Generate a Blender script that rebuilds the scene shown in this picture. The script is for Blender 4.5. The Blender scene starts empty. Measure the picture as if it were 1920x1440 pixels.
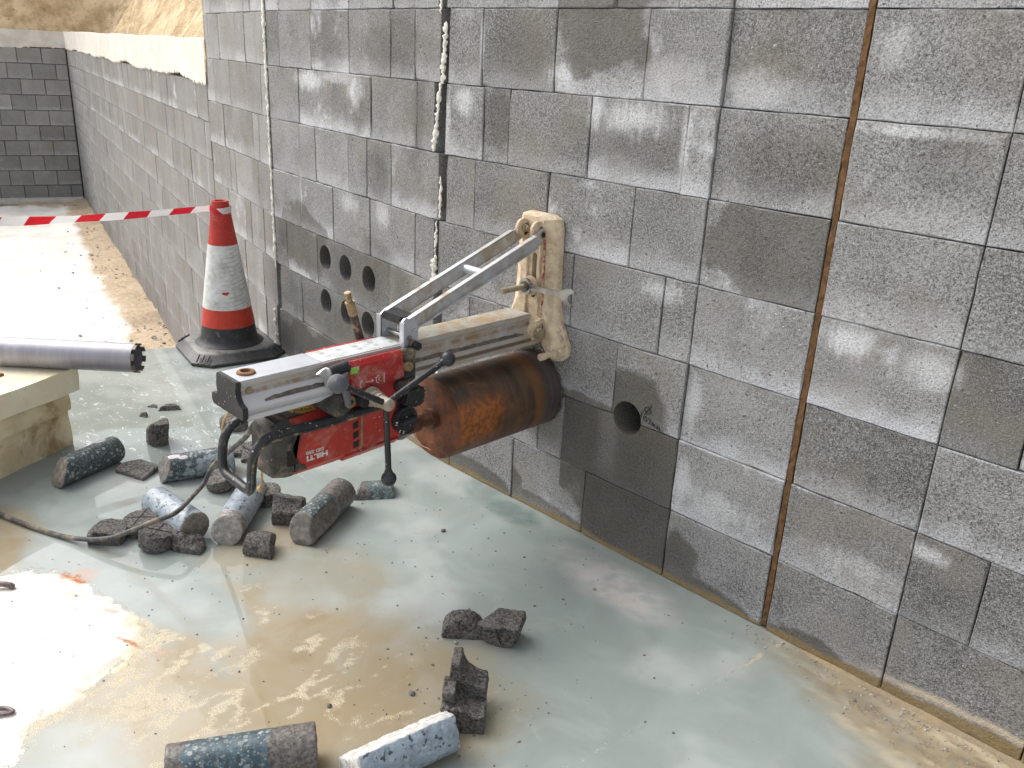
import bpy, bmesh, math, random
import numpy as np
from mathutils import Vector, Matrix, Euler, noise as mnoise

random.seed(7)
R = math.radians
scene = bpy.context.scene
col = scene.collection

# ------------------------------------------------------------------ camera
cam_data = bpy.data.cameras.new("camera")
cam_data.sensor_width = 36.0
cam_data.sensor_fit = 'HORIZONTAL'
cam_data.lens = 1641.44 / 1920.0 * 36.0
cam_data.clip_start = 0.05
cam_data.clip_end = 600.0
cam = bpy.data.objects.new("camera", cam_data)
col.objects.link(cam)
right = Vector((0.701373879, 0.711265170, 0.046653402))
up = Vector((-0.281987267, 0.216762667, 0.934610682))
fwd = Vector((-0.654643310, 0.668667185, -0.352599394))
m3 = Matrix((right, up, -fwd)).transposed()
cam.matrix_world = Matrix.Translation((0.0, -1.9578876, 1.4495702)) @ m3.to_4x4()
scene.camera = cam

# ------------------------------------------------------------------ light
SUN_EL, SUN_AZ = R(48), R(256)          # azimuth measured from +Y towards +X
world = bpy.data.worlds.new("World")
scene.world = world
world.use_nodes = True
wt = world.node_tree
wt.nodes.clear()
sky = wt.nodes.new("ShaderNodeTexSky")
sky.sky_type = 'NISHITA'
sky.sun_disc = False
sky.sun_elevation = SUN_EL
sky.sun_rotation = SUN_AZ
sky.air_density = 1.0
sky.dust_density = 5.0
sky.ozone_density = 1.0
hsv = wt.nodes.new("ShaderNodeHueSaturation")
hsv.inputs["Saturation"].default_value = 0.3
bg = wt.nodes.new("ShaderNodeBackground")
bg.inputs["Strength"].default_value = 0.15
wo = wt.nodes.new("ShaderNodeOutputWorld")
wt.links.new(sky.outputs[0], hsv.inputs["Color"])
wt.links.new(hsv.outputs[0], bg.inputs["Color"])
wt.links.new(bg.outputs[0], wo.inputs["Surface"])

sun_d = bpy.data.lights.new("sun", 'SUN')
sun_d.energy = 0.8
sun_d.angle = R(55)
sun_d.color = (1.0, 0.98, 0.955)
sun = bpy.data.objects.new("sun", sun_d)
col.objects.link(sun)
sdir = Vector((math.sin(SUN_AZ) * math.cos(SUN_EL), math.cos(SUN_AZ) * math.cos(SUN_EL), math.sin(SUN_EL)))
sun.rotation_euler = sdir.to_track_quat('Z', 'Y').to_euler()
sun.location = sdir * 30

scene.view_settings.view_transform = 'Standard'
scene.view_settings.look = 'None'
scene.view_settings.gamma = 1.0
scene.view_settings.exposure = 0.78
scene.view_settings.use_curve_mapping = False
scene.render.engine = 'CYCLES'
scene.cycles.max_bounces = 6
scene.cycles.diffuse_bounces = 3


# ------------------------------------------------------------------ node helper
class NT:
    def __init__(self, name):
        self.mat = bpy.data.materials.new(name)
        self.mat.use_nodes = True
        self.t = self.mat.node_tree
        self.t.nodes.clear()
        self.out = self.t.nodes.new("ShaderNodeOutputMaterial")
        self.geo = None
        self.tc = None

    def node(self, typ, **kw):
        n = self.t.nodes.new(typ)
        for k, v in kw.items():
            setattr(n, k, v)
        return n

    def put(self, sock, v):
        if v is None:
            return
        if isinstance(v, bpy.types.NodeSocket):
            self.t.links.new(v, sock)
        else:
            if isinstance(v, (tuple, list)) and len(v) == 3 and sock.type == 'RGBA':
                v = (*v, 1.0)
            sock.default_value = v

    def pos(self):
        if self.geo is None:
            self.geo = self.node("ShaderNodeNewGeometry")
        return self.geo.outputs["Position"]

    def obj(self):
        if self.tc is None:
            self.tc = self.node("ShaderNodeTexCoord")
        return self.tc.outputs["Object"]

    def math(self, op, a, b=None, c=None, clamp=False):
        n = self.node("ShaderNodeMath", operation=op, use_clamp=clamp)
        self.put(n.inputs[0], a); self.put(n.inputs[1], b); self.put(n.inputs[2], c)
        return n.outputs[0]

    def add(self, a, b): return self.math('ADD', a, b)
    def sub(self, a, b): return self.math('SUBTRACT', a, b)
    def mul(self, a, b): return self.math('MULTIPLY', a, b)

    def ramp(self, v, a, b, lo=0.0, hi=1.0, smooth=True):
        n = self.node("ShaderNodeMapRange")
        n.interpolation_type = 'SMOOTHSTEP' if smooth else 'LINEAR'
        self.put(n.inputs[0], v)
        n.inputs[1].default_value, n.inputs[2].default_value = a, b
        n.inputs[3].default_value, n.inputs[4].default_value = lo, hi
        return n.outputs[0]

    def mix(self, f, a, b, blend='MIX'):
        n = self.node("ShaderNodeMix", data_type='RGBA', blend_type=blend)
        self.put(n.inputs[0], f); self.put(n.inputs[6], a); self.put(n.inputs[7], b)
        return n.outputs[2]

    def mapv(self, vec, scale=(1, 1, 1), loc=(0, 0, 0), rot=(0, 0, 0)):
        n = self.node("ShaderNodeMapping")
        self.put(n.inputs[0], vec)
        n.inputs[1].default_value = loc
        n.inputs[2].default_value = rot
        n.inputs[3].default_value = scale
        return n.outputs[0]

    def noise(self, scale, detail=3.0, rough=0.55, vec=None, dist=0.0):
        n = self.node("ShaderNodeTexNoise")
        self.put(n.inputs["Vector"], vec if vec is not None else self.pos())
        n.inputs["Scale"].default_value = scale
        n.inputs["Detail"].default_value = detail
        n.inputs["Roughness"].default_value = rough
        n.inputs["Distortion"].default_value = dist
        return n.outputs[0]

    def voro(self, scale, vec=None, feature='F1', out=0, rnd=1.0):
        n = self.node("ShaderNodeTexVoronoi", feature=feature)
        self.put(n.inputs["Vector"], vec if vec is not None else self.pos())
        n.inputs["Scale"].default_value = scale
        n.inputs["Randomness"].default_value = rnd
        return n.outputs[out]

    def sep(self, vec):
        n = self.node("ShaderNodeSeparateXYZ")
        self.put(n.inputs[0], vec)
        return n.outputs

    def attr(self, name, kind='GEOMETRY'):
        n = self.node("ShaderNodeAttribute", attribute_type=kind, attribute_name=name)
        return n.outputs

    def bump(self, h, strength=0.5, dist=0.002):
        n = self.node("ShaderNodeBump")
        n.inputs["Strength"].default_value = strength
        n.inputs["Distance"].default_value = dist
        self.put(n.inputs["Height"], h)
        return n.outputs[0]

    def finish(self, color, rough=0.8, metal=0.0, normal=None, spec=0.5, coat=0.0, coat_rough=0.1):
        b = self.node("ShaderNodeBsdfPrincipled")
        self.put(b.inputs["Base Color"], color)
        self.put(b.inputs["Roughness"], rough)
        self.put(b.inputs["Metallic"], metal)
        self.put(b.inputs["Specular IOR Level"], spec)
        self.put(b.inputs["Coat Weight"], coat)
        self.put(b.inputs["Coat Roughness"], coat_rough)
        if normal is not None:
            self.put(b.inputs["Normal"], normal)
        self.t.links.new(b.outputs[0], self.out.inputs[0])
        return self.mat


# ------------------------------------------------------------------ materials
def mat_block(name, stains=(), foot_on=True, streak_at=None, chalk=(), light=(0.36, 0.358, 0.356), dark=(0.09, 0.087, 0.082), grain=1.0, streak=0.0, dusty=0.0):
    """concrete block: coarse grain, white lime bloom along the lower edge, damp patches at given places."""
    n = NT(name)
    p = n.pos(); o = n.obj()
    tone = n.attr("tone", 'OBJECT')[2]
    eff = n.attr("eff", 'OBJECT')[2]
    seed = n.attr("seed", 'OBJECT')[0]
    shift = n.node("ShaderNodeVectorMath", operation='ADD')
    n.put(shift.inputs[0], p); n.put(shift.inputs[1], seed)
    ps = shift.outputs[0]
    fine = n.noise(330, 1, 0.5)
    med = n.noise(130, 2, 0.6)
    big = n.noise(7, 4, 0.6, ps)
    huge = n.noise(1.7, 2, 0.5)
    pits = n.ramp(n.voro(120), 0.02, 0.2)
    f = n.add(n.mul(n.sub(fine, 0.5), 2.2 * grain), n.mul(n.sub(med, 0.5), 1.25 * grain))
    f = n.add(f, n.mul(n.sub(big, 0.5), 0.8))
    f = n.add(f, n.mul(n.sub(huge, 0.5), 0.5))
    f = n.add(f, n.add(0.55, n.mul(tone, 0.68)))
    c = n.mix(n.math('MINIMUM', n.math('MAXIMUM', f, 0.0), 1.0), dark, light)
    # slight warm / cool drift
    c = n.mix(n.ramp(n.noise(4.5, 3, 0.5, ps), 0.45, 0.7, 0, 0.45), c, (0.24, 0.215, 0.18))
    # lime bloom: lower edge and a broken film elsewhere
    z = n.sep(o)[2]
    edge = n.ramp(n.add(z, n.mul(n.sub(n.noise(11, 4, 0.6, ps), 0.5), 0.13)), -0.03, -0.115)
    rim = n.mul(n.ramp(n.math('ABSOLUTE', z), 0.104, 0.111), n.ramp(n.noise(13, 3, 0.6, ps), 0.42, 0.6))
    edge = n.math('MAXIMUM', edge, n.mul(rim, 0.9))
    film = n.ramp(n.add(n.noise(5.5, 5, 0.65, ps), n.mul(eff, 0.12)), 0.64, 0.82)
    lime = n.mul(n.math('MAXIMUM', n.mul(edge, 0.9), film), n.add(n.mul(eff, 0.85), 0.08))
    speck = n.ramp(n.noise(210, 2, 0.6), 0.3, 0.6, 0.25, 1.0)
    lime = n.mul(lime, speck)
    c = n.mix(n.math('MINIMUM', lime, 0.92), c, (0.68, 0.69, 0.73))
    # open pores
    c = n.mix(n.ramp(n.noise(88, 1, 0.5), 0.29, 0.25, 0, 0.8), c, (0.05, 0.048, 0.045))
    c = n.mix(n.ramp(n.noise(190, 1, 0.5), 0.3, 0.26, 0, 0.8), c, (0.05, 0.048, 0.045))
    # chalk: lime that bloomed in places, drawn down in drips
    if chalk:
        q3 = n.sep(p)
        wb = n.add(n.mul(n.sub(n.noise(12, 4, 0.65), 0.5), 1.3), n.mul(n.sub(n.noise(1, 3, 0.6, n.mapv(p, (60, 60, 9))), 0.5), 1.1))
        ck = None
        for cx, cz, rx, rz, amt in chalk:
            dx = n.math('DIVIDE', n.sub(q3[0], cx), rx); dz = n.math('DIVIDE', n.sub(q3[2], cz), rz)
            m = n.mul(n.ramp(n.add(n.math('SQRT', n.add(n.mul(dx, dx), n.mul(dz, dz))), wb), 1.15, 0.25), amt)
            ck = m if ck is None else n.math('MAXIMUM', ck, m)
        c = n.mix(n.mul(ck, n.ramp(n.noise(170, 2, 0.6), 0.3, 0.6, 0.3, 1.0)), c, (0.72, 0.73, 0.75))
    # sparse white grains
    c = n.mix(n.ramp(n.noise(140, 1, 0.5), 0.72, 0.78, 0, 0.75), c, (0.6, 0.6, 0.58))
    c = n.mix(n.mul(n.sub(1.0, pits), 0.35), c, (0.06, 0.058, 0.055))
    if streak > 0:
        s = n.noise(1.0, 4, 0.6, n.mapv(p, (14, 14, 1.2)))
        c = n.mix(n.ramp(s, 0.56, 0.74, 0, streak), c, (0.5, 0.5, 0.52))
        s2 = n.noise(1.0, 3, 0.6, n.mapv(p, (9, 9, 0.8), (3, 5, 0)))
        c = n.mix(n.ramp(s2, 0.55, 0.72, 0, 0.5), c, (0.21, 0.19, 0.165))
    if dusty > 0:
        c = n.mix(n.ramp(n.noise(8, 4, 0.6), 0.45, 0.7, 0, dusty), c, (0.3, 0.285, 0.255))
    rough = 0.92
    xyz = n.sep(p)
    wet = None
    wob = n.add(n.mul(n.sub(n.noise(5.5, 3, 0.55), 0.5), 1.5), n.mul(n.sub(n.noise(26, 3, 0.6), 0.5), 0.3))
    for st in stains:
        cx, cz, rx, rz, amt, x0, x1, z0, z1 = st
        dx = n.math('DIVIDE', n.sub(xyz[0], cx), rx)
        dz = n.math('DIVIDE', n.sub(xyz[2], cz), rz)
        d = n.math('SQRT', n.add(n.mul(dx, dx), n.mul(dz, dz)))
        m = n.mul(n.ramp(n.add(d, n.mul(wob, 0.45 if amt >= 0.95 else 1.0)), 1.08, 0.9 if amt > 0.7 else 0.45), amt)
        if x0 is not None: m = n.mul(m, n.math('GREATER_THAN', xyz[0], x0))
        if x1 is not None: m = n.mul(m, n.math('LESS_THAN', xyz[0], x1))
        if z0 is not None: m = n.mul(m, n.math('GREATER_THAN', xyz[2], z0))
        if z1 is not None: m = n.mul(m, n.math('LESS_THAN', xyz[2], z1))
        wet = m if wet is None else n.math('MAXIMUM', wet, m)
    if wet is not None and streak_at is not None:
        sx = n.ramp(n.math('ABSOLUTE', n.add(n.sub(xyz[0], streak_at), n.mul(n.sub(n.noise(10, 3, 0.6), 0.5), 0.08))), 0.06, 0.015)
        sz = n.mul(n.ramp(xyz[2], 0.2, 0.34), n.math('LESS_THAN', xyz[2], 0.452))
        wet = n.mul(wet, n.sub(1.0, n.mul(n.mul(sx, sz), 0.6)))
    if wet is not None:
        # damp concrete is darker and warmer, and its lime bloom dissolves
        damp = n.mix(1.0, n.mix(n.ramp(n.noise(7, 4, 0.6), 0.35, 0.65, 0.15, 0.6), c, (0.24, 0.235, 0.215)), (0.44, 0.425, 0.39), 'MULTIPLY')
        c = n.mix(wet, c, damp)
        rough = n.ramp(wet, 0, 1, 0.92, 0.6)
    # mud splash line at the foot of the wall
    if not foot_on:
        h = n.add(n.mul(fine, 0.6), n.add(n.mul(med, 1.0), n.mul(pits, 0.5)))
        return n.finish(c, rough, normal=n.bump(h, 0.8, 0.004), spec=0.3)
    climb = n.ramp(xyz[0], -0.9, -0.4, 0.0, 0.02)
    foot = n.ramp(n.add(n.sub(xyz[2], climb), n.mul(n.sub(n.noise(5, 4, 0.6), 0.5), 0.05)), 0.026, 0.012)
    rim2 = n.mul(n.ramp(n.math('ABSOLUTE', n.sub(n.add(n.sub(xyz[2], climb), n.mul(n.sub(n.noise(5, 4, 0.6), 0.5), 0.05)), 0.033)), 0.016, 0.0), n.ramp(xyz[0], -0.66, -0.5))
    c = n.mix(n.mul(rim2, 0.75), c, (0.62, 0.52, 0.38))
    c = n.mix(n.mul(foot, n.ramp(xyz[2], -0.05, 0.0, 0, 0.88)), c, n.mix(n.noise(30, 4, 0.6), (0.17, 0.115, 0.045), (0.33, 0.25, 0.12)))
    h = n.add(n.mul(fine, 0.6), n.add(n.mul(med, 1.0), n.mul(pits, 0.5)))
    return n.finish(c, rough, normal=n.bump(h, 0.8, 0.0035), spec=0.3)


STAINS_MID = [
    # cx, cz, rx, rz, amount, x0, x1, z0, z1
    (-1.425, 0.42, 0.155, 0.195, 0.95, -1.492, -1.25, None, 0.68),
    (-1.60, 0.44, 0.14, 0.045, 0.85, None, -1.45, 0.44, None),
    (-1.47, 0.33, 0.34, 0.3, 0.9, -1.682, -1.25, None, 0.452),
    (-1.41, 0.10, 0.23, 0.24, 0.85, -1.574, -1.25, None, 0.226),
    (-2.10, -0.01, 0.20, 0.09, 0.95, None, -1.899, None, None),
    (-1.80, -0.02, 0.30, 0.085, 0.95, -1.895, -1.575, None, None),
    (-1.885, 0.06, 0.05, 0.07, 0.9, -1.896, None, None, 0.2),
    (-1.30, -0.02, 0.20, 0.17, 0.9, -1.25, None, None, 0.22),
    (-1.13, -0.04, 0.20, 0.095, 0.95, -1.25, None, None, None),
    (-1.62, 1.60, 0.175, 0.215, 0.85, -1.81, -1.25, 1.352, 1.6),
    (-0.98, 1.02, 0.24, 0.17, 0.75, -1.25, -0.915, 0.902, 1.125),
    (-1.05, 1.235, 0.18, 0.1, 0.45, -1.25, -0.915, 1.125, 1.35),
    (-2.03, 1.27, 0.07, 0.11, 0.65, None, -1.987, 1.126, 1.35),
    (-1.47, 1.22, 0.13, 0.1, 0.35, -1.66, None, 1.126, 1.35),
    (-1.74, 1.22, 0.1, 0.1, 0.35, None, -1.66, 1.126, 1.35),
    (-1.95, 1.45, 0.16, 0.12, 0.45, None, -1.812, 1.352, None),
]
STAINS_LEFT = [
    (-3.42, 0.62, 0.26, 0.18, 0.75, None, None, None, 0.9),
    (-2.95, 0.58, 0.40, 0.17, 0.55, None, None, 0.452, 0.74),
    (-2.75, 0.66, 0.16, 0.11, 0.6, None, None, None, 0.9),
    (-3.1, 0.32, 0.55, 0.14, 0.55, None, None, None, 0.452),
    (-3.1, 0.08, 0.7, 0.15, 0.75, None, None, None, 0.226),
    (-2.6, 1.47, 0.3, 0.11, 0.5, None, None, 1.352, None),
    (-2.87, 1.24, 0.08, 0.12, 0.5, None, None, 1.126, 1.35),
    (-2.45, 1.2, 0.06, 0.2, 0.5, None, None, 0.9, 1.35),
    (-3.1, 1.45, 0.11, 0.15, 0.45, None, None, 1.352, None),
    (-2.72, 1.0, 0.09, 0.12, 0.4, None, None, 0.9, 1.125),
    (-2.55, 0.55, 0.1, 0.15, 0.5, None, None, 0.452, 0.7),
]
STAINS_RIGHT = [
    (-0.78, -0.03, 0.17, 0.085, 0.95, None, None, None, None),
    (-0.2, -0.02, 0.25, 0.05, 0.9, None, None, None, None),
    (-0.5, -0.03, 0.28, 0.06, 0.9, None, None, None, None),
    (-0.66, 1.28, 0.12, 0.1, 0.35, None, -0.58, 1.126, 1.35),
]
M_BLOCK_MID = mat_block("block_concrete_mid", STAINS_MID, streak_at=-1.50, chalk=[
    (-1.5, 1.30, 0.12, 0.055, 0.8), (-1.335, 1.25, 0.02, 0.11, 0.7), (-1.645, 1.31, 0.03, 0.06, 0.6), (-2.19, 1.30, 0.07, 0.05, 0.7), (-2.115, 1.47, 0.012, 0.1, 0.6), (-1.78, 1.40, 0.07, 0.045, 0.7),
    (-1.36, 0.86, 0.08, 0.04, 0.6), (-2.27, 1.24, 0.02, 0.1, 0.6), (-1.40, 1.42, 0.12, 0.05, 0.4), (-1.16, 1.40, 0.12, 0.05, 0.4), (-1.08, 0.30, 0.14, 0.05, 0.5), (-1.22, 0.56, 0.03, 0.1, 0.5), (-1.22, 0.33, 0.03, 0.1, 0.5)])
M_BLOCK_LEFT = mat_block("block_concrete_left", STAINS_LEFT, grain=0.85, chalk=[(-3.3, 1.31, 0.16, 0.05, 0.85), (-2.9, 1.29, 0.07, 0.07, 0.9), (-3.05, 1.33, 0.25, 0.025, 0.5), (-2.98, 0.86, 0.1, 0.05, 0.5), (-3.43, 0.83, 0.02, 0.11, 0.5), (-2.7, 0.85, 0.06, 0.06, 0.5)])
M_BLOCK_RIGHT = mat_block("block_concrete_right", STAINS_RIGHT, chalk=[(-0.83, 0.855, 0.08, 0.05, 0.8), (-0.62, 0.84, 0.08, 0.05, 0.55), (-0.75, 1.335, 0.16, 0.016, 0.7), (-0.84, 1.5, 0.05, 0.06, 0.4), (-0.54, 0.41, 0.05, 0.03, 0.7), (-0.7, 0.30, 0.16, 0.04, 0.4)])
M_BLOCK_A = mat_block("block_concrete_turn", foot_on=False, grain=0.7, streak=0.35, light=(0.36, 0.355, 0.348), dark=(0.18, 0.171, 0.16))
M_BLOCK_FAR = mat_block("block_concrete_far", foot_on=False, grain=0.5, streak=0.6, light=(0.31, 0.305, 0.3), dark=(0.185, 0.179, 0.17))
M_BLOCK_END = mat_block("block_concrete_end", foot_on=False, grain=0.45, light=(0.36, 0.357, 0.35), dark=(0.2, 0.197, 0.19))


def mat_simple(name, c1, c2, scale=30, rough=0.6, metal=0.0, bump=0.15, detail=4, dirt=None, dirt_amt=0.0,
               dirt_scale=9, obj=True, spec=0.5, fleck=None, fleck_amt=0.0, fleck_scale=220, lo=0.35, hi=0.65):
    n = NT(name)
    v = n.obj() if obj else n.pos()
    a = n.noise(scale, detail, 0.6, v)
    c = n.mix(n.ramp(a, lo, hi), c1, c2)
    r = rough
    if dirt is not None:
        d = n.ramp(n.noise(dirt_scale, 6, 0.68, v, 0.4), 0.62 - 0.3 * dirt_amt, 0.78 - 0.22 * dirt_amt)
        d = n.mul(d, 0.9)
        c = n.mix(d, c, dirt)
        r = n.ramp(d, 0, 1, rough, 0.95)
        if metal:
            metal = n.ramp(d, 0, 1, metal, 0.0)
    if fleck is not None:
        fl = n.ramp(n.noise(fleck_scale, 2, 0.5, v), 0.74 - fleck_amt, 0.78 - fleck_amt)
        c = n.mix(fl, c, fleck)
    nb = n.bump(n.add(a, n.mul(n.noise(scale * 5, 3, 0.6, v), 0.5)), bump, 0.003)
    return n.finish(c, r, metal, nb, spec)


M_LIGHT_STOP = mat_simple("light_stop", (0.05, 0.048, 0.045), (0.08, 0.078, 0.072), rough=0.95)  # dark backing added behind the blocks to stop light coming through
M_JOINT = mat_simple("fibre_board", (0.17, 0.085, 0.03), (0.09, 0.045, 0.018), 60, 0.95, bump=0.4)
M_BEAD = mat_simple("mortar_squeeze", (0.8, 0.78, 0.71), (0.6, 0.58, 0.51), 70, 0.95, bump=0.6, obj=False)
M_RENDER = None
M_ALU = mat_simple("dull_aluminium", (0.62, 0.63, 0.64), (0.5, 0.5, 0.5), 25, 0.4, 0.6, 0.1, dirt=(0.36, 0.29, 0.19), dirt_amt=0.5, dirt_scale=14)
M_ALU_BRIGHT = mat_simple("clean_aluminium", (0.6, 0.62, 0.66), (0.54, 0.56, 0.6), 25, 0.38, 0.45, 0.05, dirt=(0.42, 0.37, 0.29), dirt_amt=0.02, dirt_scale=12)
M_ALU_DIRTY = mat_simple("muddy_aluminium", (0.52, 0.5, 0.45), (0.4, 0.37, 0.3), 16, 0.55, 0.4, 0.2, dirt=(0.33, 0.235, 0.125), dirt_amt=0.55, dirt_scale=13)
M_STEEL = mat_simple("chrome_steel", (0.42, 0.43, 0.44), (0.3, 0.3, 0.3), 30, 0.28, 0.9, 0.05, dirt=(0.3, 0.27, 0.22), dirt_amt=0.15, dirt_scale=30)
M_DARKSTEEL = mat_simple("dark_steel", (0.12, 0.11, 0.1), (0.2, 0.17, 0.14), 40, 0.5, 0.6, 0.2, dirt=(0.3, 0.24, 0.16), dirt_amt=0.35, dirt_scale=30)
M_RED = mat_simple("red_paint", (0.42, 0.022, 0.02), (0.34, 0.02, 0.018), 14, 0.42, 0, 0.08, dirt=(0.44, 0.22, 0.17), dirt_amt=0.4, dirt_scale=11, fleck=(0.6, 0.55, 0.48), fleck_amt=0.045, fleck_scale=120)
M_REDPLASTIC = mat_simple("red_plastic", (0.46, 0.035, 0.022), (0.38, 0.028, 0.02), 12, 0.5, 0, 0.08, dirt=(0.46, 0.22, 0.17), dirt_amt=0.5, dirt_scale=9, fleck=(0.6, 0.5, 0.44), fleck_amt=0.02, fleck_scale=130)
M_BLACK = mat_simple("black_plastic", (0.014, 0.015, 0.019), (0.026, 0.027, 0.03), 30, 0.42, 0, 0.12, dirt=(0.26, 0.23, 0.18), dirt_amt=0.12, dirt_scale=16, fleck=(0.5, 0.46, 0.38), fleck_amt=0.055, fleck_scale=110)
M_BLACKDIRTY = mat_simple("muddy_black_plastic", (0.02, 0.02, 0.022), (0.06, 0.057, 0.052), 26, 0.5, 0, 0.4, dirt=(0.27, 0.22, 0.15), dirt_amt=0.36, dirt_scale=22, fleck=(0.45, 0.4, 0.32), fleck_amt=0.03, fleck_scale=90)
M_KNOB = mat_simple("knob_plastic", (0.02, 0.022, 0.028), (0.035, 0.037, 0.045), 40, 0.42, 0, 0.1, dirt=(0.2, 0.2, 0.2), dirt_amt=0.1, dirt_scale=20, fleck=(0.4, 0.38, 0.33), fleck_amt=0.02, fleck_scale=140)
M_KNOBGREY = mat_simple("dusty_knob", (0.15, 0.155, 0.17), (0.09, 0.095, 0.11), 30, 0.7, 0, 0.2, dirt=(0.28, 0.27, 0.25), dirt_amt=0.25, dirt_scale=24)
M_CREAM = mat_simple("mud_caked_casting", (0.66, 0.55, 0.39), (0.5, 0.39, 0.265), 40, 0.85, 0, 0.5, dirt=(0.4, 0.19, 0.17), dirt_amt=0.28, dirt_scale=24, fleck=(0.76, 0.68, 0.54), fleck_amt=0.06, fleck_scale=70)
M_SCRAPE = mat_simple("scraped_red_edge", (0.34, 0.06, 0.06), (0.55, 0.4, 0.28), 60, 0.8, 0, 0.4, lo=0.45, hi=0.55)
M_SLOT = mat_simple("slot_shade", (0.022, 0.016, 0.015), (0.035, 0.025, 0.022), 30, 0.9)  # near-black colour stands for the shade inside slots and holes
M_MUDSTEEL = mat_simple("muddy_bolt", (0.36, 0.3, 0.2), (0.25, 0.2, 0.13), 40, 0.6, 0.3, 0.3)
M_RUSTRING = mat_simple("rusty_bushing", (0.3, 0.15, 0.06), (0.2, 0.1, 0.045), 50, 0.7, 0.3, 0.2)
M_WHITE = mat_simple("white_print", (0.72, 0.7, 0.67), (0.6, 0.56, 0.52), 60, 0.6, bump=0.0)
M_YELLOW = mat_simple("yellow_label", (0.55, 0.45, 0.03), (0.4, 0.32, 0.05), 40, 0.5, dirt=(0.3, 0.22, 0.15), dirt_amt=0.2, dirt_scale=60)
M_LABELRED = mat_simple("label_marks", (0.3, 0.05, 0.02), (0.2, 0.05, 0.03), 40, 0.6)
M_GREEN = mat_simple("green_sticker", (0.2, 0.62, 0.05), (0.25, 0.6, 0.1), 40, 0.5)
M_STICKPALE = mat_simple("pale_sticker", (0.5, 0.5, 0.3), (0.42, 0.4, 0.26), 40, 0.6)
M_INK = mat_simple("black_marker", (0.015, 0.015, 0.015), (0.03, 0.03, 0.03), 60, 0.8)
M_BRASS = mat_simple("dirty_brass", (0.4, 0.31, 0.18), (0.26, 0.19, 0.1), 60, 0.5, 0.5, 0.3, dirt=(0.3, 0.22, 0.13), dirt_amt=0.3, dirt_scale=40)
M_HOSE = mat_simple("muddy_hose", (0.03, 0.03, 0.028), (0.06, 0.055, 0.045), 30, 0.6, 0, 0.4, dirt=(0.42, 0.34, 0.2), dirt_amt=0.45, dirt_scale=32)
M_CABLE = mat_simple("dusty_cable", (0.045, 0.047, 0.055), (0.08, 0.08, 0.082), 20, 0.65, 0, 0.3, dirt=(0.33, 0.28, 0.19), dirt_amt=0.6, dirt_scale=12, obj=False)
M_STRING = mat_simple("tan_string", (0.5, 0.36, 0.17), (0.4, 0.28, 0.13), 90, 0.9, bump=0.4)
M_FOAM = mat_simple("weathered_foam", (0.76, 0.68, 0.46), (0.62, 0.5, 0.3), 9, 0.85, 0, 0.35, dirt=(0.34, 0.235, 0.11), dirt_amt=0.42, dirt_scale=7, obj=False, fleck=(0.4, 0.27, 0.12), fleck_amt=0.005, fleck_scale=60)
M_FOAMTOP = mat_simple("pale_foam", (0.84, 0.79, 0.62), (0.76, 0.68, 0.48), 7, 0.85, 0, 0.3, dirt=(0.46, 0.35, 0.19), dirt_amt=0.22, dirt_scale=8, obj=False)  # paler, less stained foam for the top slab
M_STONE = mat_simple("wet_stone", (0.09, 0.087, 0.085), (0.17, 0.16, 0.15), 120, 0.6, 0, 0.5, obj=False)
M_PEBBLE = mat_simple("pale_pebble", (0.42, 0.38, 0.32), (0.28, 0.26, 0.23), 60, 0.8, 0, 0.4, obj=False)
M_REBAR = mat_simple("rusty_wire", (0.16, 0.12, 0.12), (0.24, 0.19, 0.19), 60, 0.6, 0.5, 0.3)
M_CHIPRED = mat_simple("red_brown_chip", (0.28, 0.1, 0.05), (0.2, 0.08, 0.05), 80, 0.8)


def mat_render_band():
    n = NT("cement_render")
    a = n.noise(5, 5, 0.6)
    c = n.mix(n.ramp(a, 0.35, 0.7), (0.74, 0.71, 0.64), (0.64, 0.6, 0.53))
    v = n.noise(1, 4, 0.6, n.mapv(n.pos(), (9, 9, 1.0)))
    c = n.mix(n.ramp(v, 0.5, 0.8, 0, 0.12), c, (0.8, 0.77, 0.7))
    c = n.mix(n.ramp(n.noise(25, 2, 0.5), 0.7, 0.76, 0, 0.6), c, (0.25, 0.23, 0.2))
    return n.finish(c, 0.9, normal=n.bump(a, 0.3, 0.01))


def mat_render_dull():
    n = NT("grey_render")  # duller and greyer than the other render coat
    a = n.noise(5, 5, 0.6)
    c = n.mix(n.ramp(a, 0.35, 0.7), (0.66, 0.64, 0.59), (0.5, 0.48, 0.44))
    return n.finish(c, 0.9, normal=n.bump(a, 0.3, 0.01))


M_RENDER = mat_render_band()
M_RENDER_END = mat_render_dull()


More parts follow.
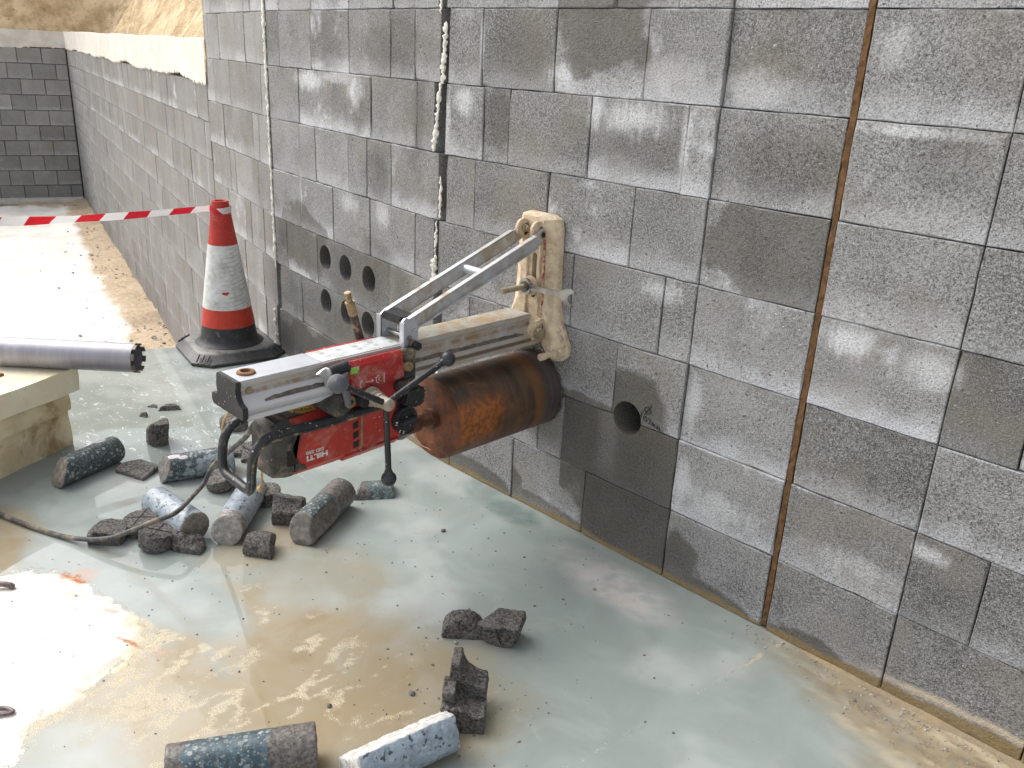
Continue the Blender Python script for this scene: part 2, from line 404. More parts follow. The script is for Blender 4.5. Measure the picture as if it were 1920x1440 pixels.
def mat_rail():
    """rail side: mud in the groove, cleaner metal on the sloping ledge, paled for the sky it reflects"""
    n = NT("rail_metal")
    o = n.pos()
    y = n.sep(o)[1]; z = n.sep(o)[2]
    a = n.noise(40, 4, 0.6, n.mapv(o, (1, 0.18, 1)))
    c = n.mix(a, (0.6, 0.6, 0.6), (0.42, 0.41, 0.39))
    old = n.ramp(n.add(y, n.mul(n.sub(n.noise(7, 4, 0.6), 0.5), 0.25)), -0.62, -0.45)
    d = n.ramp(n.noise(16, 6, 0.7, n.mapv(o, (1, 0.35, 1))), 0.38, 0.66)
    c = n.mix(n.mul(d, n.add(0.25, n.mul(old, 0.65))), c, (0.36, 0.26, 0.14))
    groove = n.ramp(z, 0.702, 0.69)
    groove2 = n.ramp(n.math('ABSOLUTE', n.sub(z, 0.681)), 0.008, 0.002)
    rust = n.mul(n.math('MAXIMUM', n.mul(groove, 0.25), groove2), n.ramp(n.noise(26, 5, 0.65), 0.35, 0.6))
    c = n.mix(n.mul(rust, 0.8), c, (0.3, 0.19, 0.09))
    grv = n.ramp(n.math('ABSOLUTE', n.sub(z, 0.639)), 0.0055, 0.004)
    c = n.mix(n.mul(grv, 0.8), c, (0.16, 0.105, 0.055))
    ledge = n.mul(n.ramp(z, 0.678, 0.673), n.ramp(n.add(y, n.mul(n.noise(9, 3, 0.6), 0.3)), -0.3, -0.55))
    c = n.mix(n.mul(ledge, 0.85), c, (0.64, 0.64, 0.66))  # clean metal, its colour also brightened to stand for reflected sky
    return n.finish(c, n.ramp(d, 0, 1, 0.4, 0.8), n.ramp(d, 0, 1, 0.35, 0.05), n.bump(d, 0.25, 0.002))


M_RAIL = mat_rail()


def mat_scale():
    n = NT("scale_print")
    o = n.pos()
    xyz = n.sep(o)
    a = n.noise(22, 5, 0.65)
    c = n.mix(n.ramp(a, 0.4, 0.65), (0.66, 0.68, 0.69), (0.5, 0.51, 0.5))
    # tick marks every 10 mm along the strip, longer ones every 50 mm
    t1 = n.math('LESS_THAN', n.math('FRACT', n.mul(xyz[1], 100.0)), 0.22)
    half = n.math('GREATER_THAN', n.math('ABSOLUTE', n.sub(xyz[0], -1.81)), 0.024)
    t5 = n.math('LESS_THAN', n.math('FRACT', n.mul(xyz[1], 20.0)), 0.3)
    blob = n.math('LESS_THAN', n.math('ABSOLUTE', n.sub(n.math('ABSOLUTE', n.sub(xyz[0], -1.81)), 0.013)), 0.007)
    mk = n.math('MAXIMUM', n.mul(t1, half), n.mul(t5, blob))
    wear = n.ramp(n.noise(60, 4, 0.7), 0.35, 0.55)
    c = n.mix(n.mul(n.mul(mk, wear), 0.5), c, (0.14, 0.15, 0.16))
    d = n.ramp(n.noise(14, 5, 0.7), 0.5, 0.72)
    c = n.mix(n.mul(d, 0.6), c, (0.4, 0.36, 0.27))
    return n.finish(c, 0.5, 0.15)


M_SCALE = mat_scale()


def mat_drum():
    n = NT("rusty_core_barrel")
    o = n.pos()
    xyz = n.sep(o)
    y = xyz[1]
    rings = n.noise(1, 4, 0.6, n.mapv(o, (3, 42, 3)))
    patch = n.noise(9, 5, 0.6)
    base = n.mix(n.ramp(rings, 0.35, 0.65), (0.12, 0.066, 0.036), (0.042, 0.03, 0.023))
    base = n.mix(n.ramp(n.add(patch, n.mul(n.sub(rings, 0.5), 0.5)), 0.5, 0.72, 0, 0.75), base, (0.2, 0.105, 0.045))
    # fresh orange rust near the closed end, on the camera side and the low flank
    yw = n.add(y, n.mul(n.sub(n.noise(6, 4, 0.6), 0.5), 0.12))
    org = n.mul(n.ramp(yw, -0.24, -0.31), n.ramp(n.add(xyz[2], n.mul(n.sub(n.noise(7, 4, 0.6), 0.5), 0.1)), 0.545, 0.50))
    org = n.mul(org, n.ramp(n.noise(20, 5, 0.7), 0.22, 0.42))
    orange = n.mix(n.ramp(n.noise(60, 4, 0.65), 0.38, 0.62), (0.38, 0.12, 0.022), (0.19, 0.062, 0.02))
    c = n.mix(n.mul(org, n.ramp(xyz[2], 0.36, 0.43, 0.25, 1)), base, orange)
    # rust band and bare grey steel beside the wall
    yb = n.add(y, n.mul(n.sub(n.noise(8, 4, 0.6), 0.5), 0.06))
    band = n.mul(n.ramp(yb, -0.135, -0.115), n.ramp(yb, -0.075, -0.095))
    c = n.mix(n.mul(band, 0.55), c, (0.24, 0.105, 0.03))
    steel = n.ramp(yb, -0.09, -0.075)
    c = n.mix(steel, c, n.mix(n.ramp(rings, 0.35, 0.65), (0.13, 0.1, 0.092), (0.07, 0.055, 0.05)))
    # closed end, all rust
    face = n.ramp(y, -0.430, -0.4315)
    facec = n.mix(n.ramp(n.noise(14, 5, 0.65), 0.35, 0.65), (0.21, 0.07, 0.027), (0.075, 0.029, 0.017))
    c = n.mix(face, c, facec)
    sc = n.noise(1, 2, 0.5, n.mapv(o, (50, 8, 50), rot=(0.5, 0.3, 0)))
    c = n.mix(n.ramp(sc, 0.72, 0.75, 0, 0.35), c, (0.4, 0.3, 0.22))
    wet = n.ramp(xyz[2], 0.5, 0.56)
    r = n.ramp(patch, 0.35, 0.65, 0.42, 0.7)
    return n.finish(c, r, 0.12, n.bump(n.add(rings, n.noise(120, 3, 0.6)), 0.22, 0.002), 0.6)


M_DRUM = mat_drum()
M_SPINDLE = mat_simple("rusty_spindle", (0.1, 0.05, 0.03), (0.16, 0.08, 0.05), 40, 0.5, 0.4, 0.2)
M_CHALK = mat_simple("slurry_drip", (0.5, 0.27, 0.17), (0.4, 0.2, 0.12), 90, 0.8)


def mat_pipe():
    n = NT("brushed_steel_tube")
    o = n.obj()
    a = n.noise(1, 5, 0.7, n.mapv(o, (60, 2.5, 2.5)))
    b = n.noise(1, 3, 0.6, n.mapv(o, (14, 1.2, 1.2), (4, 0, 0)))
    c = n.mix(n.ramp(n.add(n.mul(a, 0.6), n.mul(b, 0.5)), 0.28, 0.85), (0.27, 0.265, 0.29), (0.42, 0.41, 0.45))
    c = n.mix(n.ramp(n.noise(1, 2, 0.6, n.mapv(o, (150, 9, 9))), 0.66, 0.74, 0, 0.35), c, (0.09, 0.085, 0.09))
    return n.finish(c, n.ramp(a, 0.3, 0.7, 0.42, 0.58), 0.6, n.bump(a, 0.12, 0.001))


M_PIPE = mat_pipe()


def mat_cone(name, c1, c2, dirt, amt, rough=0.6, flex=False, red=None):
    n = NT(name)
    o = n.obj()
    a = n.noise(30, 5, 0.65, o)
    c = n.mix(n.ramp(a, 0.35, 0.65), c1, c2)
    d = n.ramp(n.noise(18, 6, 0.7, o), 0.62 - amt * 0.3, 0.74 - amt * 0.2)
    c = n.mix(n.mul(d, 0.7), c, dirt)
    sp = n.ramp(n.noise(130, 2, 0.6, o), 0.66, 0.7, 0, 0.5)
    c = n.mix(sp, c, dirt)
    if flex:   # grime lines of the wrapped reflective sleeve, slanting round the camera side
        xyz = n.sep(o)
        w = n.add(n.mul(xyz[2], 52.0), n.add(n.mul(xyz[0], 10.0), n.add(n.mul(xyz[1], -9.0), n.mul(n.noise(9, 3, 0.6, o), 1.4))))
        ln = n.ramp(n.math('ABSOLUTE', n.sub(n.math('FRACT', w), 0.5)), 0.09, 0.03)
        side = n.ramp(n.add(n.mul(xyz[0], 0.72), n.mul(xyz[1], 0.4)), 0.0, 0.06)
        brk = n.ramp(n.noise(24, 4, 0.6, o), 0.4, 0.55)
        c = n.mix(n.mul(n.mul(ln, side), n.mul(brk, 0.75)), c, (0.18, 0.17, 0.14))
        blot = n.ramp(n.noise(13, 5, 0.7, o), 0.46, 0.7, 0, 0.55)
        c = n.mix(n.mul(blot, n.ramp(xyz[0], -0.03, 0.05)), c, (0.3, 0.3, 0.25))
    if name == "cone_base":      # dried slurry lies on its level upper face
        zz = n.sep(o)[2]
        c = n.mix(n.mul(n.ramp(zz, 0.046, 0.053), n.ramp(n.noise(20, 5, 0.7, o), 0.3, 0.5)), c, (0.17, 0.17, 0.16))
        rough = 0.5
    return n.finish(c, rough, 0, n.bump(a, 0.15, 0.002))


M_CONE_RED = mat_cone("cone_red", (0.5, 0.032, 0.02), (0.4, 0.028, 0.018), (0.33, 0.2, 0.17), 0.25)
M_CONE_RED2 = mat_cone("cone_bright_red", (0.56, 0.045, 0.02), (0.48, 0.04, 0.02), (0.36, 0.2, 0.15), 0.15)
M_CONE_WHITE = mat_cone("cone_white", (0.72, 0.72, 0.7), (0.6, 0.6, 0.58), (0.42, 0.42, 0.38), 0.2, flex=True)
M_CONE_BLACK = mat_cone("cone_black", (0.022, 0.022, 0.025), (0.035, 0.035, 0.037), (0.25, 0.25, 0.24), 0.12)
M_CONE_BASE = mat_cone("cone_base", (0.03, 0.03, 0.033), (0.055, 0.055, 0.056), (0.2, 0.2, 0.19), 0.1)


def mat_tape():
    n = NT("barrier_tape_print")
    uv = n.node("ShaderNodeUVMap")
    x = n.sep(uv.outputs[0])
    v = n.add(x[0], n.mul(x[1], 0.03))
    f = n.math('FRACT', n.mul(v, 1.0 / 0.2))
    m = n.math('LESS_THAN', f, 0.5)
    c = n.mix(m, (0.82, 0.8, 0.8), (0.62, 0.015, 0.03))
    b = n.node("ShaderNodeBsdfPrincipled")
    n.put(b.inputs["Base Color"], c)
    b.inputs["Roughness"].default_value = 0.35
    tr = n.node("ShaderNodeBsdfTranslucent")
    n.put(tr.inputs[0], c)
    ms = n.node("ShaderNodeMixShader")
    ms.inputs[0].default_value = 0.3
    n.t.links.new(b.outputs[0], ms.inputs[1]); n.t.links.new(tr.outputs[0], ms.inputs[2])
    n.t.links.new(ms.outputs[0], n.out.inputs[0])
    return n.mat


M_TAPE = mat_tape()


def mat_core(name, pale=0.2, block=None, cut=None, block_k=1.0, body=(0.035, 0.05, 0.053), flint=None, pale_col=(0.37, 0.43, 0.485), rough_face=(0.23, 0.215, 0.19), half=None):
    """drilled core. body: dark infill with pale gravel; block: [x ranges] where the core is block concrete;
    ends and broken faces read as grey-brown rough concrete (|x| beyond cut)."""
    n = NT(name)
    o = n.obj()
    x = n.sep(o)[0]; y = n.sep(o)[1]; z = n.sep(o)[2]
    vd = n.voro(70, o, 'F1', 0)
    vc = n.voro(70, o, 'F1', 1)
    cs = n.sep(vc)
    stone = n.mul(n.ramp(vd, 0.44, 0.38), n.math('GREATER_THAN', cs[0], 0.5))
    stc = n.mix(cs[1], (0.1, 0.12, 0.12), (0.4, 0.41, 0.39))
    vd2 = n.voro(150, o, 'F1', 0); cs2 = n.sep(n.voro(150, o, 'F1', 1))
    stone2 = n.mul(n.ramp(vd2, 0.4, 0.32), n.math('GREATER_THAN', cs2[0], 0.55))
    c = n.mix(n.ramp(n.noise(40, 4, 0.6, o), 0.35, 0.7), body, tuple(min(1, k * 2.0) for k in body))
    c = n.mix(n.mul(stone2, 0.75), c, n.mix(cs2[1], (0.12, 0.14, 0.14), (0.36, 0.37, 0.35)))
    c = n.mix(n.mul(stone, 0.85), c, stc)
    fine = n.ramp(n.noise(190, 2, 0.6, o), 0.6, 0.7, 0, 0.55)
    c = n.mix(fine, c, (0.27, 0.3, 0.3))
    # dried slurry film
    film = n.ramp(n.add(n.noise(11, 4, 0.6, o), n.mul(n.noise(60, 3, 0.6, o), 0.2)), 0.86 - pale * 0.55, 0.93 - pale * 0.5)
    film = n.mul(film, n.ramp(n.noise(70, 4, 0.7, o), 0.3, 0.5, 0.55, 0.95))
    pc = n.mix(n.ramp(n.noise(38, 5, 0.7, o), 0.35, 0.65), tuple(k * 0.66 for k in pale_col), pale_col)
    c = n.mix(film, c, pc)
    c = n.mix(n.mul(stone, n.mul(film, 0.55)), c, n.mix(cs[1], (0.16, 0.22, 0.25), (0.5, 0.55, 0.58)))
    c = n.mix(n.mul(n.ramp(n.math('ABSOLUTE', n.sub(vd, 0.43)), 0.035, 0.01), n.mul(film, 0.4)), c, (0.2, 0.25, 0.28))
    c = n.mix(n.ramp(n.noise(62, 2, 0.5, o), 0.40, 0.34, 0, 0.9), c, (0.04, 0.048, 0.055))
    c = n.mix(n.ramp(n.noise(140, 2, 0.5, o), 0.34, 0.3, 0, 0.7), c, (0.08, 0.09, 0.1))
    blockc = n.mix(n.ramp(n.noise(110, 4, 0.7, o), 0.35, 0.68), tuple(block_k * k for k in (0.06, 0.053, 0.047)), tuple(block_k * k for k in (0.2, 0.18, 0.16)))
    wob = n.mul(n.sub(n.noise(18, 4, 0.6, o), 0.5), 0.05)
    if block:
        for b0, b1 in block:
            xx = n.add(x, wob)
            m = n.mul(n.math('GREATER_THAN', xx, b0), n.math('LESS_THAN', xx, b1))
            c = n.mix(m, c, blockc)
    if flint:
        for fx, fa, fr in flint:     # pale flint pebble cut through: at x, angle round the axis, radius
            px, py, pz = fx, math.cos(fa) * 0.047, math.sin(fa) * 0.047
            dx = n.math('DIVIDE', n.sub(x, px), fr); dy = n.math('DIVIDE', n.sub(y, py), fr * 0.55); dz = n.math('DIVIDE', n.sub(z, pz), fr * 0.55)
            d = n.add(n.mul(dx, dx), n.add(n.mul(dy, dy), n.mul(dz, dz)))
            c = n.mix(n.ramp(n.add(d, n.mul(n.noise(60, 2, 0.5, o), 0.5)), 1.3, 1.1), c, (0.62, 0.57, 0.6))
    rg = n.attr("broken")[2]
    fr_c = n.mix(n.ramp(n.noise(55, 4, 0.65, o), 0.35, 0.7), tuple(k * 0.7 for k in rough_face), tuple(min(1, k * 1.25) for k in rough_face))
    fr_c = n.mix(n.ramp(n.noise(120, 2, 0.5, o), 0.63, 0.7, 0, 0.6), fr_c, tuple(k * 0.35 for k in rough_face))
    c = n.mix(rg, c, fr_c)
    h = n.add(n.noise(150, 3, 0.65, o), n.mul(n.noise(500, 2, 0.6, o), 0.4))
    rr = n.ramp(rg, 0, 1, 0.42, 0.85)
    return n.finish(c, rr, 0, n.bump(h, 0.35, 0.003), 0.5)


def mat_debris(name, k=1.0):
    n = NT(name)
    o = n.obj()
    a = n.noise(130, 4, 0.75, o)
    c = n.mix(n.ramp(a, 0.38, 0.64), (0.04 * k, 0.036 * k, 0.032 * k), (0.2 * k, 0.185 * k, 0.17 * k))
    vd = n.voro(130, o); c = n.mix(n.ramp(vd, 0.3, 0.2, 0, 0.55), c, n.mix(n.sep(n.voro(130, o, 'F1', 1))[0], (0.06, 0.055, 0.05), (0.36, 0.34, 0.31)))
    c = n.mix(n.ramp(n.noise(80, 1, 0.5, o), 0.34, 0.29, 0, 0.85), c, (0.02, 0.018, 0.016))
    c = n.mix(n.ramp(n.noise(22, 3, 0.6, o), 0.5, 0.75, 0, 0.5), c, (0.27 * k, 0.25 * k, 0.23 * k))
    c = n.mix(n.ramp(n.noise(240, 2, 0.6, o), 0.68, 0.74, 0, 0.6), c, (0.5, 0.48, 0.46))
    h = n.add(a, n.mul(n.noise(300, 2, 0.6, o), 0.9))
    return n.finish(c, 0.7, 0, n.bump(h, 1.0, 0.009), 0.4)


M_DEB = mat_debris("wet_block_concrete", 1.25)
M_DEB2 = mat_debris("damp_block_concrete", 1.6)


def mat_slab():
    n = NT("slab_concrete")
    c = n.attr("col")[0]
    p = n.pos()
    a = n.noise(60, 5, 0.7)
    b = n.noise(300, 2, 0.6)
    v = n.add(n.mul(n.sub(a, 0.5), 0.7), n.mul(n.sub(b, 0.5), 0.6))
    c2 = n.mix(1.0, c, n.mix(n.math('ADD', v, 0.5, clamp=True), (0.62, 0.6, 0.56), (1.25, 1.25, 1.25)), 'MULTIPLY')
    wetn = n.attr("wet")[2]
    return n.finish(c2, n.ramp(wetn, 0, 1, 0.9, 0.3), 0, n.bump(n.add(a, n.mul(b, 0.4)), 0.5, 0.004), 0.4)


def mat_water():
    n = NT("milky_water")
    c = n.attr("col")[0]
    dep = n.attr("depth")[2]
    p = n.pos()
    # suspended cement swirls in the slurry
    sw = n.noise(5.0, 4, 0.55, None, 1.2)
    c = n.mix(n.ramp(sw, 0.4, 0.7, 0, 0.22), c, (0.44, 0.49, 0.47))
    foam = n.attr("foam")[2]
    st = n.noise(1, 4, 0.6, n.mapv(p, (16, 42, 1), rot=(0, 0, 0.9)), 1.6)
    c = n.mix(n.mul(foam, n.ramp(st, 0.6, 0.66, 0, 0.75)), c, (0.68, 0.7, 0.69))
    # grains of sand and silt break the water's edge; it is water or not, with no soft rim
    g = n.add(n.mul(n.sub(n.noise(210, 3, 0.65), 0.5), 0.0058), n.mul(n.sub(n.noise(34, 4, 0.65), 0.5), 0.0052))
    is_w = n.math('GREATER_THAN', n.add(dep, g), 0.0)
    # sand drifted just under and through the surface
    vein = n.attr("vein")[2]
    gr = n.noise(330, 2, 0.6)
    gm = n.noise(40, 4, 0.65)
    vm = n.ramp(n.add(vein, n.add(n.mul(n.sub(gr, 0.5), 1.3), n.mul(n.sub(gm, 0.5), 1.1))), 0.45, 0.8)
    c = n.mix(n.mul(vm, 0.85), c, n.mix(n.ramp(gr, 0.3, 0.7), (0.36, 0.3, 0.205), (0.7, 0.63, 0.49)))
    c = n.mix(n.ramp(n.noise(14, 5, 0.7), 0.52, 0.75, 0, 0.3), c, (0.3, 0.27, 0.21))
    # fine specks of grit in the film
    c = n.mix(n.ramp(n.noise(75, 2, 0.5), 0.735, 0.765, 0, 0.7), c, (0.14, 0.135, 0.12))
    dif = n.node("ShaderNodeBsdfDiffuse")
    n.put(dif.inputs[0], c)
    gl = n.node("ShaderNodeBsdfGlossy")
    gl.inputs["Roughness"].default_value = 0.025
    h = n.noise(6, 2, 0.5)
    bp = n.bump(n.add(h, n.mul(vm, 0.8)), 0.06, 0.004)
    n.t.links.new(bp, gl.inputs["Normal"])
    fr = n.node("ShaderNodeFresnel")
    fr.inputs[0].default_value = 1.5
    n.t.links.new(bp, fr.inputs["Normal"])
    m2 = n.node("ShaderNodeMixShader")
    n.put(m2.inputs[0], n.mul(fr.outputs[0], n.sub(1.0, n.mul(vm, 0.8))))
    n.t.links.new(dif.outputs[0], m2.inputs[1]); n.t.links.new(gl.outputs[0], m2.inputs[2])
    tr = n.node("ShaderNodeBsdfTransparent")
    m3_ = n.node("ShaderNodeMixShader")
    n.put(m3_.inputs[0], is_w)
    n.t.links.new(tr.outputs[0], m3_.inputs[1]); n.t.links.new(m2.outputs[0], m3_.inputs[2])
    n.t.links.new(m3_.outputs[0], n.out.inputs[0])
    return n.mat


def mat_dirt():
    n = NT("pale_dirt")
    p = n.pos()
    a = n.noise(2.2, 6, 0.62)
    b = n.noise(30, 5, 0.7)
    nearwall = n.attr("edge")[2]
    tan = n.mix(n.ramp(b, 0.35, 0.7), (0.46, 0.35, 0.24), (0.6, 0.49, 0.36))
    pale = n.mix(n.ramp(a, 0.4, 0.65), (0.86, 0.83, 0.78), (0.76, 0.71, 0.63))
    c = n.mix(n.ramp(n.add(nearwall, n.mul(n.sub(a, 0.5), 0.9)), 0.3, 0.62), pale, tan)
    c = n.mix(n.ramp(n.noise(1, 4, 0.65, n.mapv(p, (3, 9, 3), rot=(0, 0, 0.4))), 0.6, 0.75, 0, 0.35), c, (0.42, 0.34, 0.27))
    c = n.mix(n.ramp(n.noise(55, 2, 0.6), 0.7, 0.75, 0, 0.5), c, (0.3, 0.25, 0.2))
    return n.finish(c, 0.95, 0, n.bump(n.add(b, a), 0.4, 0.02), 0.2)


def mat_bank():
    n = NT("bank_soil")
    a = n.noise(3.6, 8, 0.7)
    b = n.noise(15, 5, 0.7)
    v = n.noise(1, 5, 0.7, n.mapv(n.pos(), (2.0, 2.0, 0.35)))
    c = n.mix(n.ramp(a, 0.36, 0.62), (0.52, 0.37, 0.215), (0.84, 0.67, 0.44))
    c = n.mix(n.ramp(v, 0.5, 0.7, 0, 0.6), c, (0.78, 0.65, 0.45))
    c = n.mix(n.ramp(b, 0.4, 0.3, 0, 0.6), c, (0.2, 0.12, 0.06))
    c = n.mix(n.ramp(n.noise(3.2, 3, 0.6), 0.6, 0.72, 0, 0.5), c, (0.42, 0.24, 0.12))
    return n.finish(c, 0.95, 0, n.bump(n.add(a, n.mul(b, 0.6)), 0.8, 0.08), 0.15)


M_SLAB, M_WATER, M_DIRT, M_BANK = mat_slab(), mat_water(), mat_dirt(), mat_bank()


# ------------------------------------------------------------------ mesh helpers
def new_bm(): return bmesh.new()


def add_box(bm, c, s, rot=None):
    vs = bmesh.ops.create_cube(bm, size=1.0)['verts']
    M = Matrix.Translation(c)
    if rot is not None:
        M = M @ Euler(rot).to_matrix().to_4x4()
    M = M @ Matrix.Diagonal((*s, 1.0))
    bmesh.ops.transform(bm, matrix=M, verts=vs)
    return vs


def add_cyl(bm, p0, p1, r0, r1=None, seg=24, caps=True):
    p0, p1 = Vector(p0), Vector(p1)
    d = p1 - p0
    vs = bmesh.ops.create_cone(bm, cap_ends=caps, segments=seg, radius1=r0, radius2=r0 if r1 is None else r1, depth=d.length)['verts']
    M = Matrix.Translation((p0 + p1) / 2) @ d.to_track_quat('Z', 'Y').to_matrix().to_4x4()
    bmesh.ops.transform(bm, matrix=M, verts=vs)
    return vs


def add_ball(bm, c, r, seg=24, scale=(1, 1, 1)):
    vs = bmesh.ops.create_uvsphere(bm, u_segments=seg, v_segments=seg // 2, radius=r)['verts']
    bmesh.ops.transform(bm, matrix=Matrix.Translation(c) @ Matrix.Diagonal((*scale, 1)), verts=vs)
    return vs


def catmull(pts, n=8):
    P = [Vector(p) for p in pts]
    P = [P[0] * 2 - P[1]] + P + [P[-1] * 2 - P[-2]]
    out = []
    for i in range(1, len(P) - 2):
        a, b, c, d = P[i - 1], P[i], P[i + 1], P[i + 2]
        for k in range(n):
            t = k / n
            out.append(0.5 * ((2 * b) + (c - a) * t + (2 * a - 5 * b + 4 * c - d) * t * t + (3 * b - a - 3 * c + d) * t ** 3))
    out.append(P[-2])
    return out


def add_tube(bm, pts, r, seg=12, smooth=0, jitter=0.0):
    P = catmull(pts, smooth) if smooth else [Vector(p) for p in pts]
    rings = []
    up_ = Vector((0, 0, 1))
    t = (P[1] - P[0]).normalized()
    nrm = t.cross(up_)
    if nrm.length < 1e-3: nrm = t.cross(Vector((1, 0, 0)))
    nrm.normalize()
    for i, p in enumerate(P):
        t = (P[min(i + 1, len(P) - 1)] - P[max(i - 1, 0)]).normalized()
        nrm = (nrm - t * nrm.dot(t)).normalized()
        b = t.cross(nrm)
        rr = r[min(len(r) - 1, int(round(i * (len(r) - 1) / max(1, len(P) - 1))))] if isinstance(r, (list, tuple)) else r
        ring = []
        for k in range(seg):
            a = 2 * math.pi * k / seg
            rj = rr * (1 + random.uniform(-jitter, jitter))
            ring.append(bm.verts.new(p + (nrm * math.cos(a) + b * math.sin(a)) * rj))
        rings.append(ring)
    for i in range(len(rings) - 1):
        for k in range(seg):
            bm.faces.new((rings[i][k], rings[i][(k + 1) % seg], rings[i + 1][(k + 1) % seg], rings[i + 1][k]))
    bm.faces.new(rings[0][::-1]); bm.faces.new(rings[-1])


def add_prism(bm, poly, axis, a0, a1):
    """extrude a 2-D outline along an axis. axis 'x': poly is (y,z); 'y': (x,z); 'z': (x,y)."""
    def mk(u, v, w):
        return {'x': (w, u, v), 'y': (u, w, v), 'z': (u, v, w)}[axis]
    A = [bm.verts.new(mk(u, v, a0)) for u, v in poly]
    B = [bm.verts.new(mk(u, v, a1)) for u, v in poly]
    n = len(poly)
    fs = [bm.faces.new(A[::-1]), bm.faces.new(B)]
    for i in range(n):
        fs.append(bm.faces.new((A[i], A[(i + 1) % n], B[(i + 1) % n], B[i])))
    bmesh.ops.recalc_face_normals(bm, faces=fs)


def add_lathe(bm, prof, c=(0, 0, 0), seg=48):
    rings = []
    for r, z in prof:
        rings.append([bm.verts.new((c[0] + r * math.cos(2 * math.pi * k / seg), c[1] + r * math.sin(2 * math.pi * k / seg), c[2] + z)) for k in range(seg)])
    for i in range(len(rings) - 1):
        for k in range(seg):
            bm.faces.new((rings[i][k], rings[i][(k + 1) % seg], rings[i + 1][(k + 1) % seg], rings[i + 1][k]))


def bevel(bm, w, seg=2, ang=35):
    es = [e for e in bm.edges if len(e.link_faces) == 2 and e.calc_face_angle(0) > R(ang)]
    if es:
        bmesh.ops.bevel(bm, geom=es, offset=w, segments=seg, affect='EDGES', clamp_overlap=True)


def link(name, bm, mat, parent=None, origin=None, smooth=True, bev=0.0, bseg=2, ang=40):
    """one mesh object. bm holds world coordinates; vertices are stored relative to origin (default: the parent's location)."""
    if bev: bevel(bm, bev, bseg)
    bmesh.ops.recalc_face_normals(bm, faces=bm.faces[:])
    base = Vector((0, 0, 0))
    q = parent
    while q is not None:
        base += q.location
        q = q.parent
    O = Vector(origin) if origin is not None else base
    bmesh.ops.translate(bm, vec=-O, verts=bm.verts[:])
    me = bpy.data.meshes.new(name)
    bm.to_mesh(me); bm.free()
    me.materials.append(mat)
    if smooth:
        for p in me.polygons: p.use_smooth = True
        me.set_sharp_from_angle(angle=R(ang))
    o = bpy.data.objects.new(name, me)
    col.objects.link(o)
    if parent is not None:
        o.parent = parent
        o.location = O - base
    else:
        o.location = O
    return o


def tag(o, label=None, cat=None, group=None, kind=None):
    if label: o["label"] = label
    if cat: o["category"] = cat
    if group: o["group"] = group
    if kind: o["kind"] = kind
    return o


def thing(name, loc, label, cat, group=None):
    o = bpy.data.objects.new(name, None)
    o.empty_display_size = 0.1
    col.objects.link(o)
    o.location = loc
    return tag(o, label, cat, group)


def fold(o, mods):
    """apply modifiers given as callables, without operators"""
    for f in mods: f(o)
    dg = bpy.context.evaluated_depsgraph_get()
    dg.update()
    me = bpy.data.meshes.new_from_object(o.evaluated_get(dg))
    o.modifiers.clear()
    old = o.data
    o.data = me
    bpy.data.meshes.remove(old)
    return o


def cut_cyl(o, p0, p1, r, seg=40):
    """subtract a cylinder given in the object's own coordinates"""
    b = new_bm(); add_cyl(b, p0, p1, r, seg=seg)
    me = bpy.data.meshes.new("cutter"); b.to_mesh(me); b.free()
    c = bpy.data.objects.new("cutter", me); col.objects.link(c)
    c.matrix_world = o.matrix_world.copy() if o.parent is None else (Matrix.Translation(o.parent.location) @ o.matrix_basis)
    m = o.modifiers.new("cut", 'BOOLEAN'); m.operation = 'DIFFERENCE'; m.object = c; m.solver = 'EXACT'
    bpy.context.view_layer.update()
    fold(o, [])
    bpy.data.objects.remove(c); bpy.data.meshes.remove(me)


# ------------------------------------------------------------------ numpy noise for the ground
_rng = np.random.RandomState(11)
_LAT = _rng.rand(256, 256)


def vnoise(x, y):
    xi = np.floor(x).astype(int); yi = np.floor(y).astype(int)
    fx = x - xi; fy = y - yi
    fx = fx * fx * (3 - 2 * fx); fy = fy * fy * (3 - 2 * fy)
    a = _LAT[xi & 255, yi & 255]; b = _LAT[(xi + 1) & 255, yi & 255]
    c = _LAT[xi & 255, (yi + 1) & 255]; d = _LAT[(xi + 1) & 255, (yi + 1) & 255]
    return (a * (1 - fx) + b * fx) * (1 - fy) + (c * (1 - fx) + d * fx) * fy


def fbm(x, y, o=4, g=0.5):
    s = 0; a = 1; t = 0
    for i in range(o):
        s = s + a * vnoise(x * 2 ** i + 17.3 * i, y * 2 ** i + 9.1 * i); t += a; a *= g
    return s / t


def sst(v, a, b):
    t = np.clip((v - a) / (b - a), 0, 1)
    return t * t * (3 - 2 * t)


def blob(x, y, cx, cy, rx, ry, ang=0.0):
    c, s = math.cos(ang), math.sin(ang)
    dx, dy = x - cx, y - cy
    u = (dx * c + dy * s) / rx; v = (-dx * s + dy * c) / ry
    return np.sqrt(u * u + v * v)


def seg_dist(x, y, pts):
    d = np.full(x.shape, 1e9)
    for (x0, y0), (x1, y1) in zip(pts[:-1], pts[1:]):
        L = (x1 - x0) ** 2 + (y1 - y0) ** 2
        t = np.clip(((x - x0) * (x1 - x0) + (y - y0) * (y1 - y0)) / L, 0, 1)
        d = np.minimum(d, np.hypot(x - x0 - t * (x1 - x0), y - y0 - t * (y1 - y0)))
    return d


def lerp(a, b, t):
    return a + (np.array(b) - a) * t[..., None]


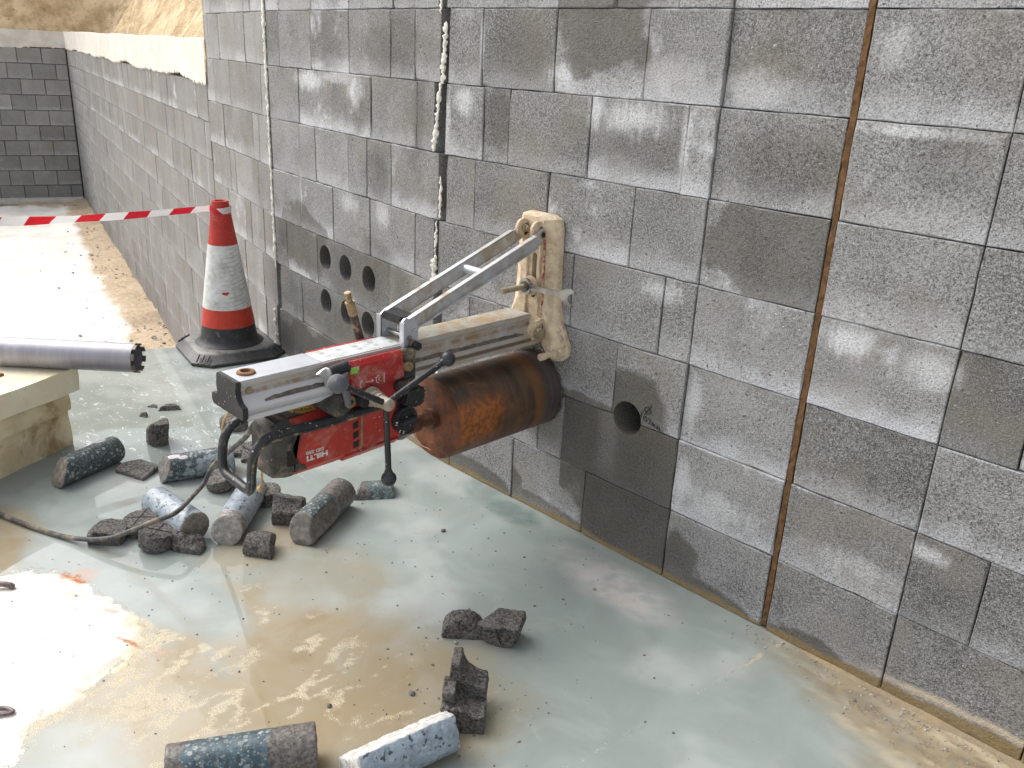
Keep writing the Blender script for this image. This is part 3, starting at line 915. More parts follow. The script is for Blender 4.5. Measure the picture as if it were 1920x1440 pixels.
def ground_fields(x, y):
    n1 = fbm(x * 3.1, y * 3.1); n2 = fbm(x * 9 + 40, y * 9); n3 = fbm(x * 38 + 5, y * 38, 3)
    wob = (n1 - 0.5) * 0.7 + (n2 - 0.5) * 0.35
    dry = sst(blob(x, y, -2.19, -1.55, 0.33, 0.32) + wob * 0.8, 1.25, 0.72)
    dry = np.maximum(dry, sst(blob(x, y, -2.2, -2.3, 0.9, 0.75) + wob * 0.5, 1.1, 0.8))
    sand = sst(blob(x, y, -1.82, -1.22, 0.46, 0.36, 0.6) + wob, 1.25, 0.65)
    tan = sst(blob(x, y, -1.52, -1.12, 0.5, 0.48, -0.5) + wob * 0.9, 1.2, 0.65)
    tan = np.maximum(tan, sst(blob(x, y, -2.72, -1.45, 0.26, 0.2) + wob, 1.1, 0.7))
    tan = np.maximum(tan, 0.7 * sst(blob(x, y, -2.15, -0.8, 0.13, 0.2) + wob, 1.1, 0.6))
    tan = np.maximum(tan, 0.45 * sst(blob(x, y, -1.85, -0.8, 0.3, 0.25) + wob * 1.2, 1.1, 0.5))
    mud = sst(x, -1.0, -0.62) * sst(y + (x + 0.7) * 0.3 + wob * 0.12, -0.22, -0.06)
    mud = np.maximum(mud, sst(x, -0.62, -0.35) * sst(y + wob * 0.25, -0.4, -0.2))
    tan = np.maximum(tan, mud)
    pale = sst(blob(x, y, -1.3, -0.14, 0.22, 0.1, -0.1) + wob * 1.7, 1.15, 0.45)
    clear = sst(blob(x, y, -2.12, -1.135, 0.36, 0.115, 0.2) + wob * 0.5, 1.15, 0.8)
    tan = tan * (1 - 0.85 * clear); sand = sand * (1 - clear)
    # thin drifted-sand veins, drawn out along the flow
    u = x * 0.94 + y * 0.34; v = -x * 0.34 + y * 0.94
    rid = 1 - np.abs(fbm(u * 7.5 + 3, v * 3.2, 4, 0.6) - 0.5) * 2
    vein = sst(rid, 0.9, 0.99)
    patch = sst(fbm(u * 10 + 30, v * 4.5, 5, 0.65), 0.54, 0.70)
    veinz = np.maximum(sand, sst(blob(x, y, -1.5, -1.12, 0.5, 0.52) + wob, 1.2, 0.7) * 0.8) * (1 - clear) * (1 - clear)
    crack = sst(seg_dist(x, y, [(-0.93, -0.80), (-0.885, -0.45), (-0.84, -0.03)]) + (n3 - 0.5) * 0.02, 0.022, 0.0)
    crack = crack * sst(n2, 0.3, 0.55)
    edge = sst(y + (n2 - 0.5) * 0.05, -0.035, 0.01) * sst(x, -1.0, -0.6)
    h = -0.0065 + (n1 - 0.5) * 0.004 + (n3 - 0.5) * 0.0016
    h = h + dry * 0.0125 + sand * 0.002 + pale * 0.003 + mud * 0.0055
    h = h + sand * (np.maximum(vein * 0.9, patch * 0.75)) * (0.0040 + (n3 - 0.5) * 0.004)
    h = h + crack * 0.0065 + edge * 0.006
    # the shore runs out almost level, so the film thins to nothing
    sh = sst(dry, 0.04, 0.3)
    h = h * (1 - sh) + np.maximum(h, -0.0005 + (n3 - 0.5) * 0.0012) * sh
    return dict(n1=n1, n2=n2, n3=n3, dry=dry, sand=sand, tan=tan, mud=mud, pale=pale, vein=vein * veinz, patch=patch * veinz, crack=crack, h=h, wob=wob, clear=clear)


def slab_edge_x(y):
    return -4.057 + (y + 0.121) * 0.478


def wall_y(x):
    """ground line of the wall (front face), piecewise along the bend"""
    return np.where(x > -2.29, 0.0, np.where(x > -3.77, (-0.310378 - 0.134399 * x) / 0.990927, (-0.683117 - 0.234833 * x) / 0.972036))


def grid_sheet(name, xs_u, ys, zfun, mat, attrs, kind, warp=True, skirt=None):
    """sheet over (u, y): u in 0..1 style x grid that starts at the slab edge"""
    ny, nx = len(ys), len(xs_u)
    Y = np.repeat(np.array(ys)[:, None], nx, 1)
    X = np.repeat(np.array(xs_u)[None, :], ny, 0)
    if warp:
        # leftmost columns follow the slanted slab edge
        e = slab_edge_x(Y)
        w = np.clip((-2.9 - X) / (X[0, -1] * 0 + (-2.9 - xs_u[0])), 0, 1)
        X = X + w * (e - xs_u[0])
    F = ground_fields(X, Y)
    Z = zfun(X, Y, F)
    verts = np.stack([X, Y, Z], -1).reshape(-1, 3)
    idx = np.arange(ny * nx).reshape(ny, nx)
    faces = np.stack([idx[:-1, :-1], idx[:-1, 1:], idx[1:, 1:], idx[1:, :-1]], -1).reshape(-1, 4)
    me = bpy.data.meshes.new(name)
    me.vertices.add(len(verts)); me.vertices.foreach_set("co", verts.ravel())
    me.loops.add(faces.size); me.loops.foreach_set("vertex_index", faces.ravel().astype(np.int32))
    me.polygons.add(len(faces))
    me.polygons.foreach_set("loop_start", np.arange(0, faces.size, 4, dtype=np.int32))
    me.polygons.foreach_set("use_smooth", np.ones(len(faces), dtype=bool))
    me.update(calc_edges=True)
    for k, arr in attrs(X, Y, F, Z).items():
        if arr.ndim == 3:
            a = me.attributes.new(k, 'FLOAT_COLOR', 'POINT')
            rgba = np.concatenate([arr.reshape(-1, 3), np.ones((ny * nx, 1))], 1)
            a.data.foreach_set("color", rgba.ravel().astype(np.float32))
        else:
            a = me.attributes.new(k, 'FLOAT', 'POINT')
            a.data.foreach_set("value", arr.ravel().astype(np.float32))
    me.materials.append(mat)
    o = bpy.data.objects.new(name, me)
    col.objects.link(o)
    o["kind"] = kind
    return o


def rust_field(X, Y, F):
    rust = sst(blob(X, Y, -2.345, -1.285, 0.085, 0.05, 0.5) + F['wob'] + (F['n3'] - 0.5), 1.1, 0.5)
    rust = np.maximum(rust, 0.3 * sst(blob(X, Y, -2.25, -1.33, 0.09, 0.03, 0.5) + F['wob'] + (F['n3'] - 0.5), 1.0, 0.4))
    rust = np.maximum(rust, 0.8 * sst(seg_dist(X, Y, [(-1.99, -1.32), (-1.92, -1.285), (-1.86, -1.25)]) + (F['n3'] - 0.5) * 0.012, 0.008, 0.003))
    rust = np.maximum(rust, 0.45 * sst(blob(X, Y, -2.12, -1.285, 0.035, 0.012, 0.6) + (F['n3'] - 0.5), 1.0, 0.4))
    return rust


def slab_attrs(X, Y, F, Z):
    c = np.zeros(X.shape + (3,)) + np.array((0.40, 0.39, 0.34))
    c = lerp(c, (0.36, 0.29, 0.18), F['tan'] * 0.9)
    c = lerp(c, (0.44, 0.345, 0.2), F['sand'] * 0.8)
    c = lerp(c, (0.66, 0.54, 0.33), np.clip(F['vein'] * 1.2 + F['patch'] * 0.7, 0, 1) * 0.9)
    c = lerp(c, (0.33, 0.26, 0.175), F['mud'] * 0.8)
    c = lerp(c, (0.44, 0.33, 0.19), F['mud'] * sst(F['n2'], 0.52, 0.68))
    c = lerp(c, (0.5, 0.47, 0.44), F['pale'])
    c = lerp(c, (0.7, 0.62, 0.5), sst(F['dry'], 0.02, 0.2))
    c = lerp(c, (0.86, 0.82, 0.77), sst(F['dry'] + (F['n3'] - 0.5) * 0.5, 0.2, 0.65))
    c = lerp(c, (0.5, 0.44, 0.34), F['crack'])
    c = lerp(c, (0.46, 0.16, 0.04), rust_field(X, Y, F))
    stain = sst(blob(X, Y, -1.42, -0.92, 0.1, 0.09) + F['wob'], 1.1, 0.4) * 0.5
    c = lerp(c, (0.24, 0.16, 0.075), stain)
    wet = np.clip(1 - F['dry'] * 1.3 - F['pale'] * 0.6, 0, 1) * sst(Z, 0.004, -0.001)
    return dict(col=c, wet=wet)


def water_attrs(X, Y, F, Z):
    c = np.zeros(X.shape + (3,)) + np.array((0.268, 0.306, 0.287))
    c = lerp(c, (0.335, 0.272, 0.175), np.clip(F['tan'] * 0.95 + 0.35 * F['sand'], 0, 1))
    c = lerp(c, (0.27, 0.2, 0.11), 0.55 * F['tan'] * sst(F['n2'], 0.52, 0.72))
    strk = fbm(X * 7 + 3, Y * 30 + (X * 6), 4)
    c = lerp(c, (0.56, 0.47, 0.33), F['mud'] * sst(strk, 0.45, 0.65) * 0.8)
    c = lerp(c, (0.2, 0.16, 0.11), F['mud'] * sst(strk, 0.42, 0.3) * 0.7)
    c = lerp(c, (0.52, 0.5, 0.47), F['pale'] * (0.5 + 0.5 * sst(F['n3'] * 0.5 + F['n2'] * 0.5, 0.4, 0.6)))
    c = lerp(c, (0.46, 0.17, 0.045), rust_field(X, Y, F) * 0.9)
    teal = sst(blob(X, Y, -1.82, -0.07, 0.13, 0.06) + F['wob'] * 1.2, 1.1, 0.4)
    teal = np.maximum(teal, 0.6 * sst(blob(X, Y, -2.02, -0.05, 0.18, 0.07) + F['wob'] * 1.5, 1.1, 0.4))
    teal = np.maximum(teal, 0.25 * sst(blob(X, Y, -1.55, -0.1, 0.25, 0.07) + F['wob'] * 1.5, 1.1, 0.4))
    c = lerp(c, (0.13, 0.175, 0.165), teal * 0.85)
    c = lerp(c, (0.45, 0.47, 0.45), sst(F['n1'] * 0.7 + F['n2'] * 0.3, 0.48, 0.68) * 0.6 * (1 - F['tan']))
    strip = sst(seg_dist(X, Y, [(-2.5, -1.2), (-2.31, -1.16), (-1.95, -1.154), (-1.85, -1.158), (-1.68, -1.187)]) + (F['n3'] - 0.5) * 0.01, 0.022, 0.01)
    c = lerp(c, (0.29, 0.29, 0.25), strip * 0.6)
    foam = sst(blob(X, Y, -3.3, -0.45, 0.75, 0.5) + F['wob'], 1.2, 0.7)
    vn = np.clip(np.maximum(F['vein'] * 0.7, F['patch'] * 0.42) + F['crack'] * 0.42 + 0.16 * F['sand'], 0, 1)
    ringd = sst(blob(X, Y, -2.14, -1.5, 0.52, 0.42, 0.3) + F['wob'] * 0.9, 1.15, 0.62)
    vn = np.clip((vn * 0.95 + 0.36 * ringd) * (1 - F['clear']), 0, 0.85)
    return dict(col=c, depth=-(F['h'] - 0.0), foam=foam, vein=vn)


def axis_pts(segs):
    out = []
    for a, b, st in segs:
        out += list(np.arange(a, b - 1e-9, st))
    out.append(segs[-1][1])
    return out


XS = axis_pts([(-4.2, -2.9, 0.014), (-2.9, -0.2, 0.008), (-0.2, 1.6, 0.06)])
YS = axis_pts([(-3.6, -1.75, 0.06), (-1.75, -0.2, 0.008), (-0.2, 0.06, 0.006), (0.06, 0.36, 0.012)])
slab = grid_sheet("slab", XS, YS, lambda X, Y, F: F['h'], M_SLAB, slab_attrs, "structure")
XW = axis_pts([(-4.2, -2.9, 0.03), (-2.9, -0.2, 0.012), (-0.2, 1.6, 0.1)])
YW = axis_pts([(-3.6, -1.75, 0.1), (-1.75, 0.06, 0.012), (0.06, 0.36, 0.03)])
water = grid_sheet("water", XW, YW, lambda X, Y, F: X * 0, M_WATER, water_attrs, "structure")
# vertical face of the slab down to the dirt
bm = new_bm()
e0, e1 = slab_edge_x(-3.6), slab_edge_x(0.36)
pe = [(e0 - 0.001, -3.6), (e1 - 0.001, 0.36), (e1 + 0.1, 0.36), (e0 + 0.1, -3.6)]
add_prism(bm, pe, 'z', -1.05, -0.02)
add_prism(bm, [(e0 - 0.0015, -3.6), (e1 - 0.0015, 0.36), (e1 + 0.03, 0.36), (e0 + 0.03, -3.6)], 'z', -0.02, -0.004)
o = link("slab_edge", bm, M_RENDER, smooth=False); o["kind"] = "structure"


def dirt_ground():
    xs = axis_pts([(-120, -20, 10), (-20, -3.5, 0.075), (-3.5, 60, 8)])
    ys = axis_pts([(-120, -8, 8), (-8, 4.5, 0.08), (4.5, 80, 8)])
    X, Y = np.meshgrid(xs, ys)
    n = fbm(X * 0.9, Y * 0.9, 5); n2 = fbm(X * 6, Y * 6, 4)
    Z = -0.955 + (n - 0.5) * 0.12 + (n2 - 0.5) * 0.05
    # distance in front of the far wall and of the end wall
    fw = (Y - (0.482 + (-4.9 - X) * 0.268)) * -0.966
    ew = (X + 14.12 + (Y - 2.954) * -0.354) * 0.943
    near = np.maximum(sst(fw, 0.55, 0.05), sst(ew, 0.9, 0.1))
    Z += near * 0.03 * (1 + (n2 - 0.5) * 3)
    inside = (X > -20) & (X < -3) & (Y > -8) & (Y < 4.5)
    Z = np.where(inside, Z, -0.97)
    verts = np.stack([X, Y, Z], -1).reshape(-1, 3)
    ny, nx = X.shape
    idx = np.arange(ny * nx).reshape(ny, nx)
    faces = np.stack([idx[:-1, :-1], idx[:-1, 1:], idx[1:, 1:], idx[1:, :-1]], -1).reshape(-1, 4)
    me = bpy.data.meshes.new("dirt_ground")
    me.from_pydata(verts.tolist(), [], faces.tolist())
    for p in me.polygons: p.use_smooth = True
    a = me.attributes.new("edge", 'FLOAT', 'POINT')
    a.data.foreach_set("value", np.clip(near, 0, 1).ravel().astype(np.float32))
    me.materials.append(M_DIRT)
    o = bpy.data.objects.new("ground", me); col.objects.link(o); o["kind"] = "structure"


dirt_ground()


# ------------------------------------------------------------------ block walls
class Facet:
    def __init__(self, nx, ny, d):
        self.nx, self.ny, self.d = nx, ny, d
        self.ang = math.atan2(-nx, ny)
    def at(self, x): return Vector((x, (self.d - self.nx * x) / self.ny, 0))


F_MAIN = Facet(0.0, 1.0, 0.0)
F_LEFT = Facet(0.134399, 0.990927, -0.310378)
F_TURN = Facet(0.234833, 0.972036, -0.683117)


def block_mesh(w, h, depth, rag=0.0012, n=6, ch=0.0018, chips=0.6):
    """front face at y=0 looking along -y, ragged arrises"""
    hw, hh = w / 2, h / 2
    cor = [(-hw, -hh), (hw, -hh), (hw, hh), (-hw, hh)]
    loop = []
    for i in range(4):
        a, b = cor[i], cor[(i + 1) % 4]
        L = math.hypot(b[0] - a[0], b[1] - a[1])
        k = max(2, int(round(n * L / 0.3)))
        for j in range(k):
            t = j / k
            loop.append((a[0] + (b[0] - a[0]) * t, a[1] + (b[1] - a[1]) * t))
    bm = new_bm()
    front, rim, back = [], [], []
    for (x, z) in loop:
        nx = -1 if x <= -hw + 1e-6 else (1 if x >= hw - 1e-6 else 0)
        nz = -1 if z <= -hh + 1e-6 else (1 if z >= hh - 1e-6 else 0)
        chip = random.random()
        cc = ch * (1 + random.uniform(-0.4, 0.5))
        if nx and nz and chip < chips * 0.5: cc += random.uniform(0.002, 0.006)
        elif chip < chips * 0.16: cc += random.uniform(0.001, 0.004)
        j = random.uniform(-rag, rag * 0.6)
        front.append(bm.verts.new((x - nx * (cc - j), random.uniform(-0.0006, 0.0006), z - nz * (cc - j))))
        rim.append(bm.verts.new((x + nx * j, cc * 0.9, z + nz * j)))
        back.append(bm.verts.new((x, depth, z)))
    m = len(loop)
    bm.faces.new(front); bm.faces.new(back[::-1])
    for i in range(m):
        k = (i + 1) % m
        bm.faces.new((front[i], rim[i], rim[k], front[k]))
        bm.faces.new((rim[i], back[i], back[k], rim[k]))
    bmesh.ops.recalc_face_normals(bm, faces=bm.faces[:])
    return bm


def put_block(parent, fc, x0, x1, z0, z1, mat, tone=None, eff=None, gap=0.0035, depth=0.19, proud=None, rag=0.0013, hair0=False, hair1=False, zg=0.0018, n=6, ch=0.0018):
    """hair0 / hair1: the joint on that side is tight"""
    g0 = 0.0006 if hair0 else gap
    g1 = 0.0006 if hair1 else gap
    a, b = fc.at(x0), fc.at(x1)
    w = (b - a).length - g0 - g1
    c = (a + b) / 2 + (b - a).normalized() * (g0 - g1) / 2
    h = (z1 - z0) - zg
    bm = block_mesh(w, h, depth, rag, n, ch)
    me = bpy.data.meshes.new("block"); bm.to_mesh(me); bm.free()
    me.materials.append(mat)
    o = bpy.data.objects.new("block", me); col.objects.link(o)
    o.parent = parent
    pr = random.uniform(-0.0025, 0.0025) if proud is None else proud
    nrm = Vector((fc.nx, fc.ny, 0))
    o.location = Vector((c.x, c.y, (z0 + z1) / 2)) + nrm * pr - parent.location
    o.rotation_euler = (random.uniform(-0.004, 0.004), 0, fc.ang + random.uniform(-0.003, 0.003))
    o["tone"] = float(random.uniform(-0.45, 0.35) if tone is None else tone)
    e = random.random()
    o["eff"] = float((0.15 + 0.75 * e * e) if eff is None else eff)
    o["seed"] = random.uniform(0, 20)
    return o


H = 0.225
NROW = 13                       # courses in all; seven show, the rest go on above the picture
TOP = 7 * H


def course(k): return TOP - (k + 1) * H, TOP - k * H     # k = 0 is the first full course under the top of the picture


def build_rows(parent, fc, rows, mat, tones=None, effs=None, **kw):
    """rows: {k: [joints from right to left]}; negative-hair joints are given as tuples (x, 'h')"""
    made = {}
    for k, js in rows.items():
        z0, z1 = course(k)
        for i in range(len(js) - 1):
            b, a = js[i], js[i + 1]
            hb = isinstance(b, tuple); ha = isinstance(a, tuple)
            xb = b[0] if hb else b; xa = a[0] if ha else a
            t = tones.get((k, i)) if tones else None
            e = effs.get((k, i)) if effs else None
            made[(k, i)] = put_block(parent, fc, xa, xb, z0, z1, mat, t, e, hair0=ha, hair1=hb, **kw)
    return made


def backing(parent, fc, x0, x1, z0, z1, y=0.191, th=0.06):  # slab added behind a wall so no light passes its joints
    a, b = fc.at(x0), fc.at(x1)
    bm = new_bm()
    n = Vector((fc.nx, fc.ny, 0))
    c = (a + b) / 2 + n * (y + th / 2)
    add_box(bm, (c.x, c.y, (z0 + z1) / 2), ((b - a).length, th, z1 - z0), (0, 0, fc.ang))
    return link("light_stop", bm, M_LIGHT_STOP, parent, smooth=False)


def running(x_right, x_left, w, off):
    js = [x_right]
    x = x_right - off
    while x > x_left + 0.03:
        js.append(x); x -= w
    js.append(x_left)
    return js


# --- right wall section
w_right = thing("block_wall", (-0.2, 0, 0), "grey block wall section at the right edge, to the right of the brown vertical joint strip", "wall", "sections of the block wall")
JR = -0.897
rows = {}
for k in range(-6, 7):
    rows[k] = [1.3] + [x for x in (1.069, 0.739, 0.409, 0.079, -0.25) if True] + [-0.576, JR] if k % 2 == 0 else [1.3, 1.24, 0.91, 0.58, 0.25, -0.08, -0.412, -0.576, JR]
tones, effs = {}, {}
for k in range(0, 7):
    L = len(rows[k])
    tones[(k, L - 2)] = {0: 0.05, 1: 0.15, 2: 0.12, 3: 0.15, 4: -0.35, 5: -0.1, 6: -0.1}[k]
    effs[(k, L - 2)] = {0: 0.5, 1: 0.35, 2: 0.45, 3: 0.85, 4: 0.35, 5: 0.5, 6: 0.3}[k]
    tones[(k, L - 3)] = {0: 0.0, 1: -0.1, 2: -0.2, 3: -0.6, 4: 0.05, 5: -0.4, 6: -0.15}[k]
    effs[(k, L - 3)] = {0: 0.3, 1: 0.3, 2: 0.2, 3: 0.1, 4: 0.5, 5: 0.2, 6: 0.3}[k]
build_rows(w_right, F_MAIN, rows, M_BLOCK_RIGHT, tones, effs, gap=0.0014)
backing(w_right, F_MAIN, -0.89, 1.3, -0.1, TOP + 6 * H)
bm = new_bm()
add_prism(bm, [(-0.9125, 0.003), (-0.8985, 0.003), (-0.8985, 0.15), (-0.9125, 0.15)], 'z', 0.012, TOP + 6 * H)
bmesh.ops.subdivide_edges(bm, edges=[e for e in bm.edges if abs(e.verts[0].co.z - e.verts[1].co.z) > 1], cuts=160, use_grid_fill=True)
for v in bm.verts:
    v.co.x += random.uniform(-0.0012, 0.0009) + 0.0012 * mnoise.noise((0, 0, v.co.z * 5)); v.co.y += random.uniform(-0.0015, 0.002)
link("joint_strip", bm, M_JOINT, w_right, smooth=False)

# --- middle wall section
w_mid = thing("block_wall", (-1.6, 0, 0), "grey block wall section behind the core drill, between the brown joint strip and the stepped white mortar joint", "wall", "sections of the block wall")
JM = -0.9145
B = -1.248
h = lambda x: (x, 'h')
rows = {
    0: [JM, B, h(-1.487), -1.81, h(-2.115), -2.272],
    1: [JM, B, h(-1.335), -1.66, -1.986, h(-2.1), -2.283],
    2: [JM, B, -1.482, -1.806, -2.131, -2.276],
    3: [JM, B, -1.352, -1.684, -2.01, -2.312],
    4: [JM, B, h(-1.49), -1.825, h(-2.135), -2.285],
    5: [JM, B, -1.682, h(-1.788), -2.11, -2.32],
    6: [JM, B, -1.573, -1.897, -2.223, -2.30],
}
for k in range(-6, 0):
    rows[k] = [JM, B, h(-1.4) if k % 2 else h(-1.487), -1.6 if k % 2 else -1.81, -1.93 if k % 2 else h(-2.12), -2.29 if k % 2 else -2.272]
tones = {(0, 0): -0.2, (0, 1): 0.05, (0, 2): 0.15, (0, 3): -0.25, (0, 4): -0.1,
         (1, 0): -0.1, (1, 1): 0.25, (1, 2): 0.0, (1, 3): 0.0, (1, 4): -0.3, (1, 5): 0.0,
         (2, 0): 0.1, (2, 1): 0.05, (2, 2): 0.1, (2, 3): -0.05, (2, 4): 0.05,
         (3, 0): 0.2, (3, 1): 0.15, (3, 2): 0.12, (3, 3): 0.0, (3, 4): 0.1,
         (4, 0): 0.22, (4, 1): 0.12, (4, 2): -0.1, (4, 3): 0.0, (4, 4): 0.0,
         (5, 0): 0.25, (5, 1): -0.35, (5, 2): 0.0, (5, 3): 0.0, (5, 4): -0.1,
         (6, 0): 0.05, (6, 1): -0.4, (6, 2): 0.2, (6, 3): 0.15, (6, 4): 0.0}
effs = {(0, 1): 0.7, (0, 2): 0.55, (0, 0): 0.45, (1, 1): 1.0, (1, 2): 0.75, (2, 1): 0.35, (1, 5): 0.6, (1, 4): 0.3, (3, 0): 0.6, (4, 0): 0.6, (5, 0): 0.75,
        (5, 1): 0.0, (6, 1): 0.0, (4, 1): 0.3, (3, 1): 0.4, (0, 3): 0.1, (6, 0): 0.25, (1, 0): 0.3, (2, 0): 0.5}
mid = build_rows(w_mid, F_MAIN, rows, M_BLOCK_MID, tones, effs, gap=0.0013)
for k in range(-6, 7):       # the column beside the strip stands back a little, so its joint reads as a shadow line
    ob = mid[(k, 0)]
    ob.location.y += {0: 0.009, -1: 0.006, 1: 0.004, 3: 0.004, 4: 0.006}.get(k, 0.003)
backing(w_mid, F_MAIN, -2.30, -0.91, -0.1, TOP + 6 * H)
HX, HZ, HR = -1.432, 0.455, 0.052
bpy.context.view_layer.update()
for key in ((4, 1), (5, 1)):
    ob = mid[key]
    Mi = (Matrix.Translation(w_mid.location) @ ob.matrix_basis).inverted()
    cut_cyl(ob, Mi @ Vector((HX, -0.1, HZ)), Mi @ Vector((HX, 0.4, HZ)), HR)

# handwriting beside the hole: a struck-through circle and 107mm
bm = new_bm()
def stroke(pts, r=0.0013):
    add_tube(bm, [(x, -0.0022, z) for x, z in pts], r, 6)
ox, oz = -1.361, 0.504
stroke([(ox + 0.011 * math.cos(t), oz + 0.010 * math.sin(t)) for t in [i * 2 * math.pi / 14 for i in range(15)]])
stroke([(ox - 0.010, oz - 0.018), (ox + 0.012, oz + 0.018)])
stroke([(ox + 0.018, oz - 0.010), (ox + 0.0205, oz - 0.0115)])
def glyph(x, z, pts, s=0.0145, slope=-0.28):
    stroke([(x + px * s, z + pz * s + slope * px * s) for px, pz in pts])
bx, bz = -1.384, 0.474
glyph(bx, bz, [(0.0, 0), (0.25, 1.5)])
glyph(bx + 0.011, bz - 0.004, [(0.45 + 0.42 * math.cos(t), 0.5 + 0.5 * math.sin(t)) for t in [i * 2 * math.pi / 10 for i in range(11)]])
glyph(bx + 0.027, bz - 0.008, [(0, 1.0), (0.85, 1.05), (0.3, -0.1)])
glyph(bx + 0.042, bz - 0.011, [(0, 0), (0.15, 0.75), (0.4, 0.1), (0.6, 0.75), (0.85, 0.1), (1.0, 0.2)])
glyph(bx + 0.060, bz - 0.0155, [(0, 0), (0.15, 0.75), (0.4, 0.1), (0.6, 0.75), (0.85, 0.1), (1.1, 0.25)])
link("handwriting", bm, M_INK, w_mid, smooth=False)

# --- left wall section
w_left = thing("block_wall", (-3.0, 0.1, 0), "grey block wall section with six drilled holes, between the two white mortar joints", "wall", "sections of the block wall")
XL = -3.735
rows = {
    0: [-2.315, h(-2.475), h(-2.637), -2.95, -3.284, h(-3.6), XL],
    1: [-2.345, -2.459, -2.783, h(-3.113), -3.42, XL],
    2: [-2.314, -2.635, h(-2.82), h(-2.972), -3.27, h(-3.43), XL],
    3: [-2.338, -2.466, -2.8, -3.117, h(-3.435), XL],
    4: [-2.33, -2.65, -3.284, h(-3.605), XL],
    5: [-2.33, -2.46, -2.74, h(-3.13), h(-3.463), XL + 0.03],
    6: [-2.34, -2.6, -2.93, h(-3.255), -3.58, XL],
}
for k in range(-6, 0):
    rows[k] = [-2.33] + [-2.46 - (0.16 if k % 2 else 0) - 0.325 * i for i in range(4)] + [XL]
tones = {(0, 0): -0.15, (0, 1): -0.2, (0, 2): -0.1, (0, 3): -0.2, (0, 4): 0.0, (1, 0): -0.2, (1, 1): -0.05, (1, 2): -0.25, (1, 3): -0.05, (1, 4): 0.1,
         (2, 0): 0.0, (2, 1): -0.15, (2, 2): 0.05, (2, 3): 0.12, (2, 4): 0.1, (2, 5): 0.15,
         (3, 0): 0.0, (3, 1): 0.15, (3, 2): 0.05, (3, 3): 0.1, (3, 4): 0.15,
         (4, 0): 0.0, (4, 1): -0.25, (4, 2): 0.0, (4, 3): -0.05, (5, 1): 0.0, (5, 2): -0.2, (5, 3): -0.2, (5, 4): -0.15,
         (6, 0): -0.3, (6, 1): -0.3, (6, 2): -0.3, (6, 3): -0.3, (6, 4): -0.35}
effs = {(1, 2): 0.9, (1, 3): 1.0, (0, 4): 0.25, (3, 1): 0.55, (3, 2): 0.3, (3, 4): 0.6, (2, 3): 0.5, (2, 4): 0.3, (4, 1): 0.1, (5, 2): 0.1, (5, 3): 0.1, (6, 3): 0.4}
lft = build_rows(w_left, F_LEFT, rows, M_BLOCK_LEFT, tones, effs, gap=0.0018)
backing(w_left, F_LEFT, XL, -2.30, -0.1, TOP + 6 * H)
bpy.context.view_layer.update()
HOLES = [(-3.207, 0.585, 1), (-3.02, 0.58, 1), (-2.817, 0.578, 1), (-3.215, 0.388, 2), (-3.012, 0.388, 2), (-2.826, 0.386, 2)]
hr = 0.0545
nL = Vector((F_LEFT.nx, F_LEFT.ny, 0))
for hx, hz, row in HOLES:
    c = F_LEFT.at(hx); c.z = hz
    for key in ([(4, 1)] if row == 1 else [(5, 2), (5, 1), (5, 3)]):
        ob = lft[key]
        ws = (Matrix.Translation(w_left.location) @ ob.matrix_basis)
        hw = max(abs(v.co.x) for v in ob.data.vertices)
        loc = ws.inverted() @ c
        if abs(loc.x) < hw + hr:
            cut_cyl(ob, ws.inverted() @ (c - nL * 0.1), ws.inverted() @ (c + nL * 0.4), hr, 32)

# --- the turned section with streaked blocks, left of the cone's back
w_turn = thing("block_wall", (-4.3, 0.35, 0), "narrow tall grey wall section behind the traffic cone, ending in a sharp vertical corner", "wall", "sections of the block wall")
XT = -4.905
rows = {}
for k in range(-6, 12):
    rows[k] = running(-3.77 if k != 6 else -3.80, XT, 0.322, [0.175, 0.322][k % 2])
    js = []
    for i, x in enumerate(rows[k]):
        js.append(x)
        if i + 1 < len(rows[k]) and (x - rows[k][i + 1]) > 0.28 and random.random() < 0.6:
            js.append(h(x - random.choice((0.1, 0.16, 0.22))))
    rows[k] = js
build_rows(w_turn, F_TURN, rows, M_BLOCK_A, None, None, gap=0.0016, rag=0.001)
backing(w_turn, F_TURN, XT, -3.76, -1.2, TOP + 6 * H)

# mortar squeezed out of the two bends, lumpy and broken
def lump_run(bm, fc, path, r, step=0.012, out=0.0015):
    step *= 0.6; r *= 0.92; n0 = len(bm.verts)
    (x0, z0), (x1, z1) = path
    n = max(2, int(abs(z1 - z0) / step))
    pts, rs = [], []
    nrm = Vector((fc.nx, fc.ny, 0))
    for i in range(n + 1):
        t = i / n
        x = x0 + (x1 - x0) * t; z = z0 + (z1 - z0) * t
        p = fc.at(x) - nrm * (out + random.uniform(-0.002, 0.004)); p.z = z
        p.x += random.uniform(-0.003, 0.003)
        pts.append(p)
        rs.append(r * (random.uniform(0.45, 1.25) + 0.45 * mnoise.noise((x0, 7, z * 14))) * (0.35 if i in (0, n) else 1))
    add_tube(bm, pts, rs, 9, jitter=0.4)
    bm.verts.ensure_lookup_table()
    for v in bm.verts[n0:]:       # pressed flat against the wall
        f = fc.at(v.co.x); dd = (Vector((v.co.x, v.co.y, 0)) - f).dot(nrm)
        v.co -= nrm * dd * 0.5

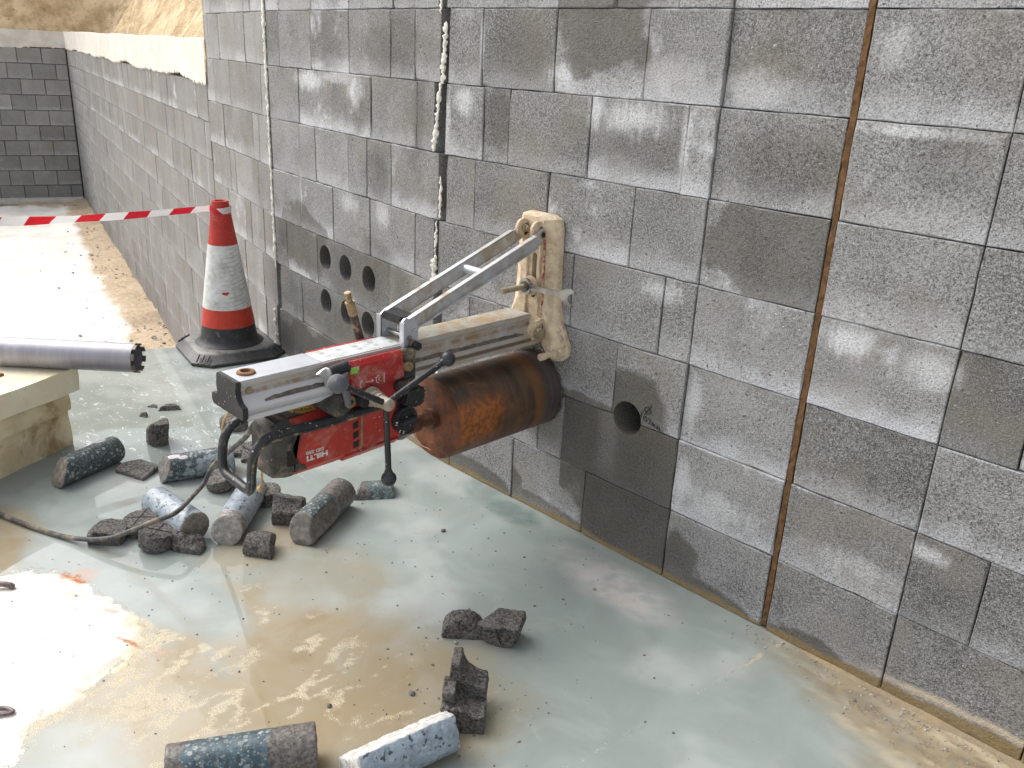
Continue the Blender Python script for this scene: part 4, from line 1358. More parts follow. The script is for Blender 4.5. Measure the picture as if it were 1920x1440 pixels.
bm = new_bm()
lump_run(bm, F_LEFT, ((-3.752, TOP + 6 * H), (-3.752, 0.45)), 0.0125, 0.016)
lump_run(bm, F_LEFT, ((-3.752, 0.45), (-3.748, 0.42)), 0.008)
bm2 = new_bm()
lump_run(bm, F_LEFT, ((-3.79, 0.21), (-3.78, 0.0)), 0.017, 0.012)
link("mortar_bead", bm, M_BEAD, w_left, ang=80)
bm = bm2
lump_run(bm, F_LEFT, ((-2.318, TOP + 6 * H), (-2.315, 1.56)), 0.012)
for a, b, r in (((-2.286, 1.535), (-2.300, 1.35), 0.013), ((-2.310, 1.35), (-2.338, 1.13), 0.0125), ((-2.30, 1.05), (-2.303, 0.91), 0.006),
                ((-2.318, 0.9), (-2.325, 0.78), 0.006), ((-2.322, 0.78), (-2.332, 0.68), 0.013), ((-2.30, 0.35), (-2.318, 0.24), 0.012), ((-2.32, 0.22), (-2.325, 0.16), 0.01)):
    lump_run(bm, F_MAIN, (a, b), r, 0.011)
link("mortar_bead", bm, M_BEAD, w_left, ang=80)

# --- far wall: lower, runs away on the left, cement render along its top
F_FAR = Facet(math.sin(R(15)), math.cos(R(15)), math.sin(R(15)) * -4.905 + math.cos(R(15)) * 0.484)
w_far = thing("low_block_wall", (-9.5, 1.7, -0.95), "long grey block wall receding on the left, whitewashed cement render along its top", "wall", "low retaining walls of the dug-out yard")
zl = [1.215 - 0.214 * i for i in range(11)]
XF0, XF1 = -4.93, -14.12
far_bm = new_bm()
nb = 0
for i in range(-1, 10):
    z1, z0 = (1.215 if i < 0 else zl[i]), (zl[i + 1] if i >= 0 else None)
    if i < 0: continue
    js = running(XF0, XF1, 0.318, 0.15 if i % 2 else 0.3)
    for a, b in zip(js[1:], js[:-1]):
        if nb < 270 and b > -11.8:
            put_block(w_far, F_FAR, a, b, z0, z1, M_BLOCK_FAR, random.uniform(-0.35, 0.3), (0.75 if i in (0, 2) else 0.2) * random.random(), gap=0.0014, rag=0.001, n=3, depth=0.15, ch=0.0025)
            nb += 1
        else:
            p, q = F_FAR.at(a), F_FAR.at(b)
            w = (q - p).length - 0.006
            sub = block_mesh(w, z1 - z0 - 0.005, 0.15, 0.001, 2, 0.004)
            M = Matrix.Translation(((p.x + q.x) / 2, (p.y + q.y) / 2, (z0 + z1) / 2)) @ Matrix.Rotation(F_FAR.ang, 4, 'Z')
            bmesh.ops.transform(sub, matrix=M, verts=sub.verts[:])
            tmp = bpy.data.meshes.new("tmp"); sub.to_mesh(tmp); sub.free(); far_bm.from_mesh(tmp); bpy.data.meshes.remove(tmp)
o = link("far_blocks", far_bm, M_BLOCK_FAR, w_far, smooth=False); o["kind"] = "stuff"; o["tone"] = 0.0; o["eff"] = 0.3; o["seed"] = 3.0
backing(w_far, F_FAR, XF1, XF0, -1.2, 1.215, 0.152)


def render_band(parent, fc, x0, x1, zt, zb, rag, mat, th=0.012):
    """render coat with a ragged lower edge"""
    bm = new_bm()
    n = int((x1 - x0) / 0.02)
    nrm = Vector((fc.nx, fc.ny, 0))
    fr, bk = [], []
    for i in range(n + 1):
        x = x0 + (x1 - x0) * i / n
        p = fc.at(x)
        zlow = zb + (mnoise.noise((x * 1.3, 0, 5)) * 0.03) + random.uniform(-rag, rag)
        f1 = p - nrm * th; b1 = p + nrm * 0.15
        zt2 = zt + mnoise.noise((x * 2, 3, 1)) * 0.012
        fr.append((bm.verts.new((f1.x, f1.y, zt2)), bm.verts.new((f1.x, f1.y, zlow))))
        bk.append((bm.verts.new((b1.x, b1.y, zt2)), bm.verts.new((b1.x, b1.y, zlow))))
    for i in range(n):
        bm.faces.new((fr[i][0], fr[i + 1][0], fr[i + 1][1], fr[i][1]))
        bm.faces.new((fr[i][0], bk[i][0], bk[i + 1][0], fr[i + 1][0]))
        bm.faces.new((fr[i][1], fr[i + 1][1], bk[i + 1][1], bk[i][1]))
    return link("render_band", bm, mat, parent, smooth=False)


render_band(w_far, F_FAR, XF1 + 0.01, -4.885, 1.448, 1.222, 0.012, M_RENDER)

# --- end wall, dark, facing the yard
ea = R(-70.5)
CORN = Vector((-14.123, 2.954, 0))
class FacetE(Facet):
    def __init__(self):
        self.nx, self.ny = math.sin(ea), math.cos(ea)
        self.ang = math.atan2(-self.nx, self.ny)
    def at(self, s):       # s metres along the wall from the corner towards the open side
        e = Vector((self.ny, -self.nx, 0))
        return CORN - e * s if (CORN - e).y < CORN.y else CORN + e * s
F_END = FacetE()
w_end = thing("low_block_wall", (-14.5, 1.8, -0.95), "dark grey block wall closing the yard at the far left, facing the camera", "wall", "low retaining walls of the dug-out yard")
sgn = 1 if F_END.at(1.0).y < CORN.y else -1
end_bm = new_bm()
for i in range(10):
    z1, z0 = zl[i], zl[i + 1]
    xs = [0.012]
    x = 0.012 + (0.155 if i % 2 else 0.32)
    while x < 6.5: xs.append(x); x += 0.312
    for a, b in zip(xs[:-1], xs[1:]):
        pa, pb = F_END.at(a), F_END.at(b)
        w = abs(b - a) - 0.006
        if b < 1.7:
            bmx = block_mesh(w, z1 - z0 - 0.006, 0.15, 0.001, 3, 0.005)
            me = bpy.data.meshes.new("block"); bmx.to_mesh(me); bmx.free(); me.materials.append(M_BLOCK_END)
            o = bpy.data.objects.new("block", me); col.objects.link(o); o.parent = w_end
            c = (pa + pb) / 2; c.z = (z0 + z1) / 2
            n_in = Vector((F_END.nx, F_END.ny, 0))
            o.location = c + n_in * random.uniform(-0.004, 0.004) - w_end.location
            o.rotation_euler = (0, 0, F_END.ang)
            o["tone"] = random.uniform(-0.6, 0.35); o["eff"] = random.random() ** 2 * 0.5; o["seed"] = random.uniform(0, 20)
        else:
            sub = block_mesh(w, z1 - z0 - 0.006, 0.15, 0.001, 2, 0.005)
            c = (pa + pb) / 2
            bmesh.ops.transform(sub, matrix=Matrix.Translation((c.x, c.y, (z0 + z1) / 2)) @ Matrix.Rotation(F_END.ang, 4, 'Z'), verts=sub.verts[:])
            tmp = bpy.data.meshes.new("tmp"); sub.to_mesh(tmp); sub.free(); end_bm.from_mesh(tmp); bpy.data.meshes.remove(tmp)
o = link("far_blocks", end_bm, M_BLOCK_END, w_end, smooth=False); o["kind"] = "stuff"; o["tone"] = 0.0; o["eff"] = 0.2; o["seed"] = 1.0
bm = new_bm()
p0, p1 = F_END.at(0), F_END.at(6.5)
nin = Vector((F_END.nx, F_END.ny, 0))
c = (p0 + p1) / 2 + nin * 0.18
add_box(bm, (c.x, c.y, 0.12), (6.5, 0.05, 2.2), (0, 0, F_END.ang))
link("light_stop", bm, M_LIGHT_STOP, w_end, smooth=False)  # added backing that keeps light from passing between these blocks
bm = new_bm()
n = 190
prev = None
for i in range(n + 1):
    s = 6.5 * i / n
    p = F_END.at(s)
    f1 = p - nin * 0.012; b1 = p + nin * 0.15
    zlow = 1.222 + mnoise.noise((s * 2, 1, 0)) * 0.02 + random.uniform(-0.022, 0.012)
    cur = [bm.verts.new((f1.x, f1.y, 1.445)), bm.verts.new((f1.x, f1.y, zlow)), bm.verts.new((b1.x, b1.y, 1.445)), bm.verts.new((b1.x, b1.y, zlow))]
    if prev:
        bm.faces.new((prev[0], cur[0], cur[1], prev[1])); bm.faces.new((prev[0], prev[2], cur[2], cur[0])); bm.faces.new((prev[1], cur[1], cur[3], prev[3]))
    prev = cur
link("render_band", bm, M_RENDER_END, w_end, smooth=False)
# cement fillet at its foot
bm = new_bm()
q0 = F_END.at(0.0) - nin * 0.10; q1 = F_END.at(6.5) - nin * 0.10
c = (q0 + q1) / 2
add_box(bm, (c.x, c.y, -0.93), (6.5, 0.22, 0.08), (0, 0, F_END.ang))
link("cement_fillet", bm, M_RENDER_END, w_end, bev=0.02)


# ------------------------------------------------------------------ earth bank behind the far walls
def bank():
    """steep cut face of soil that rises behind the two low walls"""
    pts = [Vector((-3.0, 1.35, 0)), Vector((-5.2, 0.9, 0)), F_FAR.at(-9.5) + Vector((0.08, 0.3, 0)), F_FAR.at(-14.3) + Vector((-0.2, 0.55, 0)),
           F_END.at(1.2) + nin * 0.35, F_END.at(6.5) + nin * 0.5, F_END.at(16) + nin * 1.5, F_END.at(40) + nin * 3]
    path, cum = [], [0]
    for a, b in zip(pts[:-1], pts[1:]):
        L = (b - a).length
        k = max(2, int(L / (0.13 if L < 9 else 1.0)))
        for i in range(k): path.append(a + (b - a) * i / k)
    path.append(pts[-1])
    prof = [(0.0, 1.15)] + [(0.17 * t + 0.0, 1.2 + 0.25 * t) for t in range(1, 22)] + [(4.6, 6.4), (7, 6.5), (14, 6.6), (60, 7)]
    verts, faces = [], []
    for i, p in enumerate(path):
        a = path[max(0, i - 1)]; b = path[min(len(path) - 1, i + 1)]
        t = (b - a).normalized()
        out = Vector((t.y, -t.x, 0))
        if out.dot(Vector((0, 1, 0)) if i < len(path) * 0.55 else Vector((-1, 0, 0))) < 0: out = -out
        for j, (d, z) in enumerate(prof):
            nz = mnoise.fractal((p.x * 0.9, p.y * 0.9, z * 0.9), 1.0, 2.0, 5) if True else 0
            n2 = mnoise.fractal((p.x * 4, p.y * 4, z * 4), 1.0, 2.0, 3)
            amp = 0 if j == 0 else 1
            q = p + out * (d + amp * (nz * 0.16 + n2 * 0.06))
            verts.append((q.x, q.y, z + amp * n2 * 0.05 + (nz * 0.5 if j > 21 else 0)))
    m = len(prof)
    for i in range(len(path) - 1):
        for j in range(m - 1):
            faces.append((i * m + j, (i + 1) * m + j, (i + 1) * m + j + 1, i * m + j + 1))
    me = bpy.data.meshes.new("earth_bank")
    me.from_pydata(verts, [], faces)
    for p in me.polygons: p.use_smooth = True
    me.materials.append(M_BANK)
    o = bpy.data.objects.new("earth_bank", me); col.objects.link(o); o["kind"] = "structure"


bank()


# ------------------------------------------------------------------ core drill on its stand
CX = -1.81
rig = thing("core_drill", (CX, -0.5, 0.6), "red and black core drill on an aluminium rail, bolted to the wall, with rusty barrel", "core drill")

# wall base casting, caked in mud
def loft(bm, sections):
    """sections: [(y, [(x, z)...])] with equal counts"""
    rings = [[bm.verts.new((x, y, z)) for x, z in poly] for y, poly in sections]
    k = len(rings[0])
    for a, b in zip(rings[:-1], rings[1:]):
        for i in range(k):
            bm.faces.new((a[i], a[(i + 1) % k], b[(i + 1) % k], b[i]))
    bm.faces.new(rings[0][::-1]); bm.faces.new(rings[-1])

half = [(0.050, 1.006), (0.076, 0.996), (0.084, 0.97), (0.086, 0.90), (0.088, 0.81), (0.094, 0.73), (0.110, 0.68), (0.130, 0.64), (0.144, 0.612), (0.140, 0.585), (0.118, 0.563), (0.092, 0.562), (0.072, 0.60), (0.05, 0.625)]
fronth = [(0.034, 0.998), (0.044, 0.992), (0.046, 0.965), (0.046, 0.90), (0.048, 0.81), (0.054, 0.745), (0.076, 0.70), (0.098, 0.662), (0.112, 0.632), (0.116, 0.60), (0.104, 0.58), (0.09, 0.582), (0.068, 0.61), (0.048, 0.64)]
def ring(hp, k=1.0): return [(CX + x * k, z) for x, z in hp] + [(CX - x * k, z) for x, z in reversed(hp)]
bm = new_bm()
loft(bm, [(-0.0035, ring(half)), (-0.018, ring(half)), (-0.026, ring([(a * 0.93, z) for a, z in half])), (-0.046, ring(fronth)), (-0.05, ring([(a * 0.94, z) for a, z in fronth]))])
base = link("base_plate", bm, M_CREAM, rig, bev=0.0018)
bpy.context.view_layer.update()
Mi = (Matrix.Translation(rig.location) @ base.matrix_basis).inverted()
for zz in np.arange(0.80, 0.885, 0.008):
    pass
# the long slot for the anchor: cut with three cylinders and closed with a dark floor
b = new_bm()
add_prism(b, [(CX + 0.012 + 0.0095 * math.cos(t), 0.845 + (0.036 if math.sin(t) >= 0 else -0.085) + 0.0095 * math.sin(t)) for t in [i * 2 * math.pi / 20 for i in range(20)]], 'y', -0.1, -0.01)
cm = bpy.data.meshes.new("cutter"); bmesh.ops.translate(b, vec=-Vector(rig.location), verts=b.verts[:]); b.to_mesh(cm); b.free()
co = bpy.data.objects.new("cutter", cm); col.objects.link(co); co.location = rig.location
md = base.modifiers.new("cut", 'BOOLEAN'); md.operation = 'DIFFERENCE'; md.object = co; md.solver = 'EXACT'
bpy.context.view_layer.update()
fold(base, []); bpy.data.objects.remove(co); bpy.data.meshes.remove(cm)
bm = new_bm(); add_box(bm, (CX + 0.012, -0.0125, 0.82), (0.018, 0.004, 0.14))
link("slot_floor", bm, M_SLOT, base, smooth=False)
# raised ribs, the sunk frame round the slot, cooling-like steps on the right flank, lugs
bm = new_bm()
for s in (-1, 1):
    add_prism(bm, [(CX + 0.012 + s * 0.026 - 0.004, 0.70), (CX + 0.012 + s * 0.026 + 0.004, 0.70), (CX + 0.012 + s * 0.026 + 0.0035, 0.925), (CX + 0.012 + s * 0.026 - 0.0035, 0.925)], 'y', -0.058, -0.044)
add_box(bm, (CX + 0.012, -0.0515, 0.925), (0.058, 0.013, 0.008))
link("rib", bm, M_CREAM, base, bev=0.002)
for z in (0.92, 0.89, 0.86, 0.83, 0.80, 0.77):
    bm = new_bm(); add_box(bm, (CX + 0.0665, -0.031, z), (0.026, 0.012, 0.019), (0, random.uniform(-0.1, 0.1), 0.72))
    link("flank_step", bm, M_CREAM, base, bev=0.004)
bm = new_bm()
add_prism(bm, [(CX + 0.050, 0.70), (CX + 0.0555, 0.70), (CX + 0.052, 0.945), (CX + 0.0465, 0.945)], 'y', -0.0525, -0.046)
link("scraped_edge", bm, M_SCRAPE, base, bev=0.001)
bm = new_bm()
add_prism(bm, [(CX + 0.0465, 0.77), (CX + 0.049, 0.77), (CX + 0.049, 0.92), (CX + 0.0465, 0.92)], 'y', -0.0518, -0.046)
link("scraped_edge", bm, M_SCRAPE, base, smooth=False)
for s in (1, -1):
    for z, x in ((0.668, 0.103), (0.645, 0.116), (0.622, 0.125)):
        bm = new_bm(); add_box(bm, (CX + s * x, -0.028, z), (0.026, 0.016, 0.012), (0, s * 0.55, 0))
        link("flank_step", bm, M_CREAM, base, bev=0.003)
for s in (-1, 1):
    bm = new_bm()
    add_cyl(bm, (CX + s * 0.023, -0.066, 0.962), (CX + s * 0.038, -0.066, 0.962), 0.027, seg=28)
    add_box(bm, (CX + s * 0.0305, -0.05, 0.953), (0.015, 0.034, 0.05))
    link("lug", bm, M_CREAM, base, bev=0.003)
    bm = new_bm()
    add_cyl(bm, (CX + s * 0.045, -0.075, 0.655), (CX + s * 0.066, -0.075, 0.655), 0.036, seg=32)
    add_box(bm, (CX + s * 0.0555, -0.048, 0.66), (0.021, 0.05, 0.07))
    link("lug", bm, M_CREAM, base, bev=0.004)
bm = new_bm()
add_cyl(bm, (CX - 0.04, -0.066, 0.962), (CX - 0.012, -0.066, 0.962), 0.0125, seg=6)
add_cyl(bm, (CX - 0.0125, -0.066, 0.962), (CX - 0.004, -0.066, 0.962), 0.0085, seg=20)
link("bolt", bm, M_MUDSTEEL, base, bev=0.001)
bm = new_bm()
add_cyl(bm, (CX + 0.06, -0.078, 0.655), (CX + 0.084, -0.078, 0.655), 0.0175, seg=24)
add_cyl(bm, (CX + 0.083, -0.078, 0.655), (CX + 0.09, -0.078, 0.655), 0.0125, seg=6)
link("bolt", bm, M_MUDSTEEL, base, bev=0.0012)
for sx in (-1, 1):
    bm = new_bm()
    add_cyl(bm, (CX + sx * 0.108, -0.03, 0.592), (CX + sx * 0.108, -0.095, 0.592), 0.0095, seg=18)
    add_cyl(bm, (CX + sx * 0.108, -0.085, 0.592), (CX + sx * 0.108, -0.104, 0.592), 0.0125, seg=6)
    add_cyl(bm, (CX + sx * 0.108, -0.042, 0.592), (CX + sx * 0.108, -0.052, 0.592), 0.0165, seg=18)
    link("levelling_screw", bm, M_CREAM, base, bev=0.001)

# rail
RY0, RY1 = -1.052, -0.085
prof_h = [(0.046, 0.710), (0.0465, 0.700), (0.040, 0.698), (0.040, 0.6935), (0.0385, 0.693), (0.0385, 0.682), (0.042, 0.679), (0.0645, 0.6525), (0.069, 0.6515), (0.070, 0.6455), (0.063, 0.643), (0.063, 0.635), (0.071, 0.633), (0.071, 0.622), (0.058, 0.619)]
prof = [(CX + x, z) for x, z in prof_h] + [(CX - x, z) for x, z in reversed(prof_h)]
bm = new_bm()
add_prism(bm, prof, 'y', RY0, RY1)
rail = link("rail", bm, M_RAIL, rig, bev=0.0008, bseg=1, ang=25)
# clean upper face and the printed depth scale
bm = new_bm(); add_box(bm, (CX, (RY0 - 0.83) / 2 - 0.0, 0.7112), (0.088, abs(RY0 + 0.83), 0.0022))
link("top_face", bm, M_ALU_BRIGHT, rail, bev=0.0006)
bm = new_bm(); add_box(bm, (CX, -0.707, 0.7112), (0.08, 0.245, 0.0022))
link("depth_scale", bm, M_SCALE, rail, smooth=False)
bm = new_bm(); add_box(bm, (CX, -0.3325, 0.7112), (0.088, 0.485, 0.0022))
link("top_face", bm, M_ALU_DIRTY, rail, bev=0.0006)
for s in (-1, 1):
    bm = new_bm()
    # toothed wear strip lying on the sloping ledge
    n = 60
    y0, y1 = -1.0, -0.13
    P = []
    for i in range(n + 1):
        y = y0 + (y1 - y0) * i / n
        P.append((y, 0.0125 * min(1, 0.45 + i / 4, (n - i) / 3 + 0.3) * random.uniform(0.8, 1.1)))
    a = []
    for y, w in P:
        lo = Vector((CX + s * 0.0610, y, 0.6558)); d = Vector((-s * 0.0225, 0, 0.0275)).normalized()
        off = Vector((s * 0.0275, 0, 0.0225)).normalized() * 0.0012
        a.append((bm.verts.new(lo + off), bm.verts.new(lo + d * w + off), bm.verts.new(lo - off), bm.verts.new(lo + d * w - off)))
    for p, q in zip(a[:-1], a[1:]):
        bm.faces.new((p[0], q[0], q[1], p[1])); bm.faces.new((p[1], q[1], q[3], p[3])); bm.faces.new((p[2], p[3], q[3], q[2]))
    link("rack_strip", bm, M_DARKSTEEL, rail, smooth=False)
bm = new_bm()
add_lathe(bm, [(0.0125, -0.004), (0.0125, 0.004), (0.0145, 0.0065), (0.021, 0.0045), (0.023, 0.0), (0.023, -0.002)], (CX, -1.012, 0.7125), 32)
add_cyl(bm, (CX, -1.012, 0.708), (CX, -1.012, 0.7118), 0.0126, seg=24)
link("bushing", bm, M_RUSTRING, rail)
bm = new_bm(); add_cyl(bm, (CX, -1.012, 0.709), (CX, -1.012, 0.7128), 0.0115, seg=24)
link("bushing_hole", bm, M_SLOT, rail)
bm = new_bm()
add_cyl(bm, (CX + 0.039, -1.028, 0.682), (CX + 0.044, -1.028, 0.682), 0.0095, seg=20)
add_cyl(bm, (CX + 0.043, -1.028, 0.682), (CX + 0.0455, -1.028, 0.682), 0.006, seg=6)
link("screw", bm, M_MUDSTEEL, rail)
# black end cap
bm = new_bm()
cap = [(CX - 0.044, 0.714), (CX + 0.050, 0.714), (CX + 0.053, 0.706), (CX + 0.049, 0.694), (CX + 0.050, 0.678), (CX + 0.060, 0.664), (CX + 0.078, 0.657), (CX + 0.078, 0.632), (CX + 0.072, 0.624), (CX - 0.02, 0.6245),
       (CX - 0.068, 0.626), (CX - 0.076, 0.634), (CX - 0.076, 0.654), (CX - 0.052, 0.656), (CX - 0.046, 0.664), (CX - 0.049, 0.684), (CX - 0.046, 0.70)]
add_prism(bm, cap, 'y', -1.066, -1.0525)
link("end_cap", bm, M_BLACK, rail, bev=0.002)

# two struts, spacer tube and the clamp on the rail
sdirv = Vector((0, 0.525, 0.19)).normalized()
sup = Vector((0, -sdirv.z, sdirv.y))
for s in (-1, 1):
    X = CX + s * 0.0445
    bm = new_bm()
    a = Vector((X, -0.562, 0.758)); b_ = Vector((X, -0.055, 0.949))
    # channel section: web with two short flanges turned outwards
    for off, sz in (((0, 0, 0), (0.005, 0.040)), ((s * 0.0055, 0, 0.0185), (0.016, 0.004)), ((s * 0.0055, 0, -0.0185), (0.016, 0.004))):
        c = (a + b_) / 2 + Vector((off[0], 0, 0)) + sup * off[2]
        vs = bmesh.ops.create_cube(bm, size=1.0)['verts']
        Mx = Matrix((Vector((1, 0, 0)), sdirv, sup)).transposed().to_4x4()
        L = (b_ - a).length * (1 if off[2] == 0 else 0.93)
        cc = c - sdirv * (0 if off[2] == 0 else 0.016)
        bmesh.ops.transform(bm, matrix=Matrix.Translation(cc) @ Mx @ Matrix.Diagonal((sz[0], L, sz[1], 1)), verts=vs)
    add_cyl(bm, (X - 0.0027, -0.057, 0.949), (X + 0.0027, -0.057, 0.949), 0.0195, seg=28)
    strut = link("support_strut", bm, M_ALU, rig, bev=0.0008, bseg=1)
    if s > 0:
        bm = new_bm(); add_cyl(bm, (X - 0.001, -0.058, 0.951), (X + 0.0036, -0.058, 0.951), 0.0105, seg=24)
        add_cyl(bm, (X + 0.003, -0.058, 0.951), (X + 0.0046, -0.058, 0.951), 0.0125, 0.0115, seg=24)
        link("pivot_eye", bm, M_MUDSTEEL, strut)
        bm = new_bm(); add_cyl(bm, (X + 0.003, -0.058, 0.951), (X + 0.0053, -0.058, 0.951), 0.0082, seg=20)
        link("pivot_hole", bm, M_SLOT, strut)
bm = new_bm()
c = Vector((CX, -0.285, 0.862))
add_cyl(bm, c - Vector((0.0425, 0, 0)), c + Vector((0.0425, 0, 0)), 0.0125, seg=24)
link("spacer_tube", bm, M_ALU_BRIGHT, rig)
for s in (-1, 1):
    bm = new_bm()
    X = CX + s * 0.0445
    add_prism(bm, [(-0.588, 0.700), (-0.532, 0.700), (-0.530, 0.752), (-0.545, 0.782), (-0.575, 0.782), (-0.586, 0.772)], 'x', X - s * 0.003, X + s * 0.006)
    add_prism(bm, [(-0.588, 0.700), (-0.582, 0.700), (-0.582, 0.774), (-0.588, 0.774)], 'x', X - s * 0.003, X + s * 0.016)
    link("clamp_cheek", bm, M_ALU_BRIGHT, rig, bev=0.001)
bm = new_bm()
add_box(bm, (CX, -0.556, 0.7795), (0.081, 0.052, 0.009))
add_box(bm, (CX, -0.5835, 0.773), (0.081, 0.006, 0.016))
link("clamp_cover", bm, M_BLACK, rig, bev=0.002)
bm = new_bm(); add_cyl(bm, (CX - 0.055, -0.563, 0.727), (CX + 0.056, -0.563, 0.727), 0.0072, seg=18)
link("clamp_pin", bm, M_STEEL, rig)
bm = new_bm()
add_cyl(bm, (CX + 0.05, -0.552, 0.708), (CX + 0.062, -0.552, 0.708), 0.0135, seg=20)
link("clamp_washer", bm, M_MUDSTEEL, rig, bev=0.001)
bm = new_bm()
add_cyl(bm, (CX + 0.061, -0.552, 0.708), (CX + 0.08, -0.552, 0.708), 0.0125, seg=6)
nut = link("clamp_nut", bm, M_BLACK, rig, bev=0.001)
bm = new_bm(); add_cyl(bm, (CX + 0.079, -0.552, 0.708), (CX + 0.0806, -0.552, 0.708), 0.0075, seg=18)
link("socket", bm, M_SLOT, nut)
bm = new_bm(); add_box(bm, (CX, -0.563, 0.7045), (0.09, 0.06, 0.007))
link("clamp_shoe", bm, M_MUDSTEEL, rig, bev=0.001)

# carriage: two red side cheeks that straddle the rail, and its bed underneath
CY0, CY1 = -0.808, -0.572
car = None
for s in (1, -1):
    bm = new_bm()
    xo, xi = CX + s * 0.080, CX + s * 0.073
    add_prism(bm, [(xo * 0 + CX + s * 0.0565, 0.705), (CX + s * 0.068, 0.7065), (CX + s * 0.079, 0.694), (CX + s * 0.079, 0.642), (CX + s * 0.0745, 0.636), (CX + s * 0.0755, 0.588), (CX + s * 0.071, 0.584), (CX + s * 0.071, 0.640), (CX + s * 0.0715, 0.66), (CX + s * 0.0565, 0.676)], 'y', CY0, CY1 - 0.03)
    # a pressed step half way down
    add_prism(bm, [(CX + s * 0.078, 0.668), (CX + s * 0.0845, 0.660), (CX + s * 0.0845, 0.636), (CX + s * 0.078, 0.628)], 'y', CY0 + 0.036, CY1 - 0.032)
    o = link("carriage", bm, M_RED, rig, bev=0.0015)
    if s > 0: car = o
    bm = new_bm()
    add_prism(bm, [(CX + s * 0.0562, 0.7065), (CX + s * 0.074, 0.7075), (CX + s * 0.0825, 0.699), (CX + s * 0.0825, 0.622), (CX + s * 0.070, 0.615), (CX + s * 0.0705, 0.66), (CX + s * 0.0562, 0.675)], 'y', CY1 - 0.031, CY1 + 0.008)
    link("end_guard", bm, M_BLACKDIRTY, o, bev=0.002)
bm = new_bm()
add_box(bm, (CX, -0.69, 0.598), (0.142, 0.225, 0.028))
link("carriage_bed", bm, M_RED, rig, bev=0.003)
# guard bolt, black roller cover and cams at the near end
bm = new_bm()
add_cyl(bm, (CX + 0.078, -0.592, 0.662), (CX + 0.092, -0.592, 0.662), 0.0145, 0.0125, seg=26)
add_cyl(bm, (CX + 0.091, -0.592, 0.662), (CX + 0.095, -0.592, 0.662), 0.008, seg=6)
link("roller_bolt", bm, M_BRASS, car, bev=0.001)
bm = new_bm()
add_cyl(bm, (CX + 0.075, -0.832, 0.694), (CX + 0.075, -0.775, 0.700), 0.0155, seg=24)
link("roller_cover", bm, M_BLACK, car, bev=0.002)
bm = new_bm()
add_cyl(bm, (CX + 0.075, -0.838, 0.694), (CX + 0.075, -0.831, 0.695), 0.014, seg=24)
add_prism(bm, [(-0.862, 0.694), (-0.845, 0.703), (-0.83, 0.706), (-0.826, 0.69), (-0.82, 0.66), (-0.815, 0.636), (-0.826, 0.634), (-0.838, 0.655), (-0.84, 0.682)], 'x', CX + 0.062, CX + 0.071)
link("wiper_blade", bm, M_ALU, car, bev=0.001)
bm = new_bm()
add_prism(bm, [(-0.875, 0.618), (-0.79, 0.640), (-0.772, 0.640), (-0.772, 0.583), (-0.806, 0.563), (-0.816, 0.57)], 'x', CX + 0.058, CX + 0.082)
link("rear_guard", bm, M_BLACKDIRTY, car, bev=0.002)
bm = new_bm()
add_box(bm, (CX + 0.074, -0.79, 0.64), (0.014, 0.03, 0.05))
link("latch_body", bm, M_BLACKDIRTY, car, bev=0.003)
bm = new_bm()
add_lathe(bm, [(0.007, 0.0), (0.0075, 0.006), (0.0155, 0.005), (0.0165, 0.0)], (0, 0, 0), 26)
bmesh.ops.transform(bm, matrix=Matrix.Translation((CX + 0.083, -0.777, 0.606)) @ Matrix.Rotation(R(90), 4, 'Y'), verts=bm.verts[:])
link("locking_bush", bm, M_BRASS, car)
bm = new_bm(); add_cyl(bm, (CX + 0.08, -0.777, 0.606), (CX + 0.0845, -0.777, 0.606), 0.0072, seg=20)
link("bush_hole", bm, M_SLOT, car)
bm = new_bm()
add_cyl(bm, (CX + 0.07, -0.748, 0.606), (CX + 0.108, -0.748, 0.606), 0.0155, seg=24)
add_cyl(bm, (CX + 0.107, -0.748, 0.606), (CX + 0.1095, -0.748, 0.606), 0.0155, 0.0145, seg=24)
pinb = link("shaft_socket", bm, M_BLACK, car, bev=0.001)
bm = new_bm(); add_cyl(bm, (CX + 0.108, -0.748, 0.606), (CX + 0.1103, -0.748, 0.606), 0.0105, seg=20)
link("socket_hole", bm, M_SLOT, pinb)
bm = new_bm()
add_cyl(bm, (CX + 0.07, -0.617, 0.611), (CX + 0.105, -0.617, 0.611), 0.017, seg=24)
add_cyl(bm, (CX + 0.104, -0.617, 0.611), (CX + 0.112, -0.617, 0.611), 0.0105, seg=24)
add_cyl(bm, (CX + 0.085, -0.617, 0.611), (CX + 0.085, -0.575, 0.617), 0.013, seg=20)
link("shaft_socket", bm, M_BLACKDIRTY, car, bev=0.001)
bm = new_bm()
add_cyl(bm, (CX + 0.079, -0.608, 0.644), (CX + 0.0842, -0.608, 0.644), 0.004, seg=14)
link("screw_hole", bm, M_SLOT, car)
# stickers and pictogram
bm = new_bm()
add_box(bm, (CX + 0.0796, -0.760, 0.684), (0.0014, 0.022, 0.014))
link("green_sticker", bm, M_GREEN, car, smooth=False)
bm = new_bm()
add_box(bm, (CX + 0.0795, -0.758, 0.689), (0.0012, 0.027, 0.010)); link("pale_sticker", bm, M_STICKPALE, car, smooth=False)

def flat_strokes(name, strokes, x, mat, parent, r=0.0011):
    bm = new_bm()
    for pts in strokes:
        add_tube(bm, [(x, y, z) for y, z in pts], r, 5)
    return link(name, bm, mat, parent, smooth=False)

